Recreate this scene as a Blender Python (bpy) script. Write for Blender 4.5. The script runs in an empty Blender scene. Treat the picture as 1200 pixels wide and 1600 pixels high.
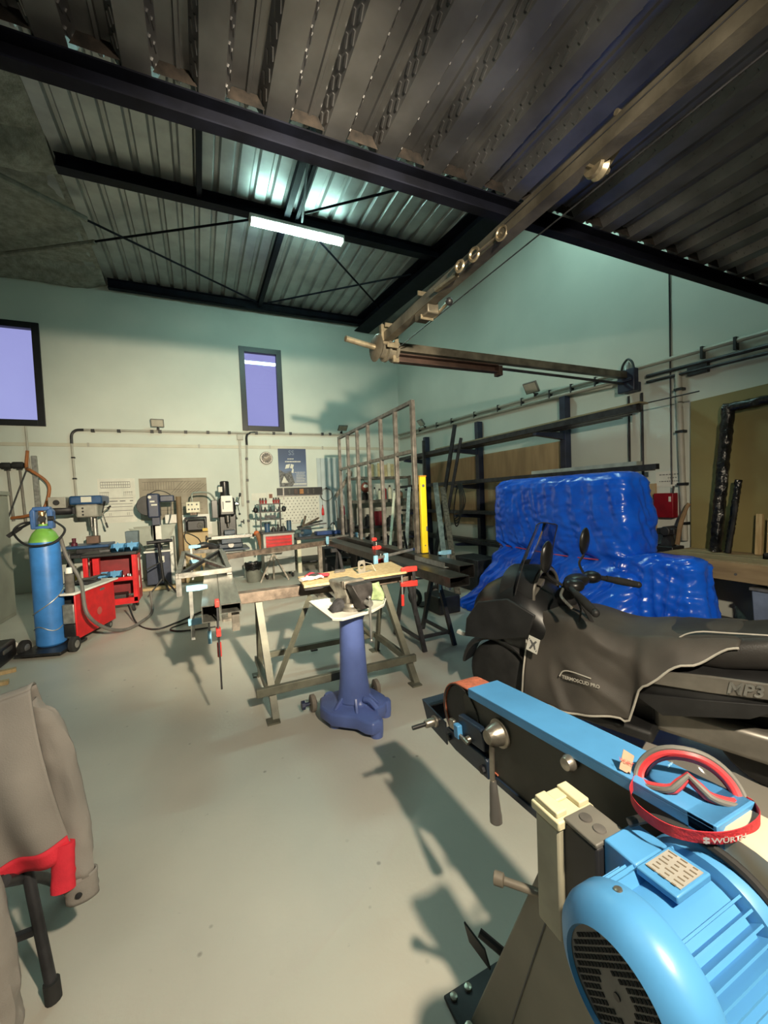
import bpy, bmesh, math, random
from mathutils import Vector, Matrix, Euler, noise
random.seed(7)
S = bpy.context.scene
COL = S.collection
R = math.radians
PI = math.pi

# ---------------------------------------------------------------- camera, sky, lights, exposure
cam_d = bpy.data.cameras.new('camera')
cam = bpy.data.objects.new('camera', cam_d)
COL.objects.link(cam)
S.camera = cam
cam_d.sensor_fit = 'VERTICAL'
cam_d.sensor_height = 36.0
cam_d.lens = 632.0 / 1600.0 * 36.0
cam_d.clip_start = 0.05
cam_d.clip_end = 200
_y, _p, _r = R(24.4), R(2.25), R(-2.32)
_f = Vector((math.sin(_y) * math.cos(_p), math.cos(_y) * math.cos(_p), -math.sin(_p)))
_r0 = Vector((math.cos(_y), -math.sin(_y), 0))
_u0 = _r0.cross(_f)
_rt = _r0 * math.cos(_r) + _u0 * math.sin(_r)
_up = -_r0 * math.sin(_r) + _u0 * math.cos(_r)
cam.matrix_world = Matrix(((_rt.x, _up.x, -_f.x, 0), (_rt.y, _up.y, -_f.y, 0), (_rt.z, _up.z, -_f.z, 1.6), (0, 0, 0, 1)))

S.view_settings.view_transform = 'Standard'
S.view_settings.look = 'None'
S.view_settings.exposure = 0.28
S.view_settings.gamma = 1.0
S.view_settings.use_curve_mapping = False

world = bpy.data.worlds.new('dusk_sky')
S.world = world
world.use_nodes = True
wn = world.node_tree
wn.nodes.clear()
wo = wn.nodes.new('ShaderNodeOutputWorld')
bg = wn.nodes.new('ShaderNodeBackground')
tc = wn.nodes.new('ShaderNodeTexCoord')
nz = wn.nodes.new('ShaderNodeTexNoise')
nz.inputs['Scale'].default_value = 3.0
nz.inputs['Detail'].default_value = 4.0
rp = wn.nodes.new('ShaderNodeValToRGB')
rp.color_ramp.elements[0].position = 0.3
rp.color_ramp.elements[0].color = (0.27, 0.27, 0.56, 1)
rp.color_ramp.elements[1].position = 0.75
rp.color_ramp.elements[1].color = (0.36, 0.37, 0.68, 1)
wn.links.new(tc.outputs['Generated'], nz.inputs['Vector'])
wn.links.new(nz.outputs['Fac'], rp.inputs['Fac'])
wn.links.new(rp.outputs['Color'], bg.inputs['Color'])
wn.links.new(bg.outputs['Background'], wo.inputs['Surface'])
bg.inputs['Strength'].default_value = 1.0

def lamp(name, kind, loc, aim, energy, color, **kw):
    d = bpy.data.lights.new(name, kind)
    d.energy = energy
    d.color = color
    for k, v in kw.items():
        setattr(d, k, v)
    o = bpy.data.objects.new(name, d)
    COL.objects.link(o)
    o.location = loc
    o.rotation_euler = (Vector(aim) - Vector(loc)).to_track_quat('-Z', 'Y').to_euler()
    return o
# warm work floodlight on the wall behind the photographer
lamp('flood_lamp', 'SPOT', (0.75, -0.6, 2.6), (1.3, 3.4, 0.3), 370, (1.0, 0.86, 0.65), spot_size=R(118), spot_blend=0.45, shadow_soft_size=0.05)
# added second head that brightens the far end of the hall
lamp('flood_lamp_far_fill', 'SPOT', (0.68, -0.6, 2.62), (0.4, 10.0, 1.2), 3000, (1.0, 0.86, 0.62), spot_size=R(58), spot_blend=1.0, shadow_soft_size=0.05)
# added dim fill strip below the mezzanine, outside the view
lamp('mezzanine_fill', 'AREA', (-1.2, 0.6, 3.15), (-1.2, 0.6, 0), 10, (0.80, 1.0, 0.93), shape='RECTANGLE', size=1.4, size_y=0.12)

# ---------------------------------------------------------------- materials
MATS = {}
def mat(name, col, rough=0.5, metal=0.0, var=0.12, scale=8.0, bump=0.0, bscale=None, col2=None, detail=4.0, coat=0.0, stretch=None, pos=(0.35, 0.7), spec=None):
    """procedural material: noise between two close tones, optional fine relief"""
    if name in MATS:
        return MATS[name]
    m = bpy.data.materials.new(name)
    m.use_nodes = True
    n, l = m.node_tree.nodes, m.node_tree.links
    b = n['Principled BSDF']
    b.inputs['Roughness'].default_value = rough
    b.inputs['Metallic'].default_value = metal
    if spec is not None:
        b.inputs['Specular IOR Level'].default_value = spec
    if coat:
        b.inputs['Coat Weight'].default_value = coat
    t = n.new('ShaderNodeTexCoord')
    src = t.outputs['Object']
    if stretch:
        mp = n.new('ShaderNodeMapping')
        mp.inputs['Scale'].default_value = stretch
        l.new(src, mp.inputs['Vector'])
        src = mp.outputs['Vector']
    x = n.new('ShaderNodeTexNoise')
    x.inputs['Scale'].default_value = scale
    x.inputs['Detail'].default_value = detail
    l.new(src, x.inputs['Vector'])
    r = n.new('ShaderNodeValToRGB')
    c2 = col2 or tuple(max(0, c * (1 - var * 2)) for c in col)
    c1 = col if col2 else tuple(min(1, c * (1 + var)) for c in col)
    r.color_ramp.elements[0].position = pos[0]
    r.color_ramp.elements[1].position = pos[1]
    r.color_ramp.elements[0].color = (*c2, 1)
    r.color_ramp.elements[1].color = (*c1, 1)
    l.new(x.outputs['Fac'], r.inputs['Fac'])
    l.new(r.outputs['Color'], b.inputs['Base Color'])
    if bump:
        y = n.new('ShaderNodeTexNoise')
        y.inputs['Scale'].default_value = bscale or scale * 6
        y.inputs['Detail'].default_value = 5
        l.new(src, y.inputs['Vector'])
        k = n.new('ShaderNodeBump')
        k.inputs['Strength'].default_value = bump
        k.inputs['Distance'].default_value = 0.02
        l.new(y.outputs['Fac'], k.inputs['Height'])
        l.new(k.outputs['Normal'], b.inputs['Normal'])
    MATS[name] = m
    return m

def emit(name, col, strength):
    m = bpy.data.materials.new(name)
    m.use_nodes = True
    b = m.node_tree.nodes['Principled BSDF']
    b.inputs['Base Color'].default_value = (*col, 1)
    b.inputs['Emission Color'].default_value = (*col, 1)
    b.inputs['Emission Strength'].default_value = strength
    MATS[name] = m
    return m

def glass(name, tint, amount, rough=0.02):
    """thin sheet: mostly clear with a fresnel reflection"""
    m = bpy.data.materials.new(name)
    m.use_nodes = True
    n, l = m.node_tree.nodes, m.node_tree.links
    n.remove(n['Principled BSDF'])
    o = n['Material Output']
    tr = n.new('ShaderNodeBsdfTransparent')
    tr.inputs['Color'].default_value = (*tint, 1)
    g = n.new('ShaderNodeBsdfGlossy')
    g.inputs['Roughness'].default_value = rough
    fz = n.new('ShaderNodeFresnel')
    fz.inputs['IOR'].default_value = amount
    mx = n.new('ShaderNodeMixShader')
    l.new(fz.outputs['Fac'], mx.inputs['Fac'])
    l.new(tr.outputs[0], mx.inputs[1])
    l.new(g.outputs[0], mx.inputs[2])
    l.new(mx.outputs[0], o.inputs['Surface'])
    MATS[name] = m
    return m

# ---------------------------------------------------------------- mesh helpers
def basis(d, up=(0, 0, 1)):
    d = Vector(d).normalized()
    u = Vector(up)
    if abs(d.dot(u.normalized())) > 0.985:
        u = Vector((0, 1, 0)) if abs(d.y) < 0.9 else Vector((1, 0, 0))
    s = d.cross(u).normalized()
    u = s.cross(d).normalized()
    return s, u, d

class MB:
    """collects shapes into one mesh; everything is given in world metres (or in frame M)"""
    def __init__(self, M=None):
        self.b = bmesh.new()
        self.M = M
    def v(self, p):
        p = Vector(p)
        return self.b.verts.new(self.M @ p if self.M else p)
    def f(self, vs):
        try:
            return self.b.faces.new(vs)
        except ValueError:
            return None
    def rings(self, rs, caps=True, loop=False, closed=True):
        vv = [[self.v(p) for p in r] for r in rs]
        n = len(vv[0])
        m = len(vv)
        for i in range(m if loop else m - 1):
            a, c = vv[i], vv[(i + 1) % m]
            for j in range(n if closed else n - 1):
                k = (j + 1) % n
                self.f([a[j], a[k], c[k], c[j]])
        if caps and not loop and closed:
            self.f(list(reversed(vv[0])))
            self.f(vv[-1])
        return self
    def box(self, c, s, rot=None, taper=None):
        c = Vector(c)
        h = Vector(s) / 2
        if rot is not None and not isinstance(rot, (Matrix,)):
            rot = Euler(rot).to_matrix()
        ps = []
        for z in (-1, 1):
            t = taper if (taper and z > 0) else 1
            q = []
            for x, y in ((-1, -1), (1, -1), (1, 1), (-1, 1)):
                p = Vector((x * h.x * t, y * h.y * t, z * h.z))
                if rot is not None:
                    p = rot @ p
                q.append(c + p)
            ps.append(q)
        return self.rings(ps)
    def bb(self, x0, x1, y0, y1, z0, z1):
        return self.box(((x0 + x1) / 2, (y0 + y1) / 2, (z0 + z1) / 2), (abs(x1 - x0), abs(y1 - y0), abs(z1 - z0)))
    def bar(self, a, b, w, h=None, up=(0, 0, 1)):
        a, b = Vector(a), Vector(b)
        h = h or w
        s, u, d = basis(b - a, up)
        return self.rings([[p + s * (i * w / 2) + u * (j * h / 2) for i, j in ((-1, -1), (1, -1), (1, 1), (-1, 1))] for p in (a, b)])
    def rhs(self, a, b, w, h, t=0.004, up=(0, 0, 1)):
        """hollow rectangular tube with open ends"""
        a, b = Vector(a), Vector(b)
        s, u, d = basis(b - a, up)
        def q(p, k):
            return [p + s * (i * (w / 2 - k)) + u * (j * (h / 2 - k)) for i, j in ((-1, -1), (1, -1), (1, 1), (-1, 1))]
        return self.rings([q(a, 0), q(b, 0), q(b, t), q(a, t)], loop=True)
    def angle(self, a, b, w, t=0.005, up=(0, 0, 1), flip=1):
        """L section"""
        a, b = Vector(a), Vector(b)
        s, u, d = basis(b - a, up)
        s = s * flip
        pr = ((0, 0), (w, 0), (w, t), (t, t), (t, w), (0, w))
        return self.rings([[p + s * x + u * y for x, y in pr] for p in (a, b)])
    def ibeam(self, a, b, w, h, tf=0.012, tw=0.008, up=(0, 0, 1), c=False):
        a, b = Vector(a), Vector(b)
        s, u, d = basis(b - a, up)
        W, H = w / 2, h / 2
        if c:
            pr = ((-W, -H), (W, -H), (W, -H + tf), (-W + tw, -H + tf), (-W + tw, H - tf), (W, H - tf), (W, H), (-W, H))
        else:
            pr = ((-W, -H), (W, -H), (W, -H + tf), (tw, -H + tf), (tw, H - tf), (W, H - tf), (W, H), (-W, H), (-W, H - tf), (-tw, H - tf), (-tw, -H + tf), (-W, -H + tf))
        return self.rings([[p + s * x + u * y for x, y in pr] for p in (a, b)])
    def cyl(self, a, b, r, r2=None, n=14, caps=True):
        a, b = Vector(a), Vector(b)
        r2 = r if r2 is None else r2
        s, u, d = basis(b - a)
        return self.rings([[p + (s * math.cos(2 * PI * i / n) + u * math.sin(2 * PI * i / n)) * q for i in range(n)] for p, q in ((a, r), (b, r2))], caps)
    def lathe(self, o, ax, prof, n=24, caps=True, flat=None):
        """prof: (distance along axis, radius)"""
        o = Vector(o)
        s, u, d = basis(ax)
        return self.rings([[o + d * h + (s * math.cos(2 * PI * i / n) + u * math.sin(2 * PI * i / n)) * max(r, 1e-4) for i in range(n)] for h, r in prof], caps)
    def ring(self, c, ax, r, t, n=28, m=6):
        c = Vector(c)
        s, u, d = basis(ax)
        rs = []
        for i in range(n):
            e = s * math.cos(2 * PI * i / n) + u * math.sin(2 * PI * i / n)
            rs.append([c + e * (r + t * math.cos(2 * PI * j / m)) + d * (t * math.sin(2 * PI * j / m)) for j in range(m)])
        return self.rings(rs, loop=True)
    def tube(self, pts, r, n=8, smooth=4, loop=False, flat=1.0):
        pts = [Vector(p) for p in pts]
        if smooth and len(pts) > 2:
            pts = spline(pts, smooth, loop)
        rs = []
        m = len(pts)
        s = None
        for i, p in enumerate(pts):
            d = (pts[(i + 1) % m] if (loop or i < m - 1) else p) - (pts[i - 1] if (loop or i > 0) else p)
            d.normalize()
            if s is None:
                s, u, _ = basis(d)
            else:
                s = (s - d * s.dot(d)).normalized()
                u = s.cross(d).normalized()
            q = r[min(len(r) - 1, int(i * len(r) / m))] if isinstance(r, (list, tuple)) else r
            rs.append([p + (s * math.cos(2 * PI * j / n) + u * math.sin(2 * PI * j / n) * flat) * q for j in range(n)])
        return self.rings(rs, loop=loop)
    def prism(self, poly, o, ex, ey, depth):
        """extrude a 2-D outline by the vector depth"""
        o, ex, ey, dv = Vector(o), Vector(ex), Vector(ey), Vector(depth)
        base = [o + ex * x + ey * y for x, y in poly]
        return self.rings([base, [p + dv for p in base]])
    def sph(self, c, r, sc=(1, 1, 1), n=12, m=8, rot=None):
        c = Vector(c)
        rs = []
        for i in range(m + 1):
            t = PI * i / m
            q = []
            for j in range(n):
                p = Vector((math.sin(t) * math.cos(2 * PI * j / n) * sc[0], math.sin(t) * math.sin(2 * PI * j / n) * sc[1], math.cos(t) * sc[2])) * max(r, 1e-4)
                if i in (0, m):
                    p += Vector((math.cos(2 * PI * j / n), math.sin(2 * PI * j / n), 0)) * 1e-4
                if rot is not None:
                    p = Euler(rot).to_matrix() @ p
                q.append(c + p)
            rs.append(q)
        return self.rings(rs)
    def grid(self, fn, nu, nv, thick=0.0):
        """sheet fn(u,v), u and v in 0..1"""
        vv = [[self.v(fn(i / nu, j / nv)) for j in range(nv + 1)] for i in range(nu + 1)]
        for i in range(nu):
            for j in range(nv):
                self.f([vv[i][j], vv[i + 1][j], vv[i + 1][j + 1], vv[i][j + 1]])
        return self
    def build(self, name, m, parent=None, bevel=0.0, smooth=40, solid=0.0, sub=0, bseg=2):
        bm = self.b
        bmesh.ops.remove_doubles(bm, verts=bm.verts, dist=1e-5)
        bmesh.ops.recalc_face_normals(bm, faces=bm.faces)
        if parent is not None:
            bmesh.ops.transform(bm, matrix=ROOT[parent.name].inverted(), verts=bm.verts)
        me = bpy.data.meshes.new(name)
        bm.to_mesh(me)
        bm.free()
        for mm in (m if isinstance(m, (list, tuple)) else [m]):
            me.materials.append(mm)
        o = bpy.data.objects.new(name, me)
        COL.objects.link(o)
        if parent is not None:
            o.parent = parent
            ROOT[o.name] = ROOT[parent.name]
        else:
            ROOT[o.name] = Matrix()
        if sub:
            k = o.modifiers.new('sub', 'SUBSURF')
            k.levels = k.render_levels = sub
        if solid:
            k = o.modifiers.new('solid', 'SOLIDIFY')
            k.thickness = solid
            k.offset = 0
        if bevel:
            k = o.modifiers.new('bevel', 'BEVEL')
            k.width = bevel
            k.segments = bseg
            k.limit_method = 'ANGLE'
            k.angle_limit = R(40)
        if smooth:
            for p in me.polygons:
                p.use_smooth = True
            if not sub:
                ob = [e for e in me.edges]
                bm2 = bmesh.new()
                bm2.from_mesh(me)
                for e in bm2.edges:
                    if len(e.link_faces) == 2 and e.calc_face_angle(0) > R(smooth):
                        e.smooth = False
                bm2.to_mesh(me)
                bm2.free()
        return o

def spline(pts, k, loop=False):
    out = []
    n = len(pts)
    for i in range(n if loop else n - 1):
        p1, p2 = pts[i], pts[(i + 1) % n]
        p0 = pts[i - 1] if (loop or i > 0) else p1 * 2 - p2
        p3 = pts[(i + 2) % n] if (loop or i < n - 2) else p2 * 2 - p1
        for j in range(k):
            t = j / k
            out.append(0.5 * ((2 * p1) + (p2 - p0) * t + (2 * p0 - 5 * p1 + 4 * p2 - p3) * t * t + (3 * p1 - p0 - 3 * p2 + p3) * t ** 3))
    if not loop:
        out.append(pts[-1])
    return out

ROOT = {}
def thing(name, label, cat, loc=(0, 0, 0), rz=0.0, group=None):
    o = bpy.data.objects.new(name, None)
    COL.objects.link(o)
    o.location = loc
    o.rotation_euler = (0, 0, rz)
    o.empty_display_size = 0.1
    ROOT[o.name] = Matrix.Translation(Vector(loc)) @ Matrix.Rotation(rz, 4, 'Z')
    o['label'] = label
    o['category'] = cat
    if group:
        o['group'] = group
    return o

def tag(o, label, cat, group=None):
    o['label'] = label
    o['category'] = cat
    if group:
        o['group'] = group
    return o

def struct(o):
    o['kind'] = 'structure'
    return o

def stuff(o):
    o['kind'] = 'stuff'
    return o

def lab(o, s):
    o['label'] = s
    return o

def dup(root, d, label, rz=0.0, group=None):
    """copy of a thing with its parts and their sub-parts, moved by d (and turned by rz)"""
    r = root.copy()
    COL.objects.link(r)
    r.location = Vector(root.location) + Vector(d)
    r.rotation_euler = (root.rotation_euler[0], root.rotation_euler[1], root.rotation_euler[2] + rz)
    r['label'] = label
    if group:
        r['group'] = group
    def kids(a, b):
        for ch in [c for c in bpy.data.objects if c.parent == a]:
            c = ch.copy()
            COL.objects.link(c)
            c.parent = b
            kids(ch, c)
    kids(root, r)
    return r

def frame(o, ex, ey):
    """matrix with local x along ex and local y along ey (roughly)"""
    ex = Vector(ex).normalized()
    ez = ex.cross(Vector(ey)).normalized()
    ey = ez.cross(ex)
    o = Vector(o)
    return Matrix(((ex.x, ey.x, ez.x, o.x), (ex.y, ey.y, ez.y, o.y), (ex.z, ey.z, ez.z, o.z), (0, 0, 0, 1)))

def text(name, s, size, o, ex, ey, m, parent=None, depth=0.0006, align='CENTER', bold=0.0, shear=0.0):
    """flat lettering turned into a mesh"""
    cu = bpy.data.curves.new(name, 'FONT')
    cu.body = s
    cu.size = size
    cu.extrude = depth
    cu.offset = bold
    cu.shear = shear
    cu.align_x = align
    cu.align_y = 'CENTER'
    cu.resolution_u = 3
    t = bpy.data.objects.new(name, cu)
    COL.objects.link(t)
    dg = bpy.context.evaluated_depsgraph_get()
    me = bpy.data.meshes.new_from_object(t.evaluated_get(dg))
    bpy.data.objects.remove(t)
    me.transform(frame(o, ex, ey))
    if parent is not None:
        me.transform(ROOT[parent.name].inverted())
    me.materials.clear()
    me.materials.append(m)
    ob = bpy.data.objects.new(name, me)
    COL.objects.link(ob)
    if parent is not None:
        ob.parent = parent
        ROOT[ob.name] = ROOT[parent.name]
    return ob

# shared finishes
STEEL = mat('bare_steel', (0.30, 0.27, 0.23), 0.42, 0.55, 0.25, 14, 0.05)
RAWSTEEL = mat('mill_scale_steel', (0.105, 0.10, 0.095), 0.42, 0.6, 0.25, 20, 0.05)
DARKSTEEL = mat('dark_steel', (0.045, 0.045, 0.05), 0.5, 0.4, 0.25, 10, 0.05)
RUSTY = mat('rusty_steel', (0.20, 0.15, 0.11), 0.6, 0.4, 0.3, 25, 0.1)
CHROME = mat('bright_steel', (0.62, 0.60, 0.57), 0.22, 1.0, 0.1, 30)
BLACK = mat('black_plastic', (0.018, 0.018, 0.02), 0.45, 0, 0.2, 12)
RUBBER = mat('black_rubber', (0.02, 0.02, 0.02), 0.8, 0, 0.2, 12)
GREYRUB = mat('grey_rubber', (0.12, 0.11, 0.10), 0.8, 0, 0.2, 12)
NAVY = mat('navy_paint', (0.018, 0.024, 0.055), 0.45, 0, 0.2, 6, 0.03)
BEAMPAINT = mat('dark_blue_beam_paint', (0.005, 0.006, 0.012), 0.6, 0, 0.25, 5, 0.05, spec=0.15)
RED = mat('red_paint', (0.62, 0.015, 0.02), 0.35, 0, 0.1, 10)
REDCLAMP = mat('red_clamp_paint', (0.75, 0.05, 0.04), 0.4, 0, 0.1, 20)
SKYBLUE = mat('sky_blue_clamp_paint', (0.27, 0.55, 0.75), 0.4, 0, 0.1, 20)
GALV = mat('galvanised_steel', (0.42, 0.42, 0.40), 0.4, 0.7, 0.15, 18)
WHITE = mat('white_plastic', (0.78, 0.76, 0.70), 0.5, 0, 0.05, 10)
CREAM = mat('cream_paint', (0.70, 0.66, 0.50), 0.5, 0, 0.06, 10)
PVC = mat('grey_conduit', (0.42, 0.40, 0.34), 0.5, 0, 0.08, 6)
WOOD = mat('pale_pine', (0.60, 0.44, 0.24), 0.6, 0, 0.2, 4, 0.06, stretch=(8, 8, 1), col2=(0.42, 0.28, 0.13))
PAPER = mat('paper', (0.72, 0.70, 0.62), 0.8, 0, 0.05, 6)
INK = mat('dark_ink', (0.12, 0.12, 0.12), 0.8, 0, 0.05, 6)

# ---------------------------------------------------------------- room shell
FLOORM = mat('painted_concrete_floor', (0.56, 0.515, 0.44), 0.42, 0, 0.1, 0.9, 0.06, 45, col2=(0.41, 0.395, 0.35), detail=9, pos=(0.25, 0.7))
def floor_detail(m):
    n, l = m.node_tree.nodes, m.node_tree.links
    b = n['Principled BSDF']
    base = b.inputs['Base Color'].links[0].from_socket
    t = n.new('ShaderNodeTexCoord')
    v = n.new('ShaderNodeTexNoise')
    v.inputs['Scale'].default_value = 14
    v.inputs['Detail'].default_value = 10
    v.inputs['Roughness'].default_value = 0.7
    l.new(t.outputs['Object'], v.inputs['Vector'])
    r = n.new('ShaderNodeValToRGB')
    r.color_ramp.elements[0].position = 0.66
    r.color_ramp.elements[0].color = (0, 0, 0, 1)
    r.color_ramp.elements[1].position = 0.72
    r.color_ramp.elements[1].color = (0.55, 0.55, 0.55, 1)
    l.new(v.outputs['Fac'], r.inputs['Fac'])
    mx = n.new('ShaderNodeMix')
    mx.data_type = 'RGBA'
    mx.inputs['B'].default_value = (0.20, 0.19, 0.17, 1)
    l.new(r.outputs['Color'], mx.inputs['Factor'])
    l.new(base, mx.inputs['A'])
    # small dark spots, in patches
    v2 = n.new('ShaderNodeTexVoronoi')
    v2.inputs['Scale'].default_value = 8.0
    v2.inputs['Randomness'].default_value = 1.0
    l.new(t.outputs['Object'], v2.inputs['Vector'])
    r2 = n.new('ShaderNodeValToRGB')
    r2.color_ramp.elements[0].position = 0.05
    r2.color_ramp.elements[0].color = (0.8, 0.8, 0.8, 1)
    r2.color_ramp.elements[1].position = 0.10
    r2.color_ramp.elements[1].color = (0, 0, 0, 1)
    l.new(v2.outputs['Distance'], r2.inputs['Fac'])
    mx2 = n.new('ShaderNodeMix')
    mx2.data_type = 'RGBA'
    mx2.inputs['B'].default_value = (0.23, 0.21, 0.18, 1)
    v3 = n.new('ShaderNodeTexNoise')
    v3.inputs['Scale'].default_value = 2.3
    l.new(t.outputs['Object'], v3.inputs['Vector'])
    r3 = n.new('ShaderNodeValToRGB')
    r3.color_ramp.elements[0].position = 0.50
    r3.color_ramp.elements[1].position = 0.58
    l.new(v3.outputs['Fac'], r3.inputs['Fac'])
    ml = n.new('ShaderNodeMath')
    ml.operation = 'MULTIPLY'
    l.new(r2.outputs['Color'], ml.inputs[0])
    l.new(r3.outputs['Color'], ml.inputs[1])
    l.new(ml.outputs[0], mx2.inputs['Factor'])
    l.new(mx.outputs['Result'], mx2.inputs['A'])
    l.new(mx2.outputs['Result'], b.inputs['Base Color'])
floor_detail(FLOORM)
WALLM = mat('painted_wall', (0.66, 0.68, 0.61), 0.75, 0, 0.04, 0.8, 0.04, 60, col2=(0.57, 0.60, 0.54), detail=7)
SPRAY = mat('sprayed_insulation', (0.34, 0.335, 0.29), 0.95, 0, 0.2, 9, 0.9, 26, col2=(0.20, 0.20, 0.17), detail=8)
ROOFM = mat('roof_sheet_metal', (0.36, 0.37, 0.36), 0.42, 0.5, 0.12, 2.5, 0.03, 9)
DECKM = mat('galvanised_deck', (0.24, 0.24, 0.245), 0.40, 0.75, 0.2, 3, 0.04, 14)
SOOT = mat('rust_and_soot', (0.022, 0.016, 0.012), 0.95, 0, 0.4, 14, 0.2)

XL, XR, YB, YF, ZT = -5.0, 5.1, 10.0, -4.5, 6.6
struct(MB().bb(XL - .3, XR + .3, YF - .3, YB + .3, -.2, 0).build('floor', FLOORM, smooth=0))
# back wall with two window openings
W1, W2 = (-3.95, -2.68, 3.25, 5.20), (1.02, 1.95, 3.28, 5.19)
m = MB()
xs = [XL - .3, W1[0], W1[1], W2[0], W2[1], XR + .3]
for i in range(5):
    if i in (1, 3):
        w = W1 if i == 1 else W2
        m.bb(xs[i], xs[i + 1], YB, YB + .3, 0, w[2])
        m.bb(xs[i], xs[i + 1], YB, YB + .3, w[3], ZT)
    else:
        m.bb(xs[i], xs[i + 1], YB, YB + .3, 0, ZT)
struct(m.build('wall_back', WALLM, smooth=0))
struct(MB().bb(XR, XR + .3, YF, YB, 0, ZT).build('wall_right', WALLM, smooth=0))
struct(MB().bb(XL - .3, XL, YF, YB, 0, ZT).build('wall_left', WALLM, smooth=0))
struct(MB().bb(XL - .3, XR + .3, YF - .3, YF, 0, ZT).build('wall_front', WALLM, smooth=0))
# windows
FRAMEM = mat('black_window_frame', (0.012, 0.013, 0.016), 0.4, 0, 0.1, 8)
PANE = glass('window_glass', (0.93, 0.94, 0.97), 1.5)
for k, w in ((1, W1), (2, W2)):
    m = MB()
    t = .10
    m.bb(w[0] - .02, w[0] + t, YB - .03, YB + .1, w[2] - .02, w[3] + .02)
    m.bb(w[1] - t, w[1] + .02, YB - .03, YB + .1, w[2] - .02, w[3] + .02)
    m.bb(w[0] + t, w[1] - t, YB - .03, YB + .1, w[2] - .02, w[2] + t)
    m.bb(w[0] + t, w[1] - t, YB - .03, YB + .1, w[3] - t, w[3] + .02)
    o = struct(m.build('window_%d' % k, FRAMEM, smooth=0, bevel=.006))
    MB().bb(w[0] + t - .01, w[1] - t + .01, YB + .028, YB + .04, w[2] + t - .01, w[3] - t + .01).build('pane', PANE, o, smooth=0)

# roof sheets: ribbed along Y, from the back wall to over the mezzanine edge
ZR = 6.215
def ribbed(x0, x1, pitch, prof, y0, y1, z):
    """profile prof: list of (x fraction of pitch, dz) per rib"""
    m = MB()
    pts = []
    x = x0
    while x < x1:
        for fx, dz in prof:
            if x + fx * pitch <= x1:
                pts.append((x + fx * pitch, z + dz))
        x += pitch
    for (xa, za), (xb, zb) in zip(pts, pts[1:]):
        m.f([m.v((xa, y0, za)), m.v((xb, y0, zb)), m.v((xb, y1, zb)), m.v((xa, y1, za))])
    return m
struct(ribbed(-1.75, XR, .25, ((0, 0), (.62, 0), (.72, .045), (.90, .045), (1.0, 0)), 1.95, YB, ZR).build('ceiling', ROOFM, smooth=0))
struct(MB().bb(XL - .3, XR + .3, YF, YB, ZR + .06, ZR + .16).build('ceiling_slab', mat('roof_top', (.3, .3, .3)), smooth=0))
# sprayed (insulated) left end of the roof
def spray(u, v):
    x = XL + u * (3.5)
    y = 1.9 + v * (YB - 1.9)
    e = max(0, (u - .9) / .1)
    z = ZR - .03 + .04 * e + .04 * noise.noise((x * 1.3, y * 1.3, 0)) + .015 * noise.noise((x * 6, y * 6, 3))
    for yb, wd in ((6.68, .22), (9.85, .25)):
        d = abs(y - yb) / wd
        if d < 1.6:
            z -= .20 * max(0, 1 - (d / 1.6) ** 2) * (1 - .5 * e)
    return (x, y, z)
struct(MB().grid(spray, 60, 150).build('ceiling_sprayed', SPRAY))
# bracing rods under the spray, thickly coated
m = MB()
m.tube([(-1.35, 7.62, 6.02), (-2.6, 6.8, 6.05), (-3.6, 6.1, 6.05)], .045, smooth=3)
m.tube([(-1.35, 8.21, 6.02), (-2.9, 9.18, 6.03), (-3.6, 9.6, 6.05)], .04, smooth=3)
struct(m.build('trim_1', SPRAY))
# steel of the roof
def beamobj(name, a, b, w, h, mm=BEAMPAINT, c=False, up=(0, 0, 1)):
    return struct(MB().ibeam(a, b, w, h, c=c, up=up).build(name, mm, smooth=0))
beamobj('beam_roof', (-1.48, 6.68, 6.13), (4.4, 6.68, 6.13), .16, .175)
beamobj('beam_roof', (-1.46, 9.86, 6.12), (4.2, 9.86, 6.12), .12, .19)
beamobj('beam_roof', (-1.48, 3.40, 6.13), (4.6, 3.40, 6.13), .11, .165)
beamobj('beam_roof', (4.09, 9.98, 6.055), (4.66, 3.6, 6.055), .42, .29)
beamobj('beam_roof', (1.50, 2.2, 6.15), (1.50, 9.8, 6.15), .09, .12)
beamobj('beam_roof', (1.66, 2.2, 6.15), (1.66, 6.63, 6.15), .05, .12)
beamobj('beam_roof', (0.23, 2.2, 6.15), (0.23, 6.63, 6.15), .07, .12)
for a, b in (((-1.40, 7.60, 6.02), (1.36, 9.42, 6.02)), ((-1.40, 8.24, 6.03), (.98, 6.74, 6.03)), ((1.62, 9.40, 6.02), (4.1, 7.25, 6.02)), ((1.98, 6.76, 6.03), (4.3, 9.0, 6.03)), ((1.72, 6.30, 6.03), (4.45, 4.0, 6.03)), ((1.72, 6.5, 6.02), (1.3, 4.0, 6.02))):
    struct(MB().cyl(a, b, .018, n=8).build('bracing_rod', BEAMPAINT))

# mezzanine: embossed composite deck on an edge channel
ZD = 3.305
PITCH, X0 = .2695, -.453 - .2695 * 14
prof = ((0, 0), (.10 / PITCH, 0), (.128 / PITCH, .058), (.185 / PITCH, .058), (.190 / PITCH, .048), (.203 / PITCH, .048), (.208 / PITCH, .058), (.238 / PITCH, .058), (1.0, 0))
struct(ribbed(X0, XR, PITCH, prof, YF, 1.925, ZD).build('ceiling_mezzanine_deck', DECKM, smooth=0))
struct(MB().bb(XL, XR, YF, 1.93, ZD + .07, ZD + .19).build('ceiling_mezzanine_slab', mat('concrete', (.3, .3, .28), .9, 0, .1, 4, .1), smooth=0))
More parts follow.
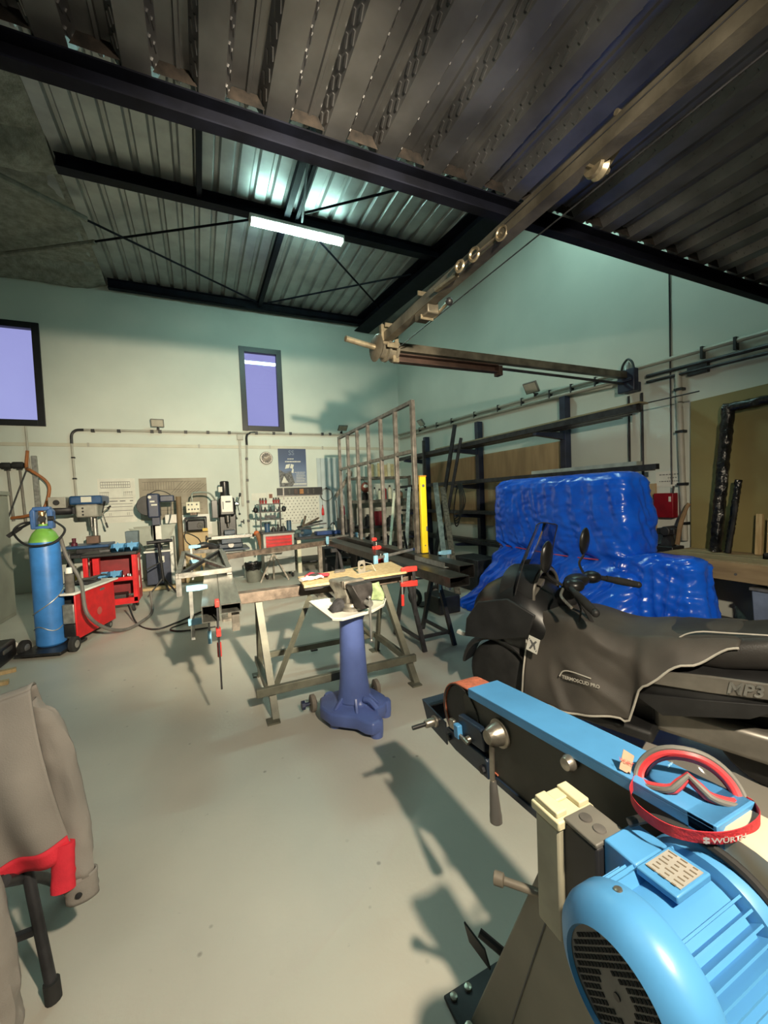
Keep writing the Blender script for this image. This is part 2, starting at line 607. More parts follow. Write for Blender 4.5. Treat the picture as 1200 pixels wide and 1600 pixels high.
# embossments pressed into the sloping webs of the deck (too many to pick apart)
m = MB()
x = X0
while x < XR - .3:
    for (xa, za, xb, zb) in ((x + .10, 0, x + .128, .058), (x + .238, .058, x + PITCH, 0)):
        if x < -.9:
            continue
        y = -.2
        while y < 1.86:
            for t0, off in ((.30, 0), (.72, .045)):
                c = Vector((xa + (xb - xa) * t0, y + off, ZD + za + (zb - za) * t0 - .0015))
                sl = Vector((xb - xa, 0, zb - za)).normalized()
                m.bar(c - Vector((0, .021, 0)) - sl * .006, c + Vector((0, .021, 0)) + sl * .006, .011, .008, up=(sl.z, 0, -sl.x))
            y += .085
    x += PITCH
o = m.build('ceiling_deck_embossments', DECKM, smooth=0)
o['kind'] = 'stuff'
lab(o, 'rows of small embossed dashes pressed into the deck webs')
struct(MB().ibeam((XL, 1.91, ZD - .0525), (XR, 1.91, ZD - .0525), .06, .105, tf=.008, tw=.006, c=True).build('beam_mezzanine', BEAMPAINT, smooth=0))
# scorched, rusty closures between deck ribs and beam
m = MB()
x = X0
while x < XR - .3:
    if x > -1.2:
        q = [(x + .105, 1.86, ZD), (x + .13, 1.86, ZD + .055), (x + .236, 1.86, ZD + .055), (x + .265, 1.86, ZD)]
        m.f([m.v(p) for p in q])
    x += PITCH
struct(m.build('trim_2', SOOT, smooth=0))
# ---------------------------------------------------------------- ceiling lamp (gives its own light)
TUBE = emit('lit_diffuser', (0.58, 1.0, 0.90), 88)
FILL_TUBE = emit('fill_diffuser', (0.58, 1.0, 0.90), 42)
def tube_lamp(x0, x1, y, label, tm=TUBE):
    t = thing('ceiling_lamp', label, 'lamp', ((x0 + x1) / 2, y, 6.04))
    MB().bb(x0, x1, y - .08, y + .08, 5.985, 6.045).build('housing', WHITE, t, bevel=.01)
    MB().bb(x0 + .025, x1 - .025, y - .07, y + .07, 5.93, 5.99).build('diffuser', tm, t, bevel=.02)
    for x in (x0 + .015, x1 - .015):
        MB().box((x, y, 5.96), (.03, .155, .075)).build('end_cap', WHITE, t, bevel=.008)
tube_lamp(.93, 2.47, 6.68, 'long lit fluorescent tube lamp fixed under the dark roof beam')
tube_lamp(3.48, 5.02, 3.40, 'added unseen tube lamp on the beam nearer the mezzanine, brightening the right wall', FILL_TUBE)  # added lamp hidden by the mezzanine, lifts the right wall

# ---------------------------------------------------------------- services on the back wall
def run(name, label, cat, pts, r, m, clips, parent_axis='x', elbow=None, group=None):
    t = thing(name, label, cat, pts[0], 0, group)
    MB().tube(pts, r, 8, smooth=0).build('pipe', m, t)
    for c in clips:
        MB().box(c, (r * 2.6, r * 2.6, r * 2.6)).build('clip', BLACK, t, bevel=.003)
    return t
yb = YB - .035
t = run('conduit', 'grey conduit across the back wall that bends down behind the drill press', 'conduit',
    [(3.9, yb, 3.23), (1.0, yb, 3.20), (-2.05, yb, 3.18)], .024, PVC,
    [(x, yb, 3.19 + x * .012) for x in (-1.9, -1.45, -.85, -.7, -.2, .25, .7, 1.3, 1.7, 2.1, 2.9, 3.1, 3.6)])
MB().tube([(-2.05, yb, 3.18), (-2.18, yb, 3.165), (-2.255, yb, 3.08), (-2.265, yb, 2.9)], .026, 8, smooth=4).build('black_elbow', BLACK, t)
MB().cyl((-2.265, yb, 2.92), (-2.245, yb, 1.35), .022, n=8).build('drop_pipe', PVC, t)
for z in (2.62, 2.2, 1.75):
    MB().box((-2.255, yb, z), (.06, .06, .03)).build('clip', BLACK, t)
t = run('conduit', 'grey conduit dropping beside the wall clock from under the small window', 'conduit',
    [(1.07, yb, 2.95), (1.03, yb, 2.0), (1.02, yb, .75)], .022, PVC, [(1.05, yb, 2.6), (1.04, yb, 2.1), (1.03, yb, 1.6), (1.02, yb, 1.15)])
MB().tube([(1.32, yb, 3.22), (1.14, yb, 3.2), (1.075, yb, 3.12), (1.07, yb, 2.92)], .026, 8, smooth=4).build('black_elbow', BLACK, t)
t = thing('cable_duct', 'white cable duct dropping from a junction box beside the small window', 'conduit', (.9, YB, 3.1))
MB().bb(.86, 1.0, YB - .06, YB, 3.04, 3.165).build('junction_box', PVC, t, bevel=.008)
MB().bb(.89, .94, YB - .035, YB - .012, 1.5, 3.04).build('duct', PVC, t, bevel=.004)
t = thing('trunking', 'long cream cable trunking running level across the whole back wall', 'trunking', (-1, YB, 2.89))
MB().bb(-4.6, 4.9, YB - .011, YB - .001, 2.845, 2.915).build('channel', mat('cream_trunking', (.55, .52, .42), .55, 0, .05, 3), t, bevel=.004)
for x in (-2.0, .05, 1.6, 2.9):
    MB().bb(x - .02, x + .02, YB - .0125, YB - .001, 2.842, 2.925).build('joint_cover', PVC, t)
t = thing('drain_pipe', 'thin cream pipe running down the wall below the large window', 'pipe', (-2.98, YB, 3.2))
MB().cyl((-2.97, YB - .03, 3.22), (-2.96, YB - .03, 2.35), .02, n=8).build('pipe', PVC, t)

def flood(loc, nrm, label, tilt=.35, w=.22, h=.16):
    """LED work floodlight, switched off"""
    t = thing('floodlight', label, 'floodlight', loc)
    nrm = Vector(nrm).normalized()
    s = Vector((-nrm.y, nrm.x, 0))
    u = Vector((0, 0, 1))
    face = (nrm + Vector((0, 0, -tilt))).normalized()
    up = s.cross(face)
    if up.z < 0:
        up = -up
    c = Vector(loc) + nrm * .12 + u * .10
    M = frame(c, s, up)
    MB(M).box((0, 0, 0), (w, h, .03)).build('housing', mat('grey_cast_housing', (.22, .21, .19), .5, .2), t, bevel=.006)
    z = -1 if (M.to_3x3() @ Vector((0, 0, 1))).dot(face) < 0 else 1
    MB(M).box((0, 0, z * .017), (w * .84, h * .8, .006)).build('glass', mat('floodlight_glass', (.50, .46, .38), .15, 0, .05), t)
    m = MB(M)
    for i in range(6):
        m.box((-w * .38 + i * w * .152, 0, -z * .024), (.008, h * .8, .02))
    stuff(m.build('cooling_fins', MATS['grey_cast_housing'], t))
    m = MB()
    m.bar(Vector(loc), c - up * (h * .45), .02, .012)
    m.box(Vector(loc) - nrm * .01, (.05, .05, .05))
    m.build('bracket', BLACK, t)
    return t
flood((-.73, YB - .06, 3.24), (0, -1, 0), 'small grey floodlight on the conduit left of the small window', .5, .25, .17)
flood((3.40, YB - .06, 3.27), (0, -1, 0), 'small grey floodlight above the blue-grey wall panel in the corner', 1.2, .24, .17)
flood((XR - .06, 8.5, 3.22), (-1, 0, 0), 'small dark floodlight on the right wall, the one deeper into the corner', .8, .22, .17)
flood((XR - .06, 4.98, 3.14), (-1, -.2, 0), 'floodlight tilted on the right wall pipes above the steel rack', .7, .24, .19)

# clock
t = thing('wall_clock', 'small round wall clock with a bright rim left of the blue poster', 'clock', (1.50, YB, 2.62))
MB().lathe((1.50, YB - .002, 2.62), (0, -1, 0), [(0, .145), (.03, .15), (.045, .135)], 28).build('rim', CHROME, t)
MB().lathe((1.50, YB - .047, 2.62), (0, -1, 0), [(0, .122), (.004, .122)], 28).build('dial', mat('clock_dial', (.20, .15, .11), .4, 0, .5, 9), t)
m = MB()
for a in range(12):
    d = Vector((math.sin(a * PI / 6), 0, math.cos(a * PI / 6)))
    m.bar(Vector((1.50, YB - .053, 2.62)) + d * .095, Vector((1.50, YB - .053, 2.62)) + d * .115, .008, .003, up=(0, 1, 0))
stuff(m.build('hour_marks', PAPER, t))
m = MB()
m.bar((1.50, YB - .056, 2.62), (1.44, YB - .056, 2.64), .012, .003, up=(0, 1, 0))
m.bar((1.50, YB - .058, 2.62), (1.56, YB - .058, 2.67), .008, .003, up=(0, 1, 0))
m.build('hands', PAPER, t)

# poster: blue to grey ground with a picture of a glazed steel frame and lettering
def ramp_mat(name, stops, axis=2, lo=0.0, hi=1.0, rough=.5):
    m = bpy.data.materials.new(name)
    m.use_nodes = True
    n, l = m.node_tree.nodes, m.node_tree.links
    b = n['Principled BSDF']
    b.inputs['Roughness'].default_value = rough
    t = n.new('ShaderNodeTexCoord')
    sp = n.new('ShaderNodeSeparateXYZ')
    l.new(t.outputs['Generated'], sp.inputs[0])
    r = n.new('ShaderNodeValToRGB')
    e = r.color_ramp.elements
    e[0].position, e[0].color = stops[0][0], (*stops[0][1], 1)
    e[1].position, e[1].color = stops[-1][0], (*stops[-1][1], 1)
    for p, c in stops[1:-1]:
        k = e.new(p)
        k.color = (*c, 1)
    l.new(sp.outputs[axis], r.inputs['Fac'])
    l.new(r.outputs['Color'], b.inputs['Base Color'])
    return m
t = thing('poster', 'blue poster of a glazed steel structure with white lettering', 'poster', (2.12, YB, 1.92))
MB().bb(1.78, 2.46, YB - .012, YB - .001, 1.92, 2.85).build('sheet', ramp_mat('poster_print', [(0, (.30, .32, .36)), (.35, (.13, .18, .30)), (.7, (.045, .075, .16)), (1, (.035, .055, .12))]), t)
yp = YB - .0135
m = MB()
m.prism([(0, 0), (.30, 0), (.36, .10), (.27, .36), (.14, .32), (.0, .42)], (1.79, yp, 1.93), (1, 0, 0), (0, 0, 1), (0, -.001, 0))
m.build('building_picture', mat('poster_grey', (.13, .13, .13), .5, 0, .4, 22), t)
m = MB()
m.bar((1.80, yp - .002, 2.26), (2.06, yp - .002, 2.30), .014, .001, up=(0, 1, 0))
m.bar((2.06, yp - .002, 2.30), (2.15, yp - .002, 1.99), .02, .001, up=(0, 1, 0))
m.bar((1.86, yp - .002, 2.22), (2.02, yp - .002, 1.95), .012, .001, up=(0, 1, 0))
m.build('picture_frame_lines', INK, t)
for q, x, z in (([(0, 0), (.17, 0), (.13, .06), (.07, .17)], 1.83, 2.02), ([(0, 0), (.10, .02), (.13, .12), (.03, .10)], 1.93, 2.36), ([(0, 0), (.07, -.02), (.10, .08), (.03, .10)], 2.05, 2.38), ([(0, 0), (.05, -.02), (.06, .08), (.03, .10)], 2.08, 2.27)):
    MB().prism(q, (x, yp - .0015, z), (1, 0, 0), (0, 0, 1), (0, -.001, 0)).build('picture_pane', PAPER, t)
text('emblem', 'SS', .16, (2.10, yp - .002, 2.745), (1, 0, 0), (0, 0, 1), mat('poster_pale_blue', (.22, .28, .38), .5), t)
# blurred lines of small print, unreadable in the photograph
m = MB()
for x0, x1, z, h in ((2.0, 2.15, 2.60, .02), (1.94, 2.32, 2.535, .03), (2.16, 2.42, 2.27, .012), (2.20, 2.40, 2.23, .012), (2.20, 2.42, 2.19, .012), (2.20, 2.38, 2.15, .012), (2.20, 2.42, 2.11, .012), (2.20, 2.40, 2.06, .012), (2.12, 2.44, 1.985, .028)):
    x = x0
    while x < x1:
        w = random.uniform(.015, .04)
        m.bb(x, min(x1, x + w), yp - .003, yp, z - h / 2, z + h / 2)
        x += w + .008
stuff(m.build('small_print', PAPER, t))

# technical drawings taped to the wall
DRAW = mat('drawing_lines', (.22, .21, .20), .8)
t = thing('paper_drawing', 'white technical drawing sheet on the wall above the red cart', 'drawing', (-1.56, YB, 1.27))
MB().bb(-1.89, -1.23, YB - .006, YB - .001, 1.27, 2.19).build('sheet', PAPER, t)
m = MB()
yd = YB - .0075
for z, x0, x1 in ((2.12, -1.84, -1.32), (2.06, -1.84, -1.32), (2.0, -1.84, -1.32), (1.78, -1.86, -1.28), (1.66, -1.85, -1.3), (1.60, -1.85, -1.3), (1.52, -1.85, -1.3), (1.40, -1.85, -1.3)):
    m.bb(x0, x1, yd - .001, yd, z - .005, z + .005)
for i in range(14):
    x = -1.84 + i * .04
    m.bb(x - .003, x + .003, yd - .001, yd, 2.0, 2.12)
for x0 in (-1.86, -1.44):
    for i in range(5):
        m.bb(x0 + i * .035, x0 + i * .035 + .005, yd - .001, yd, 1.82, 1.92)
    m.bb(x0, x0 + .16, yd - .001, yd, 1.9, 1.908)
for x, w in ((-1.8, .06), (-1.7, .14), (-1.52, .1), (-1.34, .06)):
    m.bb(x, x + w, yd - .001, yd, 1.71, 1.73)
for x in (-1.72, -1.69, -1.40, -1.37):
    m.bb(x, x + .006, yd - .001, yd, 1.42, 1.48)
stuff(m.build('line_work', DRAW, t))
t = thing('paper_drawing', 'brown-grey technical drawing with slanting lines behind the bandsaw', 'drawing', (-.5, YB, 1.28))
MB().bb(-1.16, .16, YB - .006, YB - .001, 1.28, 2.18).build('sheet', mat('brown_drawing_paper', (.36, .31, .24), .85, 0, .12, 3), t)
m = MB()
for i in range(9):
    x = -.45 + i * .06
    m.bar((x - .1, yd, 1.86), (x + .13, yd, 2.12 - i * .01), .008, .001, up=(0, 1, 0))
for i in range(12):
    x = -1.05 + i * .05
    m.bb(x, x + .006, yd - .001, yd, 1.93, 2.1)
for z in (2.1, 1.93, 1.62, 1.48, 1.38):
    m.bb(-1.1, .05, yd - .001, yd, z, z + .007)
for x in (-.9, -.5, -.2, -.05):
    m.bb(x, x + .006, yd - .001, yd, 1.38, 1.62)
stuff(m.build('line_work', mat('brown_drawing_lines', (.17, .14, .11), .85), t))

# perforated tool panel, magnetic bar, grey panel
PERF = mat('white_perforated_panel', (.62, .61, .54), .5, .1, .04, 6)
t = thing('pegboard', 'white perforated metal tool panel under the black tool rail', 'tool panel', (2.3, YB, 1.0))
MB().bb(1.82, 2.74, YB - .03, YB - .004, 1.03, 1.69).build('panel', PERF, t, bevel=.004)
m = MB()
for r in range(9):
    for c in range(10):
        x = 1.87 + c * .09 + (.045 if r % 2 else 0)
        z = 1.08 + r * .07
        if x < 2.72:
            m.box((x, YB - .0305, z), (.02, .004, .026), (0, R(25), 0))
stuff(m.build('slots', INK, t))
t = thing('tool_rail', 'black magnetic tool rail with hanging tools above the perforated panel', 'tool rail', (2.25, YB, 1.7))
MB().bb(1.71, 2.83, YB - .05, YB - .004, 1.70, 1.895).build('rail', BLACK, t, bevel=.006)
m = MB()
m.bb(1.71, 2.83, YB - .052, YB - .05, 1.70, 1.715)
m.bb(1.845, 1.875, YB - .056, YB - .05, 1.62, 1.9)
m.build('edge_strip', CHROME, t)
for x, w, c in ((2.0, .05, GREYRUB), (2.16, .09, mat('brown_grip', (.10, .06, .05), .6)), (2.30, .1, mat('orange_label', (.42, .18, .06), .6)), (2.46, .05, GREYRUB), (2.6, .04, GREYRUB)):
    MB().bb(x - w / 2, x + w / 2, YB - .062, YB - .05, 1.74, 1.86).build('small_tool', c, t, bevel=.005)
t = thing('wall_panel', 'tall pale blue-grey sheet panel against the wall behind the steel frame', 'panel', (3.05, YB, .8))
m = MB()
for i in range(7):
    m.bb(2.72 + i * .10, 2.815 + i * .10, YB - .02 - .004 * (i % 2), YB - .002, .85, 2.62)
m.build('sheet', mat('pale_blue_sheet', (.46, .52, .53), .5, .1, .06, 3), t)
t = thing('cable_coil', 'thin dark wire coiled on a hook right of the tool rail', 'cable', (2.93, YB, 1.6))
m = MB()
m.ring((2.93, YB - .04, 1.70), (0, 1, 0), .16, .006, 28, 6)
m.ring((2.94, YB - .05, 1.69), (0, 1, .1), .15, .006, 28, 6)
m.build('coil', GREYRUB, t)
MB().box((2.93, YB - .04, 1.865), (.03, .07, .03)).build('hook', BLACK, t)
t = thing('glue_tube', 'small red tube hanging at the edge of the perforated panel', 'tube', (2.82, YB, 1.3))
MB().lathe((2.82, YB - .045, 1.18), (0, 0, 1), [(0, .03), (.02, .035), (.15, .03), (.2, .012), (.25, .008)], 12).build('body', RED, t)
MB().box((2.82, YB - .02, 1.43), (.02, .04, .02)).build('hook', BLACK, t)
t = thing('wall_label', 'small brown and white label left of the black tool rail', 'label', (1.55, YB, 1.6))
MB().bb(1.48, 1.63, YB - .006, YB - .001, 1.62, 1.80).build('sheet', PAPER, t)
MB().bb(1.52, 1.60, YB - .0075, YB - .006, 1.66, 1.76).build('print', mat('brown_print', (.25, .10, .06), .7), t)
t = thing('wall_label', 'wide blank white notice left of the brown label above the tool rack', 'label', (1.3, YB, 1.6))
MB().bb(1.12, 1.46, YB - .006, YB - .001, 1.62, 1.79).build('sheet', PAPER, t)

# ---------------------------------------------------------------- services on the right wall
xw = XR - .04
t = thing('conduit', 'pair of grey conduits rising along the right wall above the steel rack', 'conduit', (XR, 5, 3.1))
MB().cyl((xw, 9.95, 3.26), (xw, 1.0, 3.0), .026, n=8).build('pipe', PVC, t)
MB().cyl((xw, 9.95, 3.17), (xw, 3.45, 2.98), .03, n=8).build('pipe', PVC, t)
for y in (2.3, 2.6, 3.9, 4.3, 4.7, 5.3, 5.9, 6.6, 7.4, 8.0, 8.8):
    z = 3.26 - (9.95 - y) * .029
    MB().box((xw, y, z - .03), (.06, .025, .13)).build('clip', BLACK, t)
t = thing('conduit', 'dark conduit pair running right from the boom bracket to the picture edge', 'conduit', (XR, 2, 2.9))
MB().cyl((xw - .01, 3.2, 2.93), (xw - .01, .8, 2.86), .022, n=8).build('pipe', DARKSTEEL, t)
MB().cyl((xw - .01, 3.2, 2.86), (xw - .01, .8, 2.79), .018, n=8).build('pipe', DARKSTEEL, t)
MB().bb(XR - .06, XR, 2.55, 2.75, 2.80, 2.93).build('junction_box', DARKSTEEL, t, bevel=.006)
t = thing('downpipe', 'grey drop conduit with black clips beside the red fire box', 'conduit', (XR, 2.82, 2.9))
MB().cyl((xw, 2.85, 2.88), (xw, 2.80, .95), .033, n=10).build('pipe', PVC, t)
for z in (2.68, 2.2, 1.6, 1.15):
    MB().box((xw, 2.84 - (2.9 - z) * .02, z), (.085, .085, .03)).build('clip', BLACK, t)
t = thing('wire', 'thin dark wire running straight up the right wall', 'cable', (XR, 2.95, 2.9))
MB().cyl((XR - .012, 2.95, 1.6), (XR - .012, 2.95, 6.2), .008, n=6).build('wire', DARKSTEEL, t)
t = thing('pipe_pair', 'two thin dark pipes running down from the boom bracket', 'pipe', (XR, 3.35, 2.7))
for y in (3.27, 3.44):
    MB().cyl((xw, y, 2.75), (xw, y, .9), .014, n=8).build('pipe', DARKSTEEL, t)
# fire box with a note above it
t = thing('fire_box', 'red metal box on the right wall under a handwritten note', 'box', (XR, 2.95, 1.2))
MB().bb(XR - .10, XR, 2.89, 3.11, 1.21, 1.50).build('body', mat('dark_red_box', (.26, .006, .014), .45), t, bevel=.006)
MB().bb(XR - .104, XR - .1, 2.91, 2.935, 1.40, 1.46).build('label', PAPER, t)
MB().cyl((XR - .09, 2.895, 1.495), (XR - .09, 2.885, 1.58), .01, n=6).build('handle', BLACK, t)
t = thing('paper_note', 'white sheet with faint handwriting above the red box', 'note', (XR, 2.97, 1.6))
MB().bb(XR - .004, XR - .001, 2.80, 3.14, 1.58, 1.76).build('sheet', PAPER, t)
m = MB()
for z, a, b_ in ((1.72, 2.84, 3.08), (1.68, 2.90, 3.0), (1.64, 2.84, 3.1)):
    y = a
    while y < b_:
        w = random.uniform(.01, .03)
        m.bb(XR - .006, XR - .004, y, y + w, z - .006, z + .006)
        y += w + .01
stuff(m.build('handwriting', DRAW, t))

# ---------------------------------------------------------------- articulated service boom
BOOM = mat('weathered_brown_steel', (.155, .138, .105), .5, .5, .25, 6, .08)
BOOMD = mat('dark_red_brown_steel', (.075, .045, .035), .55, .4, .2, 6, .05)
BRASSY = mat('yellowed_zinc', (.40, .34, .24), .35, .8, .15, 20)
t = thing('service_boom', 'hinged brown steel service boom reaching from the right wall out over the floor', 'boom', (XR, 3.4, 2.9))
M1 = MB()
M1.rhs((1.72, 3.47, 3.0), (4.98, 3.40, 2.99), .07, .075)
M1.build('arm_rail', BOOM, t)
MB().ibeam((1.75, 3.47, 2.90), (2.95, 3.45, 2.90), .07, .08, c=True).build('lower_channel', BOOMD, t)
MB().cyl((2.95, 3.45, 2.91), (5.0, 3.42, 2.89), .016, n=8).build('stay_rod', DARKSTEEL, t)
MB().box((2.97, 3.45, 2.88), (.05, .08, .10)).build('channel_stop', BOOMD, t)
MB().cyl((1.24, 3.40, 2.995), (1.60, 3.45, 2.96), .026, n=12).build('end_rod', BRASSY, t)
m = MB()
m.lathe((1.53, 3.44, 2.965), (1, .1, -.05), [(0, .10), (.02, .125), (.04, .10), (.05, .085), (.10, .085), (.11, .11), (.13, .11), (.14, .08), (.19, .08), (.2, .1), (.22, .1)], 20)
m.build('cable_drum', BOOM, t)
m = MB()
m.bb(1.58, 1.65, 3.38, 3.42, 2.98, 3.16)
m.bb(1.58, 1.75, 3.36, 3.44, 2.98, 3.0)
m.bb(1.70, 1.76, 3.40, 3.43, 2.84, 2.99)
m.build('hinge_plates', BRASSY, t)
m = MB()
for y in (3.34, 2.74):
    for a, b_ in (((1.71, y, 2.98), (1.71, y, 3.14)), ((1.71, y, 3.14), (1.60, y, 3.14)), ((1.71, y - .03, 2.95), (1.60, y - .03, 2.95))):
        m.bar(a, b_, .035, .012, up=(0, 1, 0))
m.build('hanger_bracket', BRASSY, t)
# second arm, pointing back over the photographer, carried at the hinge
MB().rhs((1.64, 3.42, 3.05), (1.64, -1.6, 3.05), .075, .08).build('folding_arm', BOOM, t)
MB().box((1.66, 2.72, 3.0), (.1, .2, .1)).build('trolley', BOOM, t, bevel=.01)
m = MB()
m.ring((1.60, 1.80, 3.03), (1, .2, 0), .035, .008, 20, 6)
m.ring((1.58, 2.02, 3.03), (1, .2, 0), .035, .010, 20, 6)
m.ring((1.56, 2.14, 3.02), (1, .2, 0), .030, .010, 20, 6)
m.bar((1.57, 2.16, 3.02), (1.60, 1.80, 3.03), .014, .01)
m.bar((1.58, 2.2, 3.0), (1.58, 2.45, 3.02), .03, .02)
m.build('pulley_train', BRASSY, t)
m = MB()
m.lathe((1.71, 1.27, 3.02), (-1, 0, 0), [(0, .045), (.012, .05), (.03, .035), (.045, .05), (.06, .045)], 20)
m.cyl((1.75, 1.27, 3.02), (1.62, 1.27, 3.02), .014, n=8)
m.bar((1.725, 1.27, 3.02), (1.715, 1.12, 3.10), .03, .008)
m.cyl((1.74, 1.12, 3.10), (1.60, 1.12, 3.10), .012, n=8)
m.build('pulley', BRASSY, t)
MB().cyl((1.72, 2.52, 2.99), (1.72, 2.70, 2.96), .012, n=8).build('stop_rod', BRASSY, t)
MB().sph((1.72, 2.50, 2.99), .028).build('stop_knob', BLACK, t)
MB().cyl((1.74, 3.35, 2.96), (1.74, -1.5, 3.0), .004, n=5).build('cable', DARKSTEEL, t)
MB().cyl((1.60, 1.8, 3.06), (1.60, -1.5, 3.08), .003, n=5).build('cable', DARKSTEEL, t)
m = MB()
m.bb(4.93, 5.022, 3.28, 3.50, 2.78, 3.06)
m.bb(5.02, XR, 3.30, 3.48, 2.78, 2.90)
m.bb(4.90, 5.0, 3.3, 3.5, 2.90, 2.94)
m.build('wall_bracket', NAVY, t, bevel=.01)
MB().tube([(4.96, 3.30, 3.05), (4.97, 3.33, 3.14), (4.98, 3.39, 3.19), (4.98, 3.45, 3.14), (4.98, 3.48, 3.05)], .014, 8).build('cable_loop', BLACK, t)
MB().lathe((4.98, 3.39, 3.05), (0, 0, 1), [(0, .05), (.05, .045), (.10, .02)], 12).build('bracket_cap', GALV, t)

# ---------------------------------------------------------------- cantilever bar rack on the right wall
t = thing('bar_rack', 'navy cantilever rack with uprights and arms along the right wall', 'rack', (4.9, 6.4, 0))
for y in (4.40, 6.45, 8.45):
    u = MB().bb(4.96, 5.08, y - .05, y + .05, .0, 2.97).build('upright', NAVY, t, bevel=.006)
    for z in (2.33, 1.66, 1.10, .55):
        MB().prism([(0, 0), (.56, .05), (.56, .09), (0, .11)], (4.97, y - .035, z), (-1, 0, 0), (0, 0, 1), (0, .07, 0)).build('arm', NAVY, u)
    MB().bb(4.45, 5.08, y - .06, y + .06, 0, .05).build('foot', NAVY, t)
for y in ((4.48, 6.40), (6.52, 8.40)):
    MB().bb(5.02, 5.06, y[0], y[1], 1.16, 1.24).build('cross_rail', NAVY, t)
# plywood sheets fixed between the uprights
PLY = mat('tan_plywood', (.50, .36, .20), .7, 0, .1, 1.2, .04, 30, stretch=(1, 6, 1))
for k, (y0, y1) in enumerate(((4.47, 6.38), (6.52, 8.38))):
    o = MB().bb(5.062, 5.098, y0, y1, .95, 2.33).build('plywood_sheet', PLY, smooth=0)
    tag(o, ['tan plywood sheet on the wall behind the rack, nearer the blue tarp', 'tan plywood sheet on the wall behind the rack, nearer the far corner'][k], 'plywood')
o = MB().bb(5.062, 5.098, 3.13, 4.30, .95, 1.62).build('plywood_sheet', PLY, smooth=0)
tag(o, 'tan plywood sheet on the wall behind the blue tarp, around the red box', 'plywood')
# lengths of stock lying on the arms
STK = [RAWSTEEL, DARKSTEEL, STEEL, GALV, RUSTY]
def stock(kind, x, z, y0, y1, w, h, m, label):
    b = MB()
    if kind == 'rhs':
        b.rhs((x, y0, z), (x, y1, z), w, h, .004)
    elif kind == 'flat':
        b.bar((x, y0, z), (x, y1, z), w, h)
    elif kind == 'angle':
        b.angle((x - w / 2, y0, z - h / 2), (x - w / 2, y1, z - h / 2), w, .006, flip=1)
    else:
        b.cyl((x, y0, z), (x, y1, z), w / 2, n=10)
    tag(b.build('steel_bar', m, smooth=30), label, 'steel bar', 'steel lengths on the wall rack')
stock('rhs', 4.50, 2.475, 2.95, 8.9, .07, .07, DARKSTEEL, 'dark square tube along the front of the upper rack arms')
stock('rhs', 4.60, 2.475, 3.0, 8.8, .08, .07, RAWSTEEL, 'dark tube lying second from the front on the upper rack arms')
stock('rhs', 4.72, 2.485, 3.2, 8.6, .10, .08, DARKSTEEL, 'wide dark tube lying in the middle of the upper rack arms')
stock('angle', 4.85, 2.485, 3.4, 8.9, .07, .07, RUSTY, 'brown angle bar at the back of the upper rack arms')
stock('flat', 4.56, 2.525, 2.93, 7.2, .16, .02, mat('pale_flat_bar', (.32, .28, .17), .5, .2), 'yellowish flat strip lying on top of the upper rack bundle')
stock('rod', 4.70, 2.54, 2.45, 5.0, .014, .014, DARKSTEEL, 'thin rod sticking out past the end of the upper rack bundle')
stock('flat', 4.80, 2.545, 3.5, 8.0, .12, .03, DARKSTEEL, 'dark flat bar on top at the back of the upper rack')
stock('rhs', 4.50, 1.80, 2.75, 9.0, .06, .06, DARKSTEEL, 'dark square tube along the front of the lower rack arms')
stock('rhs', 4.62, 1.80, 2.9, 8.8, .09, .06, RAWSTEEL, 'dark flat tube lying second from the front on the lower rack arms')
stock('flat', 4.58, 1.855, 3.0, 4.6, .10, .05, mat('pale_blue_aluminium', (.50, .56, .54), .35, .5), 'short pale aluminium bar on the lower rack bundle above the blue tarp')
stock('rhs', 4.75, 1.80, 2.95, 8.6, .07, .06, DARKSTEEL, 'dark tube lying at the back of the lower rack arms')
stock('flat', 4.66, 1.85, 4.45, 4.65, .12, .04, PAPER, 'small pale offcut block lying on the lower rack bundle')
stock('rhs', 4.55, 1.235, 4.0, 8.9, .07, .05, DARKSTEEL, 'dark tube on the third level of the rack behind the tarp')
stock('rhs', 4.70, 1.235, 4.2, 8.8, .09, .05, RAWSTEEL, 'wider dark tube on the third level of the rack behind the tarp')
stock('rhs', 4.55, .685, 4.9, 8.8, .08, .05, DARKSTEEL, 'dark tube on the lowest level of the rack near the floor')
stock('flat', 4.72, .69, 5.0, 8.8, .18, .06, RAWSTEEL, 'wide dark flat tube on the lowest level of the rack near the floor')

# ---------------------------------------------------------------- wooden bench, board and wrapped frame at the right
BW = mat('old_bench_wood', (.40, .30, .17), .65, 0, .15, 2, .08, 30, stretch=(6, 1, 6), col2=(.25, .18, .10))
t = thing('workbench', 'old wooden workbench with a thick front rail against the right wall', 'workbench', (4.7, 1.5, 0))
for k in range(5):
    x0 = 4.40 + k * .138
    MB().bb(x0, x0 + .133, -.6, 2.75, .835, .875 - .003 * (k % 2)).build('plank', BW, t, bevel=.003)
r_ = MB().bb(4.37, 4.40, -.6, 2.75, .70, .87).build('front_rail', BW, t, bevel=.004)
for y in (1.2, 1.62, 2.0, 2.3):
    MB().cyl((4.371, y, .78 + .02 * math.sin(y * 9)), (4.366, y, .78 + .02 * math.sin(y * 9)), .012, n=8).build('bolt_hole', INK, r_)
for y in (-.4, 1.05, 2.55):
    for x in (4.45, 5.0):
        MB().bb(x - .04, x + .04, y - .04, y + .04, 0, .835).build('leg', BW, t, bevel=.004)
MB().bb(4.44, 5.05, -.5, 2.6, .14, .17).build('shelf', DARKSTEEL, t)
o = MB().prism([(-.6, 0), (2.73, 0), (2.73, 1.64), (-.6, 1.75)], (5.05, 0, .876), (0, 1, 0), (.01, 0, 1), (.028, 0, 0)).build('board', mat('olive_board', (.27, .22, .09), .6, 0, .08, 1.5, .02), smooth=0)
tag(o, 'tall olive brown board leaning on the wall behind the workbench', 'board')
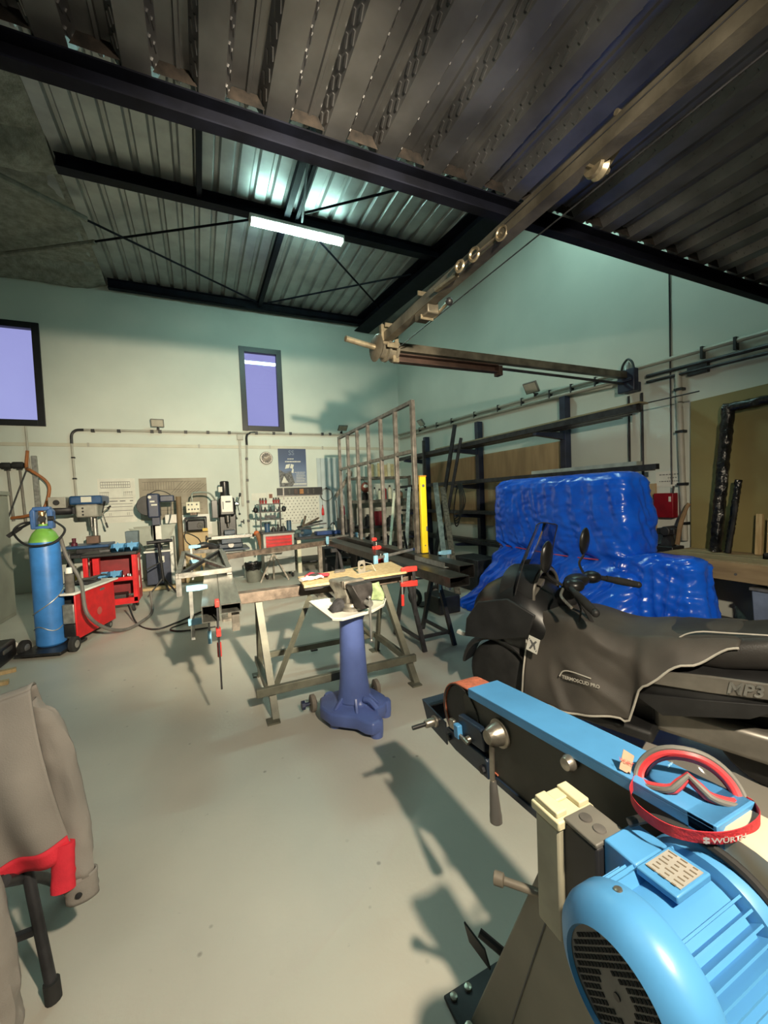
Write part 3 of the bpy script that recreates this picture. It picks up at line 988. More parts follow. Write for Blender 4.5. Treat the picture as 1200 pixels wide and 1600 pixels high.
PLAS = mat('black_stretch_film', (.012, .012, .013), .18, 0, .3, 20, .9, 18)
t = thing('wrapped_frame', 'tall door frame wrapped in shiny black plastic leaning on the olive board', 'frame', (4.9, 1.4, .88))
def wrapbar(a, b_, w):
    a, b_ = Vector(a), Vector(b_)
    s, u, d = basis(b_ - a)
    rs = []
    n = 40
    for i in range(n + 1):
        p = a.lerp(b_, i / n)
        q = []
        for j in range(10):
            an = 2 * PI * j / 10
            rr = w * (.5 + .12 * noise.noise((i * .9, j * 1.7, a.y * 3)))
            q.append(p + s * math.cos(an) * rr + u * math.sin(an) * rr)
        rs.append(q)
    return MB().rings(rs)
wrapbar((4.90, 2.42, .88), (4.98, 2.33, 2.38), .11).build('left_post', PLAS, t)
wrapbar((4.98, 2.37, 2.36), (4.98, .3, 2.40), .10).build('head_rail', PLAS, t)
wrapbar((4.90, .35, .88), (4.98, .3, 2.40), .10).build('right_post', PLAS, t)
o = wrapbar((4.88, 2.30, .88), (4.92, 2.22, 1.62), .06).build('steel_bar', PLAS)
tag(o, 'short black wrapped bar leaning beside the tall wrapped frame', 'bar')
o = MB().tube([(4.84, 2.28, .89), (4.80, 2.20, 1.3), (4.78, 2.19, 1.42)], .018, 8).build('pry_bar', DARKSTEEL)
tag(o, 'dark hooked bar leaning on the wrapped frame above the bench', 'bar')
for k, (y, h, w) in enumerate(((2.08, .40, .05), (1.98, .36, .07))):
    o = MB().box((4.97, y, .877 + h / 2), (.03, w, h), (0, .08, 0)).build('wood_offcut', WOOD)
    tag(o, ['thin wooden offcut standing on the bench against the olive board', 'wider wooden offcut standing on the bench against the olive board'][k], 'wood')
t = thing('tool_tray', 'shallow dark tray lying at the back of the workbench', 'tray', (4.85, 1.7, .876))
m = MB()
m.bb(4.72, 4.98, 1.45, 1.95, .877, .885)
for a in ((4.72, 4.73, 1.45, 1.95), (4.97, 4.98, 1.45, 1.95), (4.72, 4.98, 1.45, 1.46), (4.72, 4.98, 1.94, 1.95)):
    m.bb(*a, .877, .925)
m.build('tray', DARKSTEEL, t)
# bench vise/stand with push stick at the bench's far end
t = thing('polishing_stand', 'dark small machine with round disc head beside the red box', 'machine', (4.85, 2.9, .6))
m = MB()
m.cyl((4.80, 2.87, 1.07), (4.98, 2.87, 1.07), .055, n=16)
m.bb(4.83, 4.95, 2.78, 2.98, 1.03, 1.10)
m.build('head', DARKSTEEL, t, bevel=.01)
MB().box((4.89, 2.88, .97), (.09, .12, .14), taper=.6).build('neck', DARKSTEEL, t)
MB().bb(4.78, 5.0, 2.77, 3.02, 0, .90).build('base', BLACK, t, bevel=.01)
m = MB()
m.cyl((4.86, 3.06, .9), (4.86, 3.06, .985), .012, n=8)
m.bb(4.83, 4.89, 3.02, 3.12, .975, .99)
m.bb(4.82, 4.9, 2.95, 3.1, .86, .90)
m.build('rest', DARKSTEEL, t)
o = MB().tube([(4.86, 2.77, .92), (4.90, 2.755, 1.15), (4.95, 2.72, 1.33), (4.97, 2.70, 1.38)], [.024, .024, .02, .02], 8).build('wooden_pole', mat('handle_wood', (.26, .16, .08), .6))
tag(o, 'long curved wooden pole leaning on the dark machine beside the red box', 'pole')
t = thing('hose', 'black hose hanging in a loop from a hook on the wall right of the tarp', 'hose', (5.0, 3.2, 1.5))
MB().tube([(5.0, 3.22, 1.55), (4.96, 3.18, 1.3), (4.94, 3.14, 1.1), (4.94, 3.2, 1.02), (4.96, 3.28, 1.0), (4.98, 3.34, 1.05)], .018, 8).build('loop', BLACK, t)
MB().cyl((5.0615, 3.22, 1.55), (4.985, 3.22, 1.56), .012, n=8).build('hook', DARKSTEEL, t)
# stock under the bench
for k in range(6):
    z = .02 + .045 * (k % 6)
    o = MB().bar((4.22 + .01 * (k % 2), 1.92 - .04 * (k % 3), z), (4.24, 1.1 + .06 * ((k * 7) % 3), z), .11, .03).build('batten', WOOD if k % 2 else BW)
    tag(o, ['lowest', 'second', 'third', 'fourth', 'fifth', 'topmost'][k] + ' wooden batten of the pile on the floor before the workbench', 'batten', 'wooden battens piled before the bench')
t = thing('storage_bin', 'pale blue-grey plastic bin on the shelf under the workbench', 'bin', (4.6, 1.7, .17))
m = MB()
m.box((4.58, 1.72, .403), (.3, .34, .46), taper=1.1)
m.build('body', mat('pale_blue_plastic', (.22, .28, .42), .5), t, bevel=.01)
MB().box((4.58, 1.72, .645), (.36, .4, .03)).build('lid', GALV, t, bevel=.008)
# ---------------------------------------------------------------- left rear: cupboard, tools on the wall
CUP = mat('grey_beige_cupboard', (.34, .33, .27), .5, 0, .1, 2)
t = thing('tall_cupboard', 'tall grey-beige metal cupboard at the left edge behind the gas bottle', 'cupboard', (-3.1, 7.3, 0))
MB().bb(-3.45, -2.66, 6.6, 8.0, .0, 1.84).build('body', CUP, t, bevel=.008)
MB().bb(-3.48, -2.64, 6.58, 8.02, 1.84, 1.90).build('top', CUP, t, bevel=.006)
for y0, y1 in ((6.64, 7.28), (7.32, 7.96)):
    MB().bb(-2.66, -2.648, y0, y1, .06, 1.80).build('side_panel', CUP, t, bevel=.003)
def hammer(x, z, hw, label, l=1.0):
    t = thing('mallet', label, 'mallet', (x, YB - .05, z))
    MB().cyl((x + .02, YB - .05, z), (x + .05, YB - .05, z - l), .02, .026, n=8).build('handle', mat('grey_handle', (.22, .20, .17), .6), t)
    MB().lathe((x - hw, YB - .06, z), (1, 0, 0), [(0, .05), (.02, .065), (2 * hw - .02, .065), (2 * hw, .05)], 12).build('head', RUBBER, t)
    MB().bb(x - .01, x + .05, YB - .11, YB, z - .09, z - .06).build('bracket', BLACK, t)
hammer(-3.55, 2.44, .09, 'black mallet hanging at the very left of the tool row')
hammer(-3.30, 2.46, .08, 'black headed mallet hanging second from the left', 1.05)
hammer(-3.12, 2.47, .09, 'black headed mallet hanging nearest the grey upright tube', 1.1)
o = MB().cyl((-2.95, YB - .16, 2.42), (-3.28, YB - .16, 1.5), .014, n=8).build('steel_rod', DARKSTEEL)
tag(o, 'thin dark rod slanting on the wall between the mallets and the tube', 'rod')
o = MB().rhs((-2.83, 9.90, 0), (-2.87, 9.95, 2.65), .075, .075).build('steel_tube', GALV)
tag(o, 'grey square tube standing upright against the wall behind the gas bottle', 'tube')
o = MB().tube([(-2.97, YB - .03, 2.75), (-2.98, YB - .1, 2.42), (-2.87, 9.76, 2.35), (-2.66, 9.75, 2.15), (-2.62, 9.75, 1.95), (-2.74, 9.75, 1.6), (-3.0, 9.78, 1.5), (-3.26, 9.9, 1.47)], .028, 8, smooth=6).build('air_hose', mat('orange_hose', (.42, .15, .05), .5))
tag(o, 'orange-brown air hose hanging in a loop from the thin cream pipe', 'hose')

# ---------------------------------------------------------------- gas bottle and welder
BB = mat('blue_bottle_paint', (.045, .20, .55), .38, 0, .12, 5, .05)
GB = mat('green_bottle_paint', (.18, .42, .07), .4, 0, .12, 6)
BV = mat('dark_blue_cap', (.05, .13, .34), .4, 0, .15, 9)
bx, by = -1.63, 5.78
t = thing('gas_bottle', 'tall blue gas bottle with a green shoulder chained on the welder trolley', 'gas bottle', (bx, by, .06))
MB().lathe((bx, by, .06), (0, 0, 1), [(0, .12), (.02, .14), (1.18, .14), (1.19, .139)], 28).build('body', BB, t)
MB().lathe((bx, by, 1.24), (0, 0, 1), [(0, .141), (.01, .14), (.05, .128), (.10, .105), (.13, .08), (.16, .05), (.2, .045)], 28).build('shoulder', GB, t)
m = MB()
for s in (-1, 1):
    m.prism([(0, 0), (.045, .0), (.05, .2), (.02, .235), (-.005, .2)], (bx + s * .055, by - .06, 1.385), (s, 0, 0), (0, 0, 1), (0, .12, 0))
m.bb(bx - .085, bx + .085, by - .06, by + .06, 1.385, 1.42)
m.bb(bx - .08, bx + .08, by - .05, by + .05, 1.59, 1.635)
m.build('valve_guard', BV, t, bevel=.012)
m = MB()
m.cyl((bx, by - .01, 1.40), (bx, by - .01, 1.56), .025, n=10)
m.cyl((bx, by - .07, 1.50), (bx, by + .05, 1.50), .018, n=10)
m.lathe((bx, by - .02, 1.545), (0, 0, 1), [(0, .035), (.03, .035)], 10)
m.build('valve', mat('brass', (.55, .38, .2), .35, .9), t)
m = MB()
m.cyl((bx + .06, by - .05, 1.50), (bx + .11, by - .05, 1.50), .03, n=10)
m.lathe((bx + .02, by - .09, 1.5), (0, -1, 0), [(0, .035), (.02, .035)], 14)
m.build('pressure_gauge', BLACK, t)
o = MB().tube([(bx + .12, by - .06, 1.47), (bx + .22, by - .1, 1.36), (bx + .12, by - .17, 1.23), (bx - .10, by - .17, 1.22), (bx - .25, by - .05, 1.36), (bx - .21, by + .03, 1.45), (bx - .08, by + .02, 1.47)], .012, 8, smooth=6).build('hose_loop', BLACK)
tag(o, 'black rubber hose looped around the neck of the gas bottle', 'hose')
o = MB().tube([(bx - .32, by + .0, 1.32), (bx - .22, by + .02, 1.40), (bx - .11, by - .02, 1.46)], [.022, .014], 8).build('torch', BLACK)
tag(o, 'black torch handle hanging left of the gas bottle neck', 'torch')
m = MB()
n_ = 26
for i in range(n_ + 1):
    a = -2.9 + 2.4 * i / n_
m.tube([(bx + .142 * math.cos(a) * 1.02, by + .142 * math.sin(a) * 1.02, .42 + (.28 * ((a + 2.9) / 2.9) ** 1.3)) for a in [-2.9 + 2.9 * i / 14 for i in range(15)]], .006, 6, smooth=0)
o = m.build('chain', GALV)
tag(o, 'thin pale chain slung round the lower half of the gas bottle', 'chain')
o = MB().tube([(bx + .145 * math.cos(a), by + .145 * math.sin(a), .27 + .03 * math.cos(a * 3)) for a in [-2.9 + 2.9 * i / 14 for i in range(15)]], .005, 6, smooth=0).build('chain', GALV)
tag(o, 'thin pale chain near the foot of the gas bottle', 'chain')

u = Vector((.30, .954, 0)); n = Vector((-.954, .30, 0)); P = Vector((-1.355, 5.66, 0))
W = frame(P, u, n)          # local x back along the panel, y to the left, z up
t = thing('welder', 'red wheeled welding machine beside the gas bottle', 'welder', tuple(P + u * .4 + n * .2))
MB(W).box((.52, .22, .37), (.60, .40, .50)).build('body', BLACK, t, bevel=.01)
sp = MB(W).box((.40, .006, .36), (.82, .02, .52)).build('side_panel', RED, t, bevel=.008)
MB(W).lathe((.44, -.006, .31), (0, -1, 0), [(0, .001), (.0, .05), (.003, .05)], 20).build('badge', mat('faded_badge', (.45, .10, .08), .5), sp)
MB(W).box((.53, -.006, .565), (.09, .006, .025)).build('slot', INK, sp)
MB(W).prism([(-.08, -.04), (.86, -.04), (.86, .44), (.20, .44), (.20, .12), (-.08, .12)], (0, 0, .622), (1, 0, 0), (0, 1, 0), (0, 0, .025)).build('top_tray', WHITE, t, bevel=.008)
MB(W).box((.55, .2, .66), (.3, .22, .03)).build('tray_mat', DARKSTEEL, t, bevel=.004)
MB(W).box((-.05, .24, .045), (.48, .46, .028)).build('bottle_platform', BLACK, t, bevel=.005)
MB(W).box((.0, .07, .40), (.05, .12, .22)).build('front_plate', GALV, t, bevel=.005)
MB(W).box((.0, .07, .21), (.04, .12, .14)).build('socket_panel', BLACK, t, bevel=.005)
for x, y, r in ((-.12, -.03, .085), (-.12, .48, .085), (.72, .05, .05), (.72, .40, .05)):
    w_ = MB(W).lathe((x, y - .03, r), (0, 1, 0), [(0, r * .8), (.01, r), (.05, r), (.06, r * .8)], 20).build('wheel', RUBBER, t)
    MB(W).lathe((x, y - .035, r), (0, 1, 0), [(0, r * .3), (.005, r * .5), (.07, r * .5)], 14).build('hub', GALV, w_)
t = thing('spray_can', 'dark spray can with a pale cap on the welder tray', 'can', (-1.40, 5.68, .65))
MB().lathe((-1.40, 5.67, .648), (0, 0, 1), [(0, .045), (.2, .045), (.215, .03), (.22, .03)], 16).build('body', GREYRUB, t)
MB().lathe((-1.40, 5.67, .868), (0, 0, 1), [(0, .035), (.06, .03), (.065, .02)], 16).build('cap', WHITE, t)
t = thing('spray_can', 'slim black bottle with a nozzle standing behind the pale-capped can', 'can', (-1.5, 6.1, .65))
MB().lathe((-1.50, 6.15, .648), (0, 0, 1), [(0, .04), (.25, .04), (.32, .015), (.40, .012)], 14).build('body', BLACK, t)
MB().box((-1.50, 6.14, 1.06), (.02, .05, .03)).build('nozzle', BLACK, t)
t = thing('face_shield', 'folded clear plastic sheet and dark visor lying on the welder tray', 'visor', (-1.2, 6.3, .65))
MB(W).grid(lambda a, b: (.52 + a * .3, .06 + b * .26, .685 + .05 * math.sin(a * 3) * (1 - b)), 10, 6).build('visor', mat('dark_visor', (.05, .05, .05), .15), t, solid=.004)
o = MB().tube([(bx + .16, by - .05, 1.28), (bx + .2, by - .02, 1.05), (bx + .33, by - .08, .75), (-1.22, 5.5, .42), (-1.1, 5.75, .16), (-.95, 6.05, .03), (-.8, 6.35, .03), (-.72, 6.8, .05), (-.75, 7.0, .3)], .02, 8, smooth=6).build('welding_cable', mat('grey_cable', (.14, .13, .12), .6))
tag(o, 'thick grey cable running from the gas bottle over the red panel to the floor', 'cable')
o = MB().tube([(-1.0, 6.7, .2), (-.85, 6.3, .015), (-.6, 5.9, .015), (-.35, 6.1, .015), (-.05, 6.5, .015), (.15, 6.6, .015)], .012, 6, smooth=6).build('power_cable', BLACK)
tag(o, 'thin black cable lying on the floor between the welder and the trestle', 'cable')
o = MB().tube([(.1, 5.6, .012), (-.3, 5.65, .012), (-.42, 5.85, .012), (-.1, 6.1, .012), (.1, 6.2, .012)], .010, 6, smooth=6).build('power_cable', BLACK)
tag(o, 'thin black cable curled on the floor under the X-braced frame', 'cable')
o = MB().tube([(-1.75, 5.75, .012), (-2.0, 6.0, .012), (-2.4, 5.95, .012)], .010, 6, smooth=6).build('power_cable', BLACK)
tag(o, 'thin black cable on the floor left of the gas bottle', 'cable')
# pale plug, dark case and slats at the left edge
t = thing('plug', 'pale grey cable plug lying on the floor left of the gas bottle', 'plug', (-2.12, 6.0, 0))
m = MB()
m.cyl((-2.02, 5.93, .06), (-2.22, 6.12, .06), .045, .05, n=12)
m.build('body', WHITE, t)
MB().cyl((-2.22, 6.12, .06), (-2.30, 6.20, .06), .03, n=10).build('collar', WHITE, t)
t = thing('tool_case', 'dark case on the floor cut off by the left picture edge', 'case', (-2.1, 5.45, 0))
MB().bb(-2.35, -1.93, 5.25, 5.75, .0, .2).build('body', BLACK, t, bevel=.03)
MB().bb(-1.935, -1.92, 5.4, 5.6, .12, .16).build('latch', GREYRUB, t)
for k, (x, y, a) in enumerate(((-1.95, 5.12, .28), (-1.9, 4.80, .2))):
    c, s = math.cos(a), math.sin(a)
    o = MB().bar((x - .3 * c, y - .3 * s, .02), (x + .2 * c, y + .2 * s, .02), .06, .035).build('batten', WOOD)
    tag(o, ['wooden batten on the floor at the left edge, closer to the dark case', 'wooden batten on the floor at the left edge, farther from the dark case'][k], 'batten')

# ---------------------------------------------------------------- drill press
DB = mat('drill_blue', (.03, .09, .22), .4, 0, .1, 9)
DG = mat('drill_grey', (.40, .38, .33), .45, .1, .1, 9)
t = thing('drill_press', 'pillar drill with a blue belt cover and grey head behind the red cart', 'drill', (-1.87, 9.4, 0))
MB().cyl((-1.87, 9.45, .8), (-1.87, 9.45, 1.72), .045, n=16).build('column', GALV, t)
MB().bb(-2.16, -1.66, 9.05, 9.75, 1.67, 1.83).build('belt_cover', DB, t, bevel=.03)
MB().bb(-1.98, -1.82, 9.043, 9.05, 1.71, 1.81).build('cover_label', PAPER, t)
MB().bb(-2.08, -1.74, 9.08, 9.6, 1.43, 1.67).build('head', DG, t, bevel=.03)
m = MB()
for z in (1.6, 1.54, 1.48):
    m.lathe((-1.97, 9.08, z), (0, -1, 0), [(0, .018), (.012, .016)], 10)
stuff(m.build('buttons', BLACK, t))
MB().lathe((-1.87, 9.2, 1.16), (0, 0, 1), [(0, .012), (.08, .014), (.085, .035), (.16, .04), (.2, .045), (.3, .045)], 14).build('spindle', CHROME, t)
for k in range(3):
    a = k * 2.09 + .7
    d = Vector((.25, -.8 * math.cos(a), math.sin(a))).normalized()
    p = Vector((-1.70, 9.25, 1.5))
    h = MB().cyl(p, p + d * .22, .01, n=8).build('feed_handle', CHROME, t)
    MB().cyl(p + d * .2, p + d * .30, .018, n=10).build('grip', BLACK, h)
m = MB()
m.lathe((-2.35, 9.3, 1.58), (1, 0, 0), [(-.1, .07), (-.08, .09), (.15, .09), (.18, .07)], 16)
m.bb(-2.25, -2.0, 9.28, 9.6, 1.5, 1.62)
m.build('motor', DARKSTEEL, t)
MB().bb(-2.48, -2.22, 9.1, 9.4, 1.62, 1.82).build('control_box', DG, t, bevel=.01)
MB().lathe((-2.36, 9.1, 1.72), (0, -1, 0), [(0, .05), (.02, .045)], 14).build('switch_knob', BLACK, t)
MB().bb(-2.30, -1.60, 9.02, 9.7, .86, .91).build('table', DB, t, bevel=.01)
MB().bb(-2.12, -1.62, 9.1, 9.75, .76, .86).build('base', DARKSTEEL, t, bevel=.01)
MB().box((-1.87, 9.25, 1.0), (.2, .16, .14)).build('drill_vise', mat('rusty_vise', (.20, .12, .09), .6, .3), t, bevel=.01)
MB().lathe((-2.16, 9.2, .91), (0, 0, 1), [(0, .05), (.05, .05), (.06, .03), (.14, .035)], 12).build('knob', mat('dark_red_knob', (.14, .02, .04), .4), t)
t = thing('steel_table', 'dark steel stand under the pillar drill', 'table', (-1.95, 9.4, 0))
MB().bb(-2.4, -1.55, 8.95, 9.85, .70, .76).build('top', DARKSTEEL, t, bevel=.005)
for x in (-2.36, -1.59):
    for y in (9.0, 9.8):
        MB().bb(x - .03, x + .03, y - .03, y + .03, 0, .70).build('leg', DARKSTEEL, t)
MB().bb(-2.36, -1.59, 9.0, 9.8, .2, .23).build('shelf', DARKSTEEL, t)
for k, (x, r, h, mm, s) in enumerate(((-2.2, .07, .3, mat('yellow_can', (.42, .32, .03), .4), 'yellow can'), (-2.0, .08, .24, PAPER, 'white can'), (-1.8, .07, .28, mat('yellow_can2', (.40, .30, .04), .4), 'dull yellow can'))):
    t = thing('oil_can', s + ' on the shelf of the drill stand', 'can', (x, 9.1, .23))
    MB().lathe((x, 9.1, .231), (0, 0, 1), [(0, r), (h, r), (h + .03, r * .5)], 16).build('body', mm, t)
    MB().lathe((x, 9.1, .26 + h), (0, 0, 1), [(0, r * .4), (.04, r * .35)], 12).build('cap', BLACK, t)

# ---------------------------------------------------------------- red tool cart
t = thing('tool_cart', 'red open tool cart with a black top between welder and bandsaw', 'cart', (-1.25, 7.4, 0))
x0, x1, y0, y1 = -1.60, -.93, 7.15, 7.62
for x in (x0 + .03, x1 - .03):
    for y in (y0 + .03, y1 - .03):
        MB().box((x, y, .52), (.06, .06, .74)).build('post', RED, t, bevel=.006)
MB().bb(x0 - .02, x1 + .02, y0 - .02, y1 + .02, .87, .925).build('top_tray', BLACK, t, bevel=.012)
m = MB()
m.bb(x0 + .06, x1 - .06, y0 + .0, y0 + .02, .49, .54)
m.bb(x0, x1, y0, y1, .485, .50)
m.build('middle_shelf', RED, t)
m = MB()
m.bb(x0, x1, y0, y1, .15, .17)
m.bb(x0, x1, y0, y0 + .02, .13, .22)
m.build('bottom_shelf', RED, t)
MB().bb(x0, x1, y1 - .015, y1, .2, .86).build('back_panel', mat('dark_red_panel', (.22, .01, .015), .5), t)
sd = MB().bb(x1 - .01, x1 + .008, y0 + .06, y1 - .06, .15, .86).build('side_panel', RED, t, bevel=.004)
for z0, z1 in ((.60, .80), (.33, .52)):
    MB().bb(x1 + .009, x1 + .013, y0 + .15, y0 + .18, z0, z1).build('slot', PAPER, sd)
MB().bb(x0 + .12, x0 + .2, y0, y0 + .1, .60, .85).build('small_drawer', RED, t)
for x in (x0 + .07, x1 - .07):
    for y in (y0 + .06, y1 - .06):
        c = MB().lathe((x - .02, y, .06), (1, 0, 0), [(0, .05), (.006, .06), (.034, .06), (.04, .05)], 18).build('caster', RUBBER, t)
        MB().lathe((x - .022, y, .06), (1, 0, 0), [(0, .03), (.044, .03)], 12).build('hub', GALV, c)
BIN = mat('blue_bin_plastic', (.10, .33, .60), .45, 0, .08, 9)
def bin_(name, x, y, z, label, w=.17, d=.2, h=.11):
    t = thing(name, label, 'bin', (x, y, z), 0, 'open blue parts bins on the red cart')
    m = MB()
    tk = .006
    m.bb(x - w / 2, x + w / 2, y - d / 2, y + d / 2, z, z + tk)
    m.prism([(0, 0), (d, 0), (d, h), (d * .35, h), (0, h * .55)], (x - w / 2, y - d / 2, z), (0, 1, 0), (0, 0, 1), (tk, 0, 0))
    m.prism([(0, 0), (d, 0), (d, h), (d * .35, h), (0, h * .55)], (x + w / 2 - tk, y - d / 2, z), (0, 1, 0), (0, 0, 1), (tk, 0, 0))
    m.bb(x - w / 2, x + w / 2, y - d / 2, y - d / 2 + tk, z, z + h * .55)
    m.bb(x - w / 2, x + w / 2, y + d / 2 - tk, y + d / 2, z, z + h)
    m.build('tray', BIN, t)
    MB().prism([(0, 0), (.03, .07), (-.03, .07)], (x, y - d / 2 - .004, z + h * .02), (1, 0, 0), (0, 0, 1), (0, .004, 0)).build('divider', BIN, t)
    m = MB()
    m.prism([(-.05, 0), (.05, 0), (0, .09)], (x, y - d / 4, z + h * .5), (1, 0, 0), (0, 0, 1), (0, .005, 0))
    m.build('raised_flap', BIN, t)
bin_('parts_bin', -1.16, 7.26, .926, 'blue open bin on the cart top, left of the other')
bin_('parts_bin', -.98, 7.26, .926, 'blue open bin on the cart top, next to the bandsaw')
bin_('parts_bin', -1.41, 7.30, .502, 'blue open bin on the middle cart shelf, left of the other')
bin_('parts_bin', -1.23, 7.30, .502, 'blue open bin on the middle cart shelf, beside loose sockets')
t = thing('grey_bin', 'tall grey bin standing at the back of the cart top', 'bin', (-1.0, 7.48, .926))
MB().box((-1.0, 7.48, 1.07), (.16, .16, .28), taper=1.1).build('body', mat('slate_plastic', (.09, .13, .15), .5), t, bevel=.008)
for k in range(5):
    x = -1.115 + .035 * k
    y = 7.24 + .05 * ((k * 3) % 4)
    r = .012 + .003 * (k % 3)
    o = MB().lathe((x, y, .501), (0, 0, 1), [(0, r), (.05, r), (.06, r * .7)], 10).build('socket', CHROME)
    tag(o, ['leftmost', 'second', 'middle', 'fourth', 'rightmost'][k] + ' of the five small bright sockets on the middle cart shelf', 'socket', 'loose sockets on the red cart shelf')
o = MB().box((-1.28, 7.4, .91 + .03), (.3, .12, .025), (0, 0, .2)).build('file_box', DARKSTEEL)
tag(o, 'flat dark tool lying on the cart top', 'tool')
o = MB().bb(-1.45, -1.1, 7.25, 7.5, .171, .26).build('tool_box', mat('dark_case', (.04, .03, .03), .5), bevel=.01)
tag(o, 'low dark case on the bottom shelf of the red cart', 'case')

# ---------------------------------------------------------------- bandsaw
SAWB = mat('saw_navy', (.035, .045, .085), .42, 0, .1, 8)
TRAYM = mat('grey_green_tray', (.27, .29, .25), .45, .2, .08, 5)
t = thing('bandsaw', 'navy metal bandsaw raised over a grey tray on a navy cabinet', 'bandsaw', (-.75, 9.2, 0))
MB().bb(-.99, -.58, 8.85, 9.5, .08, .70).build('cabinet', SAWB, t, bevel=.01)
MB().bb(-.58, -.52, 8.9, 9.5, .05, .95).build('side_plate', WHITE, t, bevel=.005)
MB().bb(-1.02, -.55, 8.82, 9.5, .70, .73).build('cabinet_top', WHITE, t, bevel=.004)
MB().bb(-.78, -.68, 8.843, 8.85, .50, .62).build('label', PAPER, t)
MB().lathe((-.71, 8.843, .52), (0, -1, 0), [(0, .015), (.01, .012)], 10).build('latch', BLACK, t)
MB().prism([(0, 0), (.27, -.42), (.42, -.42), (.34, -.02)], (-1.24, 8.85, 1.18), (1, 0, 0), (0, 0, 1), (0, .02, 0)).build('left_tray', TRAYM, t)
MB().prism([(0, 0), (-.24, -.42), (-.40, -.36), (-.38, 0)], (-.47, 8.95, 1.22), (1, 0, 0), (0, 0, 1), (0, .02, 0)).build('right_tray', TRAYM, t)
MB().prism([(0, 0), (.27, -.42), (.6, -.42), (.77, .03)], (-1.24, 9.4, 1.18), (1, 0, 0), (0, 0, 1), (0, .02, 0)).build('back_tray', TRAYM, t)
MB().bb(-.86, -.72, 8.95, 9.15, .73, 1.5).build('arm', SAWB, t, bevel=.01)
MB().bb(-.92, -.71, 8.9, 9.2, 1.36, 1.83).build('blade_box', SAWB, t, bevel=.03)
m = MB()
m.lathe((-.87, 8.898, 1.76), (0, -1, 0), [(0, .03), (.002, .03)], 14)
m.bb(-.87, -.79, 8.895, 8.9, 1.66, 1.69)
m.bb(-.85, -.75, 8.895, 8.9, 1.595, 1.625)
stuff(m.build('stickers', PAPER, t))
MB().lathe((-.92, 9.1, 1.6), (0, 1, 0), [(-.05, .19), (-.03, .2), (.05, .2)], 24).build('wheel_cover', BLACK, t)
MB().bb(-.71, -.46, 8.95, 9.15, 1.66, 1.79).build('motor', SAWB, t, bevel=.02)
MB().bb(-.81, -.71, 8.93, 8.95, .94, 1.2).build('guide_plate', WHITE, t, bevel=.005)
MB().bb(-.92, -.55, 8.85, 9.2, .88, .92).build('clamp_bed', DARKSTEEL, t, bevel=.005)
MB().tube([(-.52, 9.0, 1.66), (-.53, 8.98, 1.4), (-.58, 8.96, 1.22)], .008, 6).build('cable', BLACK, t)
MB().tube([(-.88, 8.95, 1.82), (-.75, 8.93, 1.88), (-.62, 8.95, 1.86), (-.52, 9.0, 1.8)], .008, 6).build('cable', BLACK, t)
MB().bb(-.66, -.42, 9.3, 9.5, 1.22, 1.40).build('box', WHITE, t, bevel=.01)
t = thing('roller_stand', 'black tripod roller stand in front of the navy bandsaw cabinet', 'stand', (-.68, 8.1, 0))
MB().cyl((-.66, 8.15, .25), (-.70, 8.12, .92), .025, n=10).build('post', BLACK, t)
MB().cyl((-.88, 8.12, .95), (-.48, 8.12, .97), .03, n=12).build('roller', DARKSTEEL, t)
for d in ((-.25, -.05), (.22, -.12), (.05, .28)):
    MB().bar((-.66, 8.15, .32), (-.66 + d[0], 8.15 + d[1], .01), .03, .02).build('leg', BLACK, t)
MB().cyl((-.68, 8.1, .6), (-.90, 8.0, .5), .012, n=8).build('clamp_lever', BLACK, t)
o = MB().lathe((-.39, 9.2, 0), (0, 0, 1), [(0, .05), (1.76, .05)], 18).build('cardboard_tube', mat('brown_cardboard', (.20, .14, .08), .7, 0, .1, 6))
tag(o, 'tall brown tube standing upright between bandsaw and black generator', 'tube')
o = MB().bb(-1.05, -.48, 8.65, 8.8, .01, .06).build('wood_board', WOOD)
tag(o, 'pale board on the floor at the foot of the bandsaw', 'board')

# ---------------------------------------------------------------- crate with black machine
t = thing('wooden_crate', 'pale plywood crate carrying the black compact machine', 'crate', (-.1, 9.4, 0))
CR = mat('pale_plywood', (.52, .38, .20), .6, 0, .1, 2, .04)
for z0, z1 in ((.02, .34), (.36, .68), (.70, 1.0)):
    MB().bb(-.33, .12, 9.05, 9.07, z0, z1).build('front_board', CR, t, bevel=.003)
MB().bb(-.33, .12, 9.07, 9.7, .0, .99).build('body', CR, t)
MB().bb(-.335, .125, 9.04, 9.7, 1.0, 1.015).build('lid', CR, t)
t = thing('compact_generator', 'black caged machine on the plywood crate', 'machine', (-.1, 9.3, 1.02))
MB().bb(-.27, .08, 9.15, 9.55, 1.04, 1.27).build('body', BLACK, t, bevel=.03)
m = MB()
for x in (-.29, .10):
    m.tube([(x, 9.12, 1.03), (x, 9.12, 1.31), (x, 9.55, 1.31), (x, 9.55, 1.03)], .012, 8, smooth=0)
for y in (9.12, 9.55):
    m.cyl((-.29, y, 1.31), (.10, y, 1.31), .012, n=8)
m.build('cage', DARKSTEEL, t)
MB().lathe((-.02, 9.15, 1.15), (0, -1, 0), [(0, .06), (.03, .055)], 14).build('pull_starter', GREYRUB, t)
MB().bb(.02, .12, 9.1, 9.2, 1.03, 1.09).build('yellow_part', mat('yellow_plastic', (.6, .38, .04), .5), t)
o = MB().bb(-.38, .22, 9.965, 9.999, .9, 1.36).build('white_board', WHITE)
tag(o, 'plain white board on the wall behind the black compact machine', 'board')

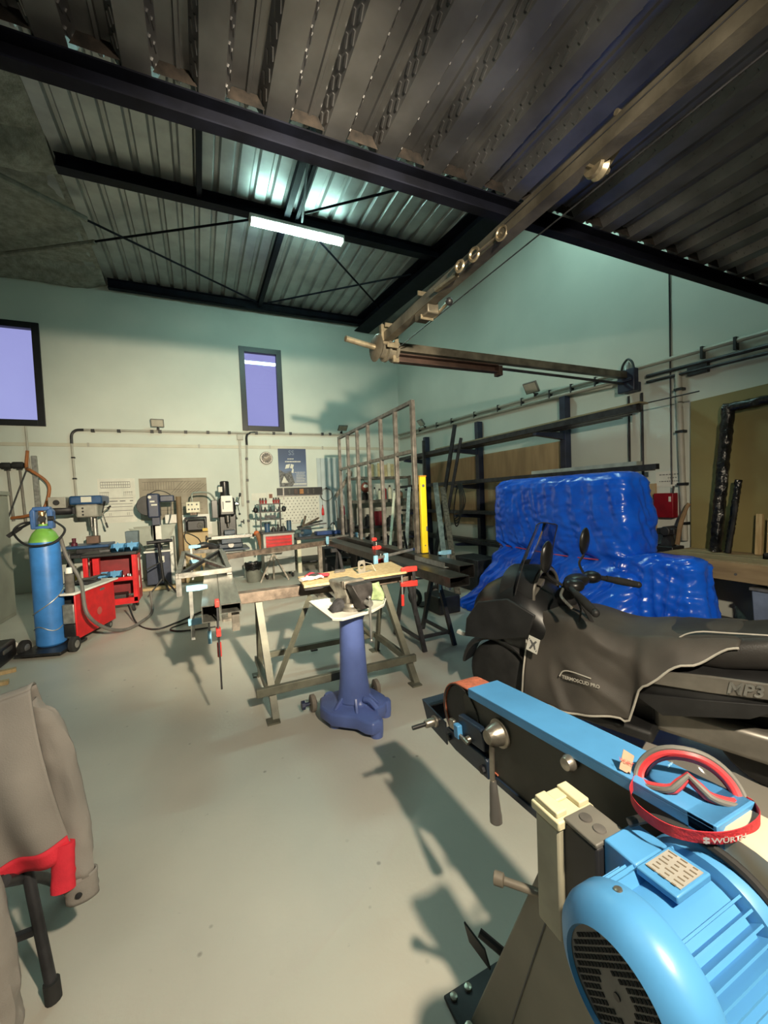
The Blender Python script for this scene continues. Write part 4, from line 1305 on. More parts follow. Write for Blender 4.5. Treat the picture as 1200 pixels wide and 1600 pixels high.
# ---------------------------------------------------------------- milling machine
MG = mat('mill_dark', (.022, .022, .024), .35, .1, .2, 9)
MBL = mat('mill_blue_grey', (.05, .07, .10), .4, .1, .15, 8)
MST = mat('mill_stand_grey', (.36, .38, .36), .5, 0, .08, 4)
t = thing('milling_machine', 'black column milling machine with a white front panel and long bright table', 'milling machine', (.5, 9.3, 0))
MB().bb(.25, .78, 9.0, 9.65, .0, .60).build('stand', MST, t, bevel=.01)
MB().bb(.18, .90, 8.85, 9.6, .60, .645).build('chip_tray', MBL, t, bevel=.008)
MB().bb(.30, .78, 8.95, 9.5, .645, .76).build('base', MBL, t, bevel=.02)
hw = MB().lathe((.54, 8.95, .72), (0, -1, 0), [(0, .03), (.03, .03), (.04, .055), (.06, .055)], 18).build('handwheel', CHROME, t)
MB().bb(.36, .74, 8.8, 9.35, .76, .86).build('saddle', MBL, t, bevel=.01)
MB().bb(.17, 1.0, 8.80, 9.02, .86, .93).build('table', CHROME, t, bevel=.006)
for x in (.155, 1.02):
    MB().lathe((x, 8.91, .89), (1 if x > .5 else -1, 0, 0), [(-.02, .02), (.05, .02), (.06, .06), (.08, .06)], 16).build('table_handwheel', DARKSTEEL, t)
MB().bb(.36, .70, 9.3, 9.7, .72, 1.62).build('column', MG, t, bevel=.02)
MB().bb(.36, .66, 8.98, 9.35, 1.33, 1.70).build('head', MG, t, bevel=.03)
pn = MB().bb(.40, .62, 8.96, 8.98, 1.40, 1.74).build('front_panel', WHITE, t, bevel=.01)
m = MB()
m.bb(.425, .44, 8.955, 8.96, 1.46, 1.62)
m.bb(.48, .58, 8.955, 8.96, 1.60, 1.63)
stuff(m.build('panel_marks', INK, pn))
MB().lathe((.49, 9.15, 1.70), (0, 0, 1), [(0, .10), (.06, .10), (.08, .09), (.30, .09), (.33, .09), (.35, .07)], 20).build('motor', MG, t)
MB().bb(.36, .44, 9.05, 9.2, 1.82, 1.93).build('switch_box', PAPER, t, bevel=.006)
MB().lathe((.52, 9.12, 1.08), (0, 0, 1), [(0, .02), (.08, .025), (.1, .05), (.26, .06)], 14).build('spindle', CHROME, t)
MB().bb(.43, .64, 8.98, 9.18, .93, 1.02).build('vise', MBL, t, bevel=.01)
m = MB()
MB().bb(.22, .34, 9.25, 9.5, 1.28, 1.66).build('electric_cabinet', MG, t, bevel=.01)
for a in (0.5, 2.6, 4.7):
    p = Vector((.72, 9.1, 1.56))
    d = Vector((.15, math.cos(a) * .2 - .2, math.sin(a))).normalized()
    h = MB().cyl(p, p + d * .2, .009, n=8).build('feed_handle', CHROME, t)
    MB().sph(p + d * .22, .025, n=10, m=6).build('knob', BLACK, h)
MB().lathe((.68, 9.1, 1.56), (1, 0, 0), [(0, .05), (.06, .05), (.08, .03)], 14).build('feed_hub', CHROME, t)
MB().lathe((.78, 9.2, 1.17), (1, 0, 0), [(0, .02), (.05, .02), (.055, .05), (.07, .05)], 14).build('side_handwheel', BLACK, t)
MB().tube([(.30, 9.2, 1.66), (.2, 9.2, 1.80), (.05, 9.2, 1.83), (-.10, 9.15, 1.82), (-.14, 9.12, 1.78), (-.14, 9.12, 1.63)], .018, 8, smooth=4).build('panel_arm', TRAYM, t)
cb = MB().bb(-.26, .0, 9.08, 9.16, 1.42, 1.64).build('control_panel', CREAM, t, bevel=.015)
m = MB()
for i, x in enumerate((-.21, -.15, -.06)):
    m.lathe((x, 9.08, 1.585), (0, -1, 0), [(0, .017), (.01, .017)], 10)
for i, x in enumerate((-.21, -.15, -.10, -.04)):
    m.lathe((x, 9.08, 1.49), (0, -1, 0), [(0, .017), (.01, .017)], 10)
stuff(m.build('buttons', INK, cb))
MB().bb(-.19, -.07, 9.1, 9.16, 1.37, 1.42).build('cable_gland', RUSTY, t)
t = thing('wastebasket', 'round grey-green wastebasket lined with a black bag', 'bin', (.9, 8.4, 0))
MB().lathe((.9, 8.4, 0), (0, 0, 1), [(0, .125), (.01, .13), (.30, .155), (.30, .15), (.02, .12)], 24).build('body', mat('grey_green_bin', (.17, .18, .155), .5), t)
m = MB()
rs = []
for z, r in ((.25, .158), (.30, .162), (.36, .168), (.385, .165), (.37, .15), (.26, .14)):
    rs.append([(.9 + r * (1 + .04 * math.sin(j * 2.7 + z * 20)) * math.cos(2 * PI * j / 26), 8.4 + r * (1 + .04 * math.sin(j * 2.7 + z * 20)) * math.sin(2 * PI * j / 26), z + .012 * math.sin(j * 1.9)) for j in range(26)])
m.rings(rs, caps=False)
m.build('bin_bag', mat('black_bag', (.015, .015, .016), .25, 0, .3, 30, .5, 40), t)

# ---------------------------------------------------------------- tool trolley with red drawers
TG = mat('trolley_grey', (.37, .38, .35), .45, .1, .08, 5)
t = thing('tool_trolley', 'grey wheeled tool cabinet with red drawers near the small bin', 'cabinet', (1.42, 8.6, 0))
MB().bb(1.12, 1.74, 8.4, 8.85, .12, .93).build('body', TG, t, bevel=.01)
for k in range(4):
    z = .60 + k * .072
    d = MB().bb(1.17, 1.69, 8.375, 8.4, z, z + .066).build('drawer', RED, t, bevel=.004)
    MB().bb(1.2, 1.66, 8.366, 8.375, z + .05, z + .058).build('handle', mat('dark_red_handle', (.25, .01, .012), .4), d)
for k in range(3):
    z = .14 + k * .15
    d = MB().bb(1.17, 1.69, 8.375, 8.4, z, z + .142).build('drawer', TG, t, bevel=.004)
    MB().bb(1.2, 1.66, 8.366, 8.375, z + .12, z + .128).build('handle', GALV, d)
MB().bb(1.09, 1.77, 8.38, 8.87, .93, .965).build('worktop', BLACK, t, bevel=.006)
for x in (1.17, 1.69):
    for y in (8.45, 8.8):
        MB().lathe((x - .02, y, .05), (1, 0, 0), [(0, .04), (.006, .05), (.034, .05), (.04, .04)], 16).build('caster', RUBBER, t)
        MB().box((x, y, .1), (.03, .04, .05)).build('fork', GALV, t)
t = thing('tripod_frame', 'grey A-shaped steel leg frame standing before the red-drawer cabinet', 'stand', (1.28, 8.2, 0))
for b_ in ((1.0, 8.2, .0), (1.55, 8.2, .0)):
    MB().bar((1.28, 8.22, .56), b_, .03, .03, up=(0, 1, 0)).build('leg', STEEL, t)
MB().bar((1.28, 8.22, .54), (1.28, 8.34, .0), .03, .03).build('leg', STEEL, t)
MB().cyl((1.1, 8.2, .56), (1.45, 8.2, .56), .02, n=10).build('roller', STEEL, t)
# rack of tool holders on the cabinet
t = thing('tool_holder_rack', 'black rack with two tiers of red and black tool holders', 'rack', (1.3, 8.65, .965))
for x in (1.12, 1.52):
    MB().bb(x - .012, x + .012, 8.6, 8.66, .966, 1.62).build('post', BLACK, t)
for z in (1.20, 1.36, 1.52):
    MB().bb(1.06, 1.58, 8.56, 8.72, z, z + .02).build('tier', BLACK, t)
k = 0
for x in (1.13, 1.18, 1.24, 1.40, 1.45, 1.50):
    h = MB().lathe((x, 8.62, 1.541), (0, 0, 1), [(0, .022), (.05, .022), (.06, .028), (.07, .028)], 10).build('tool_holder', mat('dark_red_holder', (.30, .03, .03), .4), t)
    MB().lathe((x, 8.62, 1.611), (0, 0, 1), [(0, .02), (.05, .016)], 10).build('collet', BLACK, h)
for x in (1.14, 1.22, 1.33, 1.43, 1.50):
    MB().lathe((x, 8.62, 1.381), (0, 0, 1), [(0, .03), (.03, .03), (.05, .018), (.09, .014)], 10).build('tool_holder', DARKSTEEL if x != 1.43 else GALV, t)
MB().bb(1.2, 1.42, 8.55, 8.6, 1.235, 1.30).build('label_block', DARKSTEEL, t)
for x in (1.03, 1.60):
    m = MB()
    m.sph((x, 8.62, 1.42), .05, (1, 1, 1.3), 10, 6)
    m.build('hanging_pouch', BLACK, t)
it = [(1.22, .055, .17, mat('blue_tin', (.03, .08, .16), .4), 'blue tin on the grey tool cabinet, at its left'), (1.66, .05, .2, mat('blue_tin2', (.05, .10, .15), .4), 'blue-grey tin on the grey tool cabinet, at its right')]
for x, r, h, mm, s in it:
    t = thing('paint_tin', s, 'tin', (x, 8.5, .966))
    MB().lathe((x, 8.47, .966), (0, 0, 1), [(0, r), (h, r)], 18).build('body', mm, t)
    MB().lathe((x, 8.47, .966 + h), (0, 0, 1), [(0, r * .96), (.012, r * .96), (.014, r * .8)], 18).build('lid', BLACK, t)
for k, (x, w, h) in enumerate(((1.34, .1, .09), (1.44, .06, .14), (1.54, .12, .1))):
    t = thing('machine_part', ['low dark chuck lying between the tins', 'upright dark chuck between the tins', 'wide dark chuck beside the right tin'][k] + ' on the grey cabinet', 'chuck', (x, 8.5, .966))
    MB().lathe((x, 8.47, .966), (0, 0, 1), [(0, w / 2), (h * .6, w / 2), (h * .62, w / 3), (h, w / 3)], 16).build('body', DARKSTEEL, t)
    MB().cyl((x, 8.47, .966 + h), (x, 8.47, .966 + h + .06), .008, n=8).build('shank', DARKSTEEL, t)
t = thing('cloth_bundle', 'orange bundle of cloth hanging at the left side of the grey cabinet', 'cloth', (1.02, 8.5, .9))
MB().tube([(1.0, 8.42, .96), (1.03, 8.42, .9), (1.05, 8.43, .78), (1.06, 8.44, .62)], [.05, .045, .035, .02], 10).build('bundle', mat('brown_wrap', (.25, .11, .05), .7), t)
MB().sph((1.0, 8.42, .96), .055, (1, .8, 1), 12, 8).build('top', mat('orange_cloth', (.55, .13, .03), .6), t)

# ---------------------------------------------------------------- rear bench with bars and vise
t = thing('rear_workbench', 'dark steel workbench in the rear corner covered with bars and tools', 'workbench', (2.5, 9.2, 0))
MB().bb(1.85, 3.31, 8.75, 9.75, .72, .78).build('top', DARKSTEEL, t, bevel=.006)
for x in (1.92, 3.25):
    for y in (8.82, 9.68):
        MB().bb(x - .04, x + .04, y - .04, y + .04, 0, .72).build('leg', CREAM if x < 2.5 and y < 9 else DARKSTEEL, t)
MB().bb(1.92, 3.25, 8.85, 9.7, .2, .23).build('shelf', DARKSTEEL, t)
t = thing('bench_vise', 'small dark blue bench vise at the end of the rear workbench', 'vise', (2.05, 8.9, .78))
m = MB()
m.cyl((2.02, 8.80, .87), (2.2, 8.9, .87), .075, n=18)
m.bb(1.95, 2.2, 8.85, 9.02, .78, .86)
m.build('body', mat('dull_blue_cast', (.05, .10, .16), .5, .1), t)
MB().lathe((2.02, 8.80, .87), (-.87, -.48, 0), [(0, .03), (.03, .03), (.032, .012), (.06, .012)], 14).build('spindle', GALV, t)
MB().bb(1.95, 2.22, 8.83, 9.0, .93, .97).build('jaws', DARKSTEEL, t, bevel=.006)
for k, (a, b_, w) in enumerate((((1.95, 9.0, .985), (2.6, 9.3, 1.08), .05), ((2.05, 8.98, .99), (2.5, 9.2, 1.16), .045), ((2.0, 9.1, .99), (2.62, 9.0, 1.03), .05), ((2.08, 9.05, .98), (2.18, 9.15, 1.22), .04))):
    o = MB().bar(a, b_, w, .03).build('steel_bar', RUSTY if k % 2 else DARKSTEEL)
    tag(o, ['dark bar lying lowest in the tilted bundle on the rear vise', 'brown bar tilted steepest along the rear vise bundle', 'dark bar lying flattest on the rear vise bundle', 'short brown bar standing up from the rear vise bundle'][k], 'steel bar', 'scrap bars on the rear vise')
o = MB().bb(2.35, 2.9, 8.85, 9.1, .781, .86).build('tool_case', mat('blue_case', (.02, .06, .22), .5), bevel=.01)
tag(o, 'flat blue case lying on the rear workbench', 'case')
t = thing('spray_bottle', 'white spray bottle standing on the rear workbench', 'bottle', (2.85, 9.3, .78))
MB().lathe((2.80, 9.0, .781), (0, 0, 1), [(0, .045), (.13, .045), (.17, .02), (.2, .018)], 16).build('body', PAPER, t)
MB().tube([(2.80, 9.0, .98), (2.80, 8.99, 1.02), (2.74, 8.96, 1.03), (2.70, 8.95, .98)], .014, 8).build('trigger', BLACK, t)
for k in range(6):
    x = 2.97 + k * .06
    h = (.34, .42, .38, .30, .26, .22)[k]
    o = MB().bb(x, x + .05, 9.05, 9.3, .781, .781 + h).build('ring_binder', [DARKSTEEL, BLACK, GREYRUB][k % 3], bevel=.006)
    tag(o, ['first', 'second', 'third', 'fourth', 'fifth', 'sixth'][k] + ' dark folder from the left in the row on the rear workbench', 'folder', 'dark folders on the rear workbench')
t = thing('bench_lamp', 'grey jointed bench lamp arm reaching up behind the steel frame', 'lamp', (3.1, 9.5, .78))
MB().lathe((3.05, 9.5, .781), (0, 0, 1), [(0, .07), (.03, .06), (.04, .02)], 14).build('base', BLACK, t)
MB().cyl((3.05, 9.5, .8), (3.02, 9.45, 1.55), .012, n=8).build('lower_arm', STEEL, t)
MB().bar((3.0, 9.42, 1.62), (3.36, 9.35, 2.16), .08, .05, up=(0, 1, 0)).build('upper_arm', STEEL, t)
MB().lathe((3.40, 9.33, 2.25), (-.5, 0, -.8), [(0, .02), (.03, .05), (.12, .08)], 14).build('shade', STEEL, t)
o = MB().lathe((3.22, 9.6, 1.15), (0, 0, 1), [(0, .05), (.05, .07), (.22, .06), (.3, .02)], 12).build('hanging_pouch', mat('dark_red_pouch', (.20, .02, .05), .6))
tag(o, 'dark red pouch hanging on the corner wall behind the steel frame', 'pouch')
# cluttered shelf in the corner
t = thing('corner_shelf', 'grey steel shelf unit with open levels in the rear right corner', 'shelf', (4.0, 9.1, 0))
for x in (3.38, 4.74):
    for y in (8.85, 9.55):
        MB().bb(x - .03, x + .03, y - .03, y + .03, 0, 2.08).build('post', STEEL, t)
for z in (.35, .85, 1.45, 2.02):
    MB().bb(3.36, 4.76, 8.83, 9.57, z, z + (.075 if z > 1 and z < 2 else .05)).build('shelf_level', STEEL if z > 1 else DARKSTEEL, t)
items = [
    ('bottle', 3.86, 1.526, .04, .30, PAPER, 'slim white bottle on the corner shelf, leftmost of the pale ones'),
    ('bottle', 3.98, 1.526, .045, .26, CREAM, 'cream bottle on the corner shelf left of the red tin'),
    ('tin', 4.10, 1.526, .065, .33, mat('dark_red_tin', (.32, .02, .03), .4), 'dark red tin on the corner shelf'),
    ('bottle', 4.26, 1.526, .05, .34, CREAM, 'tall cream bottle on the corner shelf right of the red tin'),
    ('bottle', 4.38, 1.526, .04, .24, PAPER, 'short white bottle on the corner shelf right of the tall cream one'),
    ('can', 3.60, 1.526, .07, .22, BLACK, 'black can on the corner shelf at its left end'),
    ('can', 3.72, 1.526, .05, .18, DARKSTEEL, 'small dark can beside the black can on the corner shelf'),
    ('tin', 4.55, 1.526, .06, .2, mat('tan_tin', (.32, .2, .12), .5), 'tan tin on the corner shelf at its right end'),
    ('bucket', 3.95, .901, .14, .34, mat('dark_red_bucket', (.22, .01, .02), .4), 'dark red bucket on the second level of the corner shelf'),
    ('can', 3.65, .901, .08, .28, BLACK, 'black canister left of the dark red bucket'),
    ('can', 4.25, .901, .09, .22, DARKSTEEL, 'dark canister right of the dark red bucket'),
    ('can', 4.5, .901, .08, .3, mat('teal_can', (.02, .12, .12), .5), 'dark teal canister at the right end of the corner shelf'),
    ('can', 3.7, .401, .12, .3, BLACK, 'black drum on the lowest level of the corner shelf'),
    ('can', 4.1, .401, .13, .28, DARKSTEEL, 'wide dark drum on the lowest level of the corner shelf'),
]
for nm, x, z, r, h, mm, s in items:
    t = thing(nm, s, nm, (x, 9.0, z))
    if nm == 'bucket':
        MB().lathe((x, 9.0, z), (0, 0, 1), [(0, r * .8), (h, r), (h - .005, r * .95), (.02, r * .76)], 18).build('body', mm, t)
        MB().tube([(x - r, 9.0, z + h - .02), (x - r * .6, 8.95, z + h + .12), (x + r * .6, 8.95, z + h + .12), (x + r, 9.0, z + h - .02)], .005, 6).build('handle', GALV, t)
    else:
        MB().lathe((x, 9.0, z), (0, 0, 1), [(0, r), (h * .75, r), (h * .85, r * .45)], 16).build('body', mm, t)
        MB().lathe((x, 9.0, z + h * .85), (0, 0, 1), [(0, r * .45), (h * .15, r * .4)], 12).build('cap', BLACK if mm is not BLACK else GREYRUB, t)
t = thing('board_stack', 'pale yellow stack of vertical slats on the top of the corner shelf', 'boards', (4.1, 9.2, 2.07))
for k in range(9):
    MB().bb(3.78 + k * .09, 3.86 + k * .09, 9.2 + .006 * (k % 2), 9.23 + .006 * (k % 2), 2.071, 2.42 - .02 * (k % 3)).build('slat', mat('yellow_pine', (.55, .45, .24), .6) if k % 2 else CREAM, t)
t = thing('welding_mask', 'red and white mask hanging above the left end of the corner shelf', 'mask', (3.55, 8.9, 1.9))
MB().sph((3.52, 8.75, 1.82), .11, (1, .9, 1.15), 14, 10).build('shell', mat('brown_red_mask', (.22, .06, .04), .4), t)
MB().sph((3.50, 8.67, 1.84), .055, (1.2, .5, .7), 12, 8).build('visor', PAPER, t)
MB().cyl((3.52, 8.75, 1.93), (3.45, 8.84, 2.09), .006, n=6).build('strap', BLACK, t)
# ---------------------------------------------------------------- front trestle
TRS = mat('trestle_olive_steel', (.15, .15, .115), .5, .2, .15, 9, .05)
TRR = mat('rusty_brown_rail', (.19, .145, .115), .6, .3, .25, 14, .1)
t = thing('trestle', 'olive steel trestle with splayed legs carrying the wooden board', 'trestle', (1.0, 3.4, 0))
MB().bb(.225, 1.80, 3.32, 3.42, .80, .885).build('top_rail', TRR, t, bevel=.004)
for x, xb in ((.36, .40), (1.46, 1.57)):
    for y in (2.97, 3.84):
        l = MB().angle((xb, y, .0), (x, 3.37 + (.03 if y > 3.3 else -.03), .80), .05, .006, up=(1, 0, 0), flip=1 if y < 3.3 else -1).build('leg', TRS, t)
        MB().box((xb, y, .006), (.09, .09, .012)).build('foot_plate', TRS, l)
    MB().bar((xb - .01 if x < 1 else xb - .02, 3.08, .2), (xb - .01 if x < 1 else xb - .02, 3.73, .2), .04, .05).build('end_rail', TRS, t)
MB().bb(.30, 1.62, 3.02, 3.06, .17, .23).build('low_rail', TRS, t, bevel=.003)
MB().bb(.42, 1.56, 3.76, 3.80, .17, .22).build('low_rail', TRS, t, bevel=.003)
MB().bar((.44, 3.07, .2), (.80, 3.33, .79), .03, .03).build('brace', TRS, t)
MB().bar((1.5, 3.75, .2), (.95, 3.42, .79), .03, .03).build('brace', TRS, t)
# wooden board with things on it
t = thing('wooden_board', 'long pale chipboard plank lying across the trestle', 'board', (1.2, 3.4, .9))
MB().prism([(.70, 3.10), (1.62, 3.15), (1.67, 3.2), (1.74, 3.72), (.74, 3.50)], (0, 0, .912), (1, 0, 0), (0, 1, 0), (0, 0, .018)).build('board', mat('chipboard', (.66, .50, .28), .6, 0, .12, 30, .05, 60, col2=(.48, .34, .17)), t, smooth=0)
MB().prism([(.71, 3.12), (1.62, 3.17), (1.72, 3.70), (.75, 3.48)], (0, 0, .886), (1, 0, 0), (0, 1, 0), (0, 0, .025)).build('dark_underside', DARKSTEEL, t, smooth=0)
t = thing('work_gloves', 'pair of crumpled red, white and black work gloves on the left end of the board', 'gloves', (.83, 3.35, .93))
GR, GW, GK = mat('glove_red', (.35, .03, .05), .8), mat('glove_white', (.70, .66, .6), .8), mat('glove_black', (.03, .03, .03), .8)
def glove(o, a, mm, name):
    m = MB(Matrix.Translation(o) @ Matrix.Rotation(a, 4, 'Z'))
    m.sph((0, 0, .018), .045, (1.1, .9, .4), 12, 8)
    for k in range(4):
        m.tube([(.03, -.03 + k * .02, .018), (.075, -.038 + k * .025, .028 - .005 * (k % 2)), (.105, -.042 + k * .028, .014)], [.012, .011, .009], 7, smooth=3)
    m.tube([(-.01, .035, .016), (.02, .065, .022), (.045, .075, .014)], [.012, .011, .009], 7, smooth=3)
    m.tube([(-.03, 0, .02), (-.075, 0, .022), (-.09, 0, .02)], .03, 9, smooth=3, flat=.5)
    return m.build(name, mm, t)
glove(Vector((.79, 3.27, .931)), .4, GW, 'glove_palm')
glove(Vector((.88, 3.34, .935)), 2.6, GR, 'glove_back')
MB(Matrix.Translation((.84, 3.31, .955))).sph((0, 0, .005), .05, (1, .8, .35), 12, 8).build('cuff', GK, t)
t = thing('corner_bracket', 'small galvanised angle bracket with a round hole standing on the board', 'bracket', (1.30, 3.38, .93))
BZ = mat('bright_zinc', (.60, .58, .52), .3, .7, .1, 20)
def holeplate(o, ex, ey, w, h, r, m, th):
    """flat plate with a round hole"""
    mb = MB()
    o, ex, ey = Vector(o), Vector(ex), Vector(ey)
    nrm = ex.cross(ey) * th
    N = 24
    outer, inner = [], []
    for i in range(N):
        a = 2 * PI * i / N
        c, s = math.cos(a), math.sin(a)
        k = 1 / max(abs(c) / (w / 2), abs(s) / (h / 2))
        outer.append(o + ex * (c * k) + ey * (s * k))
        inner.append(o + ex * (c * r) + ey * (s * r))
    mb.rings([outer, inner, [p + nrm for p in inner], [p + nrm for p in outer]], loop=True)
    return mb
holeplate((1.27, 3.33, .985), (.9, .3, 0), (0, 0, 1), .085, .11, .024, BZ, .005).build('hole_plate', BZ, t, smooth=0)
m = MB()
m.bar((1.22, 3.31, .933), (1.37, 3.36, .933), .04, .005)
m.bar((1.31, 3.34, 1.02), (1.37, 3.33, 1.0), .02, .004)
m.bar((1.37, 3.33, 1.0), (1.40, 3.32, .934), .02, .004)
m.build('legs', BZ, t)
o = MB().prism([(0, 0), (.10, .02), (.12, .06), (.03, .07)], (1.06, 3.45, .931), (1, 0, 0), (0, 1, 0), (0, 0, .02)).build('steel_offcut', GREYRUB)
tag(o, 'small dark steel offcut lying on the board behind the angle bracket', 'offcut')

# ---------------------------------------------------------------- long tubes forming the rectangular assembly
TUB = mat('dark_rolled_tube', (.075, .07, .065), .35, .6, .25, 12, .03)
TUBL = mat('shiny_rolled_tube', (.22, .22, .20), .28, .7, .2, 8, .02, stretch=(4, .5, 4))
def rtube(name, a, b_, w, h, mm, label, t_=.006):
    o = MB().rhs(a, b_, w, h, t_).build(name, mm, smooth=0)
    return tag(o, label, 'steel tube')
rtube('square_tube', (.028, 3.0, .842), (.10, 6.3, .842), .115, .116, TUBL, 'wide dark square tube running away under the X-braced frame')
rtube('flat_tube', (.158, 2.98, .868), (.23, 6.3, .868), .135, .066, TUBL, 'flat rectangular tube lying alongside the square tube at the left')
o = MB().rhs((.19, 3.08, .835), (.19, 3.08, .68), .05, .05, .004).build('tube_stub', STEEL)
tag(o, 'short steel stub hanging under the flat left tube', 'stub')
rtube('rear_rail', (.27, 5.92, .86), (1.98, 6.62, .86), .09, .075, TRR, 'brown steel rail closing the tube assembly at the rear')
rtube('flat_tube', (1.98, 2.86, .845), (2.05, 6.9, .845), .20, .085, TUB, 'dark flat tube at the right, the lower and nearer one')
rtube('square_tube', (2.23, 3.10, .865), (2.30, 7.0, .865), .17, .125, TUB, 'dark square tube at the right carrying the upright steel frame')
for k, (x, y, z) in enumerate(((.30, 5.95, .82), (1.76, 6.50, .82))):
    t = thing('support_leg', ['plain steel support under the left end of the rear rail', 'plain steel support under the right end of the rear rail'][k], 'support', (x, y, 0))
    MB().bb(x - .03, x + .03, y - .02, y + .04, 0, z).build('post', STEEL, t)
    MB().bb(x - .1, x + .1, y - .14, y + .14, 0, .03).build('foot', STEEL, t)
# trestles under the right tubes
def post_trestle(y, label, x0=1.86, x1=2.40):
    t = thing('post_trestle', label, 'trestle', ((x0 + x1) / 2, y, 0))
    MB().bb(x0, x1, y - .03, y + .03, .74, .80).build('top_rail', DARKSTEEL, t)
    for x in (x0 + .12, x1 - .06):
        for s in (-1, 1):
            MB().bar((x, y + s * .02, .76), (x + (.02 if s < 0 else 0), y + s * .32, .0), .04, .04, up=(1, 0, 0)).build('leg', DARKSTEEL, t)
        MB().bar((x, y - .26, .12), (x, y + .26, .12), .03, .03).build('foot_rail', DARKSTEEL, t)
    MB().bar((x0 + .12, y - .25, .13), (x1 - .06, y - .25, .13), .03, .03).build('low_rail', DARKSTEEL, t)
    return t
post_trestle(3.86, 'dark steel trestle under the near part of the right tubes')
post_trestle(6.2, 'dark steel trestle under the far part of the right tubes', 1.86, 2.40)
o = MB().angle((2.08, 3.25, .892), (2.09, 3.85, .892), .05, .005).build('angle_bar', GALV)
tag(o, 'short grey angle bar lying on the near flat tube at the right', 'angle bar')
# square frame with crossed braces on the left tubes
XF = mat('ground_steel', (.28, .27, .25), .4, .5, .2, 16, .05)
t = thing('cross_frame', 'low square steel frame with X braces lying on the left tubes', 'frame', (0, 5, .93))
c = [(-.215, 4.14, .945), (.225, 4.20, .945), (.225, 6.0, .945), (-.235, 6.1, .945)]
for i in range(4):
    MB().bar(c[i], c[(i + 1) % 4], .045, .045).build('frame_tube', XF, t)
MB().bar(c[0], c[2], .035, .035).build('diagonal', DARKSTEEL, t)
MB().bar(c[1], (-.235, 6.1, .944), .035, .033).build('diagonal', XF, t)
for p in c:
    MB().bar((p[0], p[1], .92), (p[0], p[1], .905 if p[0] > 0 else .76), .045, .045).build('stub_leg', XF, t)
t = thing('power_tool', 'black power tool with a cable lying beside the X-braced frame', 'power tool', (.05, 5.9, 1.0))
MB().tube([(-.1, 6.15, .99), (.02, 6.18, 1.02), (.14, 6.2, 1.0)], [.035, .045, .03], 10).build('body', BLACK, t)
MB().cyl((.1, 6.2, 1.0), (.2, 6.15, .96), .05, n=12).build('head', BLACK, t)
MB().tube([(-.1, 6.15, .99), (-.2, 6.1, 1.1), (-.2, 6.2, 1.2), (-.05, 6.4, 1.1), (.0, 6.5, .95)], .008, 6).build('cable', BLACK, t)

# ---------------------------------------------------------------- upright frame standing on the right tube, with spirit level
t = thing('steel_gate_frame', 'tall upright welded steel frame with seven bars standing on the right tube', 'frame', (2.27, 5.5, .93))
GA = mat('gate_steel', (.24, .22, .20), .4, .6, .25, 12, .05)
x0, x1 = 2.25, 2.30
ys = [4.07 + .468 * k for k in range(7)]
gx = lambda y: 2.25 + (y - 4.07) * .018
for k, y in enumerate(ys):
    MB().box((gx(y), y, .93 + .86), (.045, .05 if k else .055, 1.72)).build('upright', GA, t, bevel=.003)
MB().bar((gx(4.05), 4.05, 2.655), (gx(6.9), 6.9, 2.655), .045, .04).build('top_bar', GA, t)
for a, b_ in zip(ys, ys[1:]):
    MB().bar((gx(a), a + .02, 2.10), (gx(b_), b_ - .02, 2.10 + .004), .04, .04).build('middle_bar', GA, t)
YEL = mat('yellow_level', (.80, .58, .02), .35, 0, .04, 8)
t = thing('spirit_level', 'tall yellow spirit level standing upright against the steel frame', 'spirit level', (2.32, 4.0, .93))
MB().bb(2.27, 2.345, 3.985, 4.025, .935, 1.80).build('body', YEL, t, bevel=.004)
MB().bb(2.265, 2.35, 3.983, 4.027, 1.80, 1.815).build('end_cap', mat('orange_cap', (.6, .25, .03), .4), t)
MB().lathe((2.307, 3.985, 1.70), (0, -1, 0), [(0, .016), (.004, .016)], 14).build('vial', INK, t)
MB().bb(2.325, 2.348, 3.982, 4.02, 1.18, 1.24).build('vial', INK, t, bevel=.008)
MB().lathe((2.307, 3.985, 1.02), (0, -1, 0), [(0, .008), (.003, .008)], 10).build('screw', INK, t)

# ---------------------------------------------------------------- clamps
def clamp(A, d, L, j, J, slide, label, col=SKYBLUE, bar=GALV, hd=None, group='F clamps on the tube assembly', bw=.028):
    """F clamp: bar from A along d, jaws reaching along j, sliding arm at distance slide, screw at the sliding arm"""
    A, d, j = Vector(A), Vector(d).normalized(), Vector(j).normalized()
    t = thing('clamp', label, 'clamp', tuple(A), 0, group)
    side = d.cross(j)
    MB().bar(A - d * .02, A + d * L, bw, .012, up=tuple(side)).build('bar', bar, t, bevel=.002)
    m = MB()
    m.rings([[A + j * q + side * (x * .014) + d * (y * h) for x, y in ((-1, -1), (1, -1), (1, 1), (-1, 1))] for q, h, a in ((-.03, .022, 0), (J * .5, .024, 0), (J, .014, 0))])
    m.build('fixed_jaw', col, t, bevel=.004)
    S_ = A + d * slide
    m = MB()
    m.rings([[S_ + j * q + side * (x * .015) + d * (y * h) for x, y in ((-1, -1), (1, -1), (1, 1), (-1, 1))] for q, h in ((-.03, .026), (J * .5, .024), (J + .01, .018))])
    m.build('sliding_jaw', col, t, bevel=.004)
    p = S_ + j * (J - .005)
    MB().cyl(p - d * .08, p + d * .09, .008, n=8).build('screw', GALV, t)
    MB().cyl(p + d * .09, p + d * .19, .014, n=10).build('handle', hd or col, t)
    return t
clamp((-.10, 3.42, .955), (0, 0, -1), .40, (1, 0, 0), .12, .26, 'blue clamp with an upright grey bar at the left tube, beside the frame', SKYBLUE)
clamp((.07, 3.0 - .02, .915), (0, 0, -1), .60, (0, 1, 0), .06, .2, 'red clamp with a long thin bar hanging from the end of the left tubes', REDCLAMP, DARKSTEEL, bw=.014)
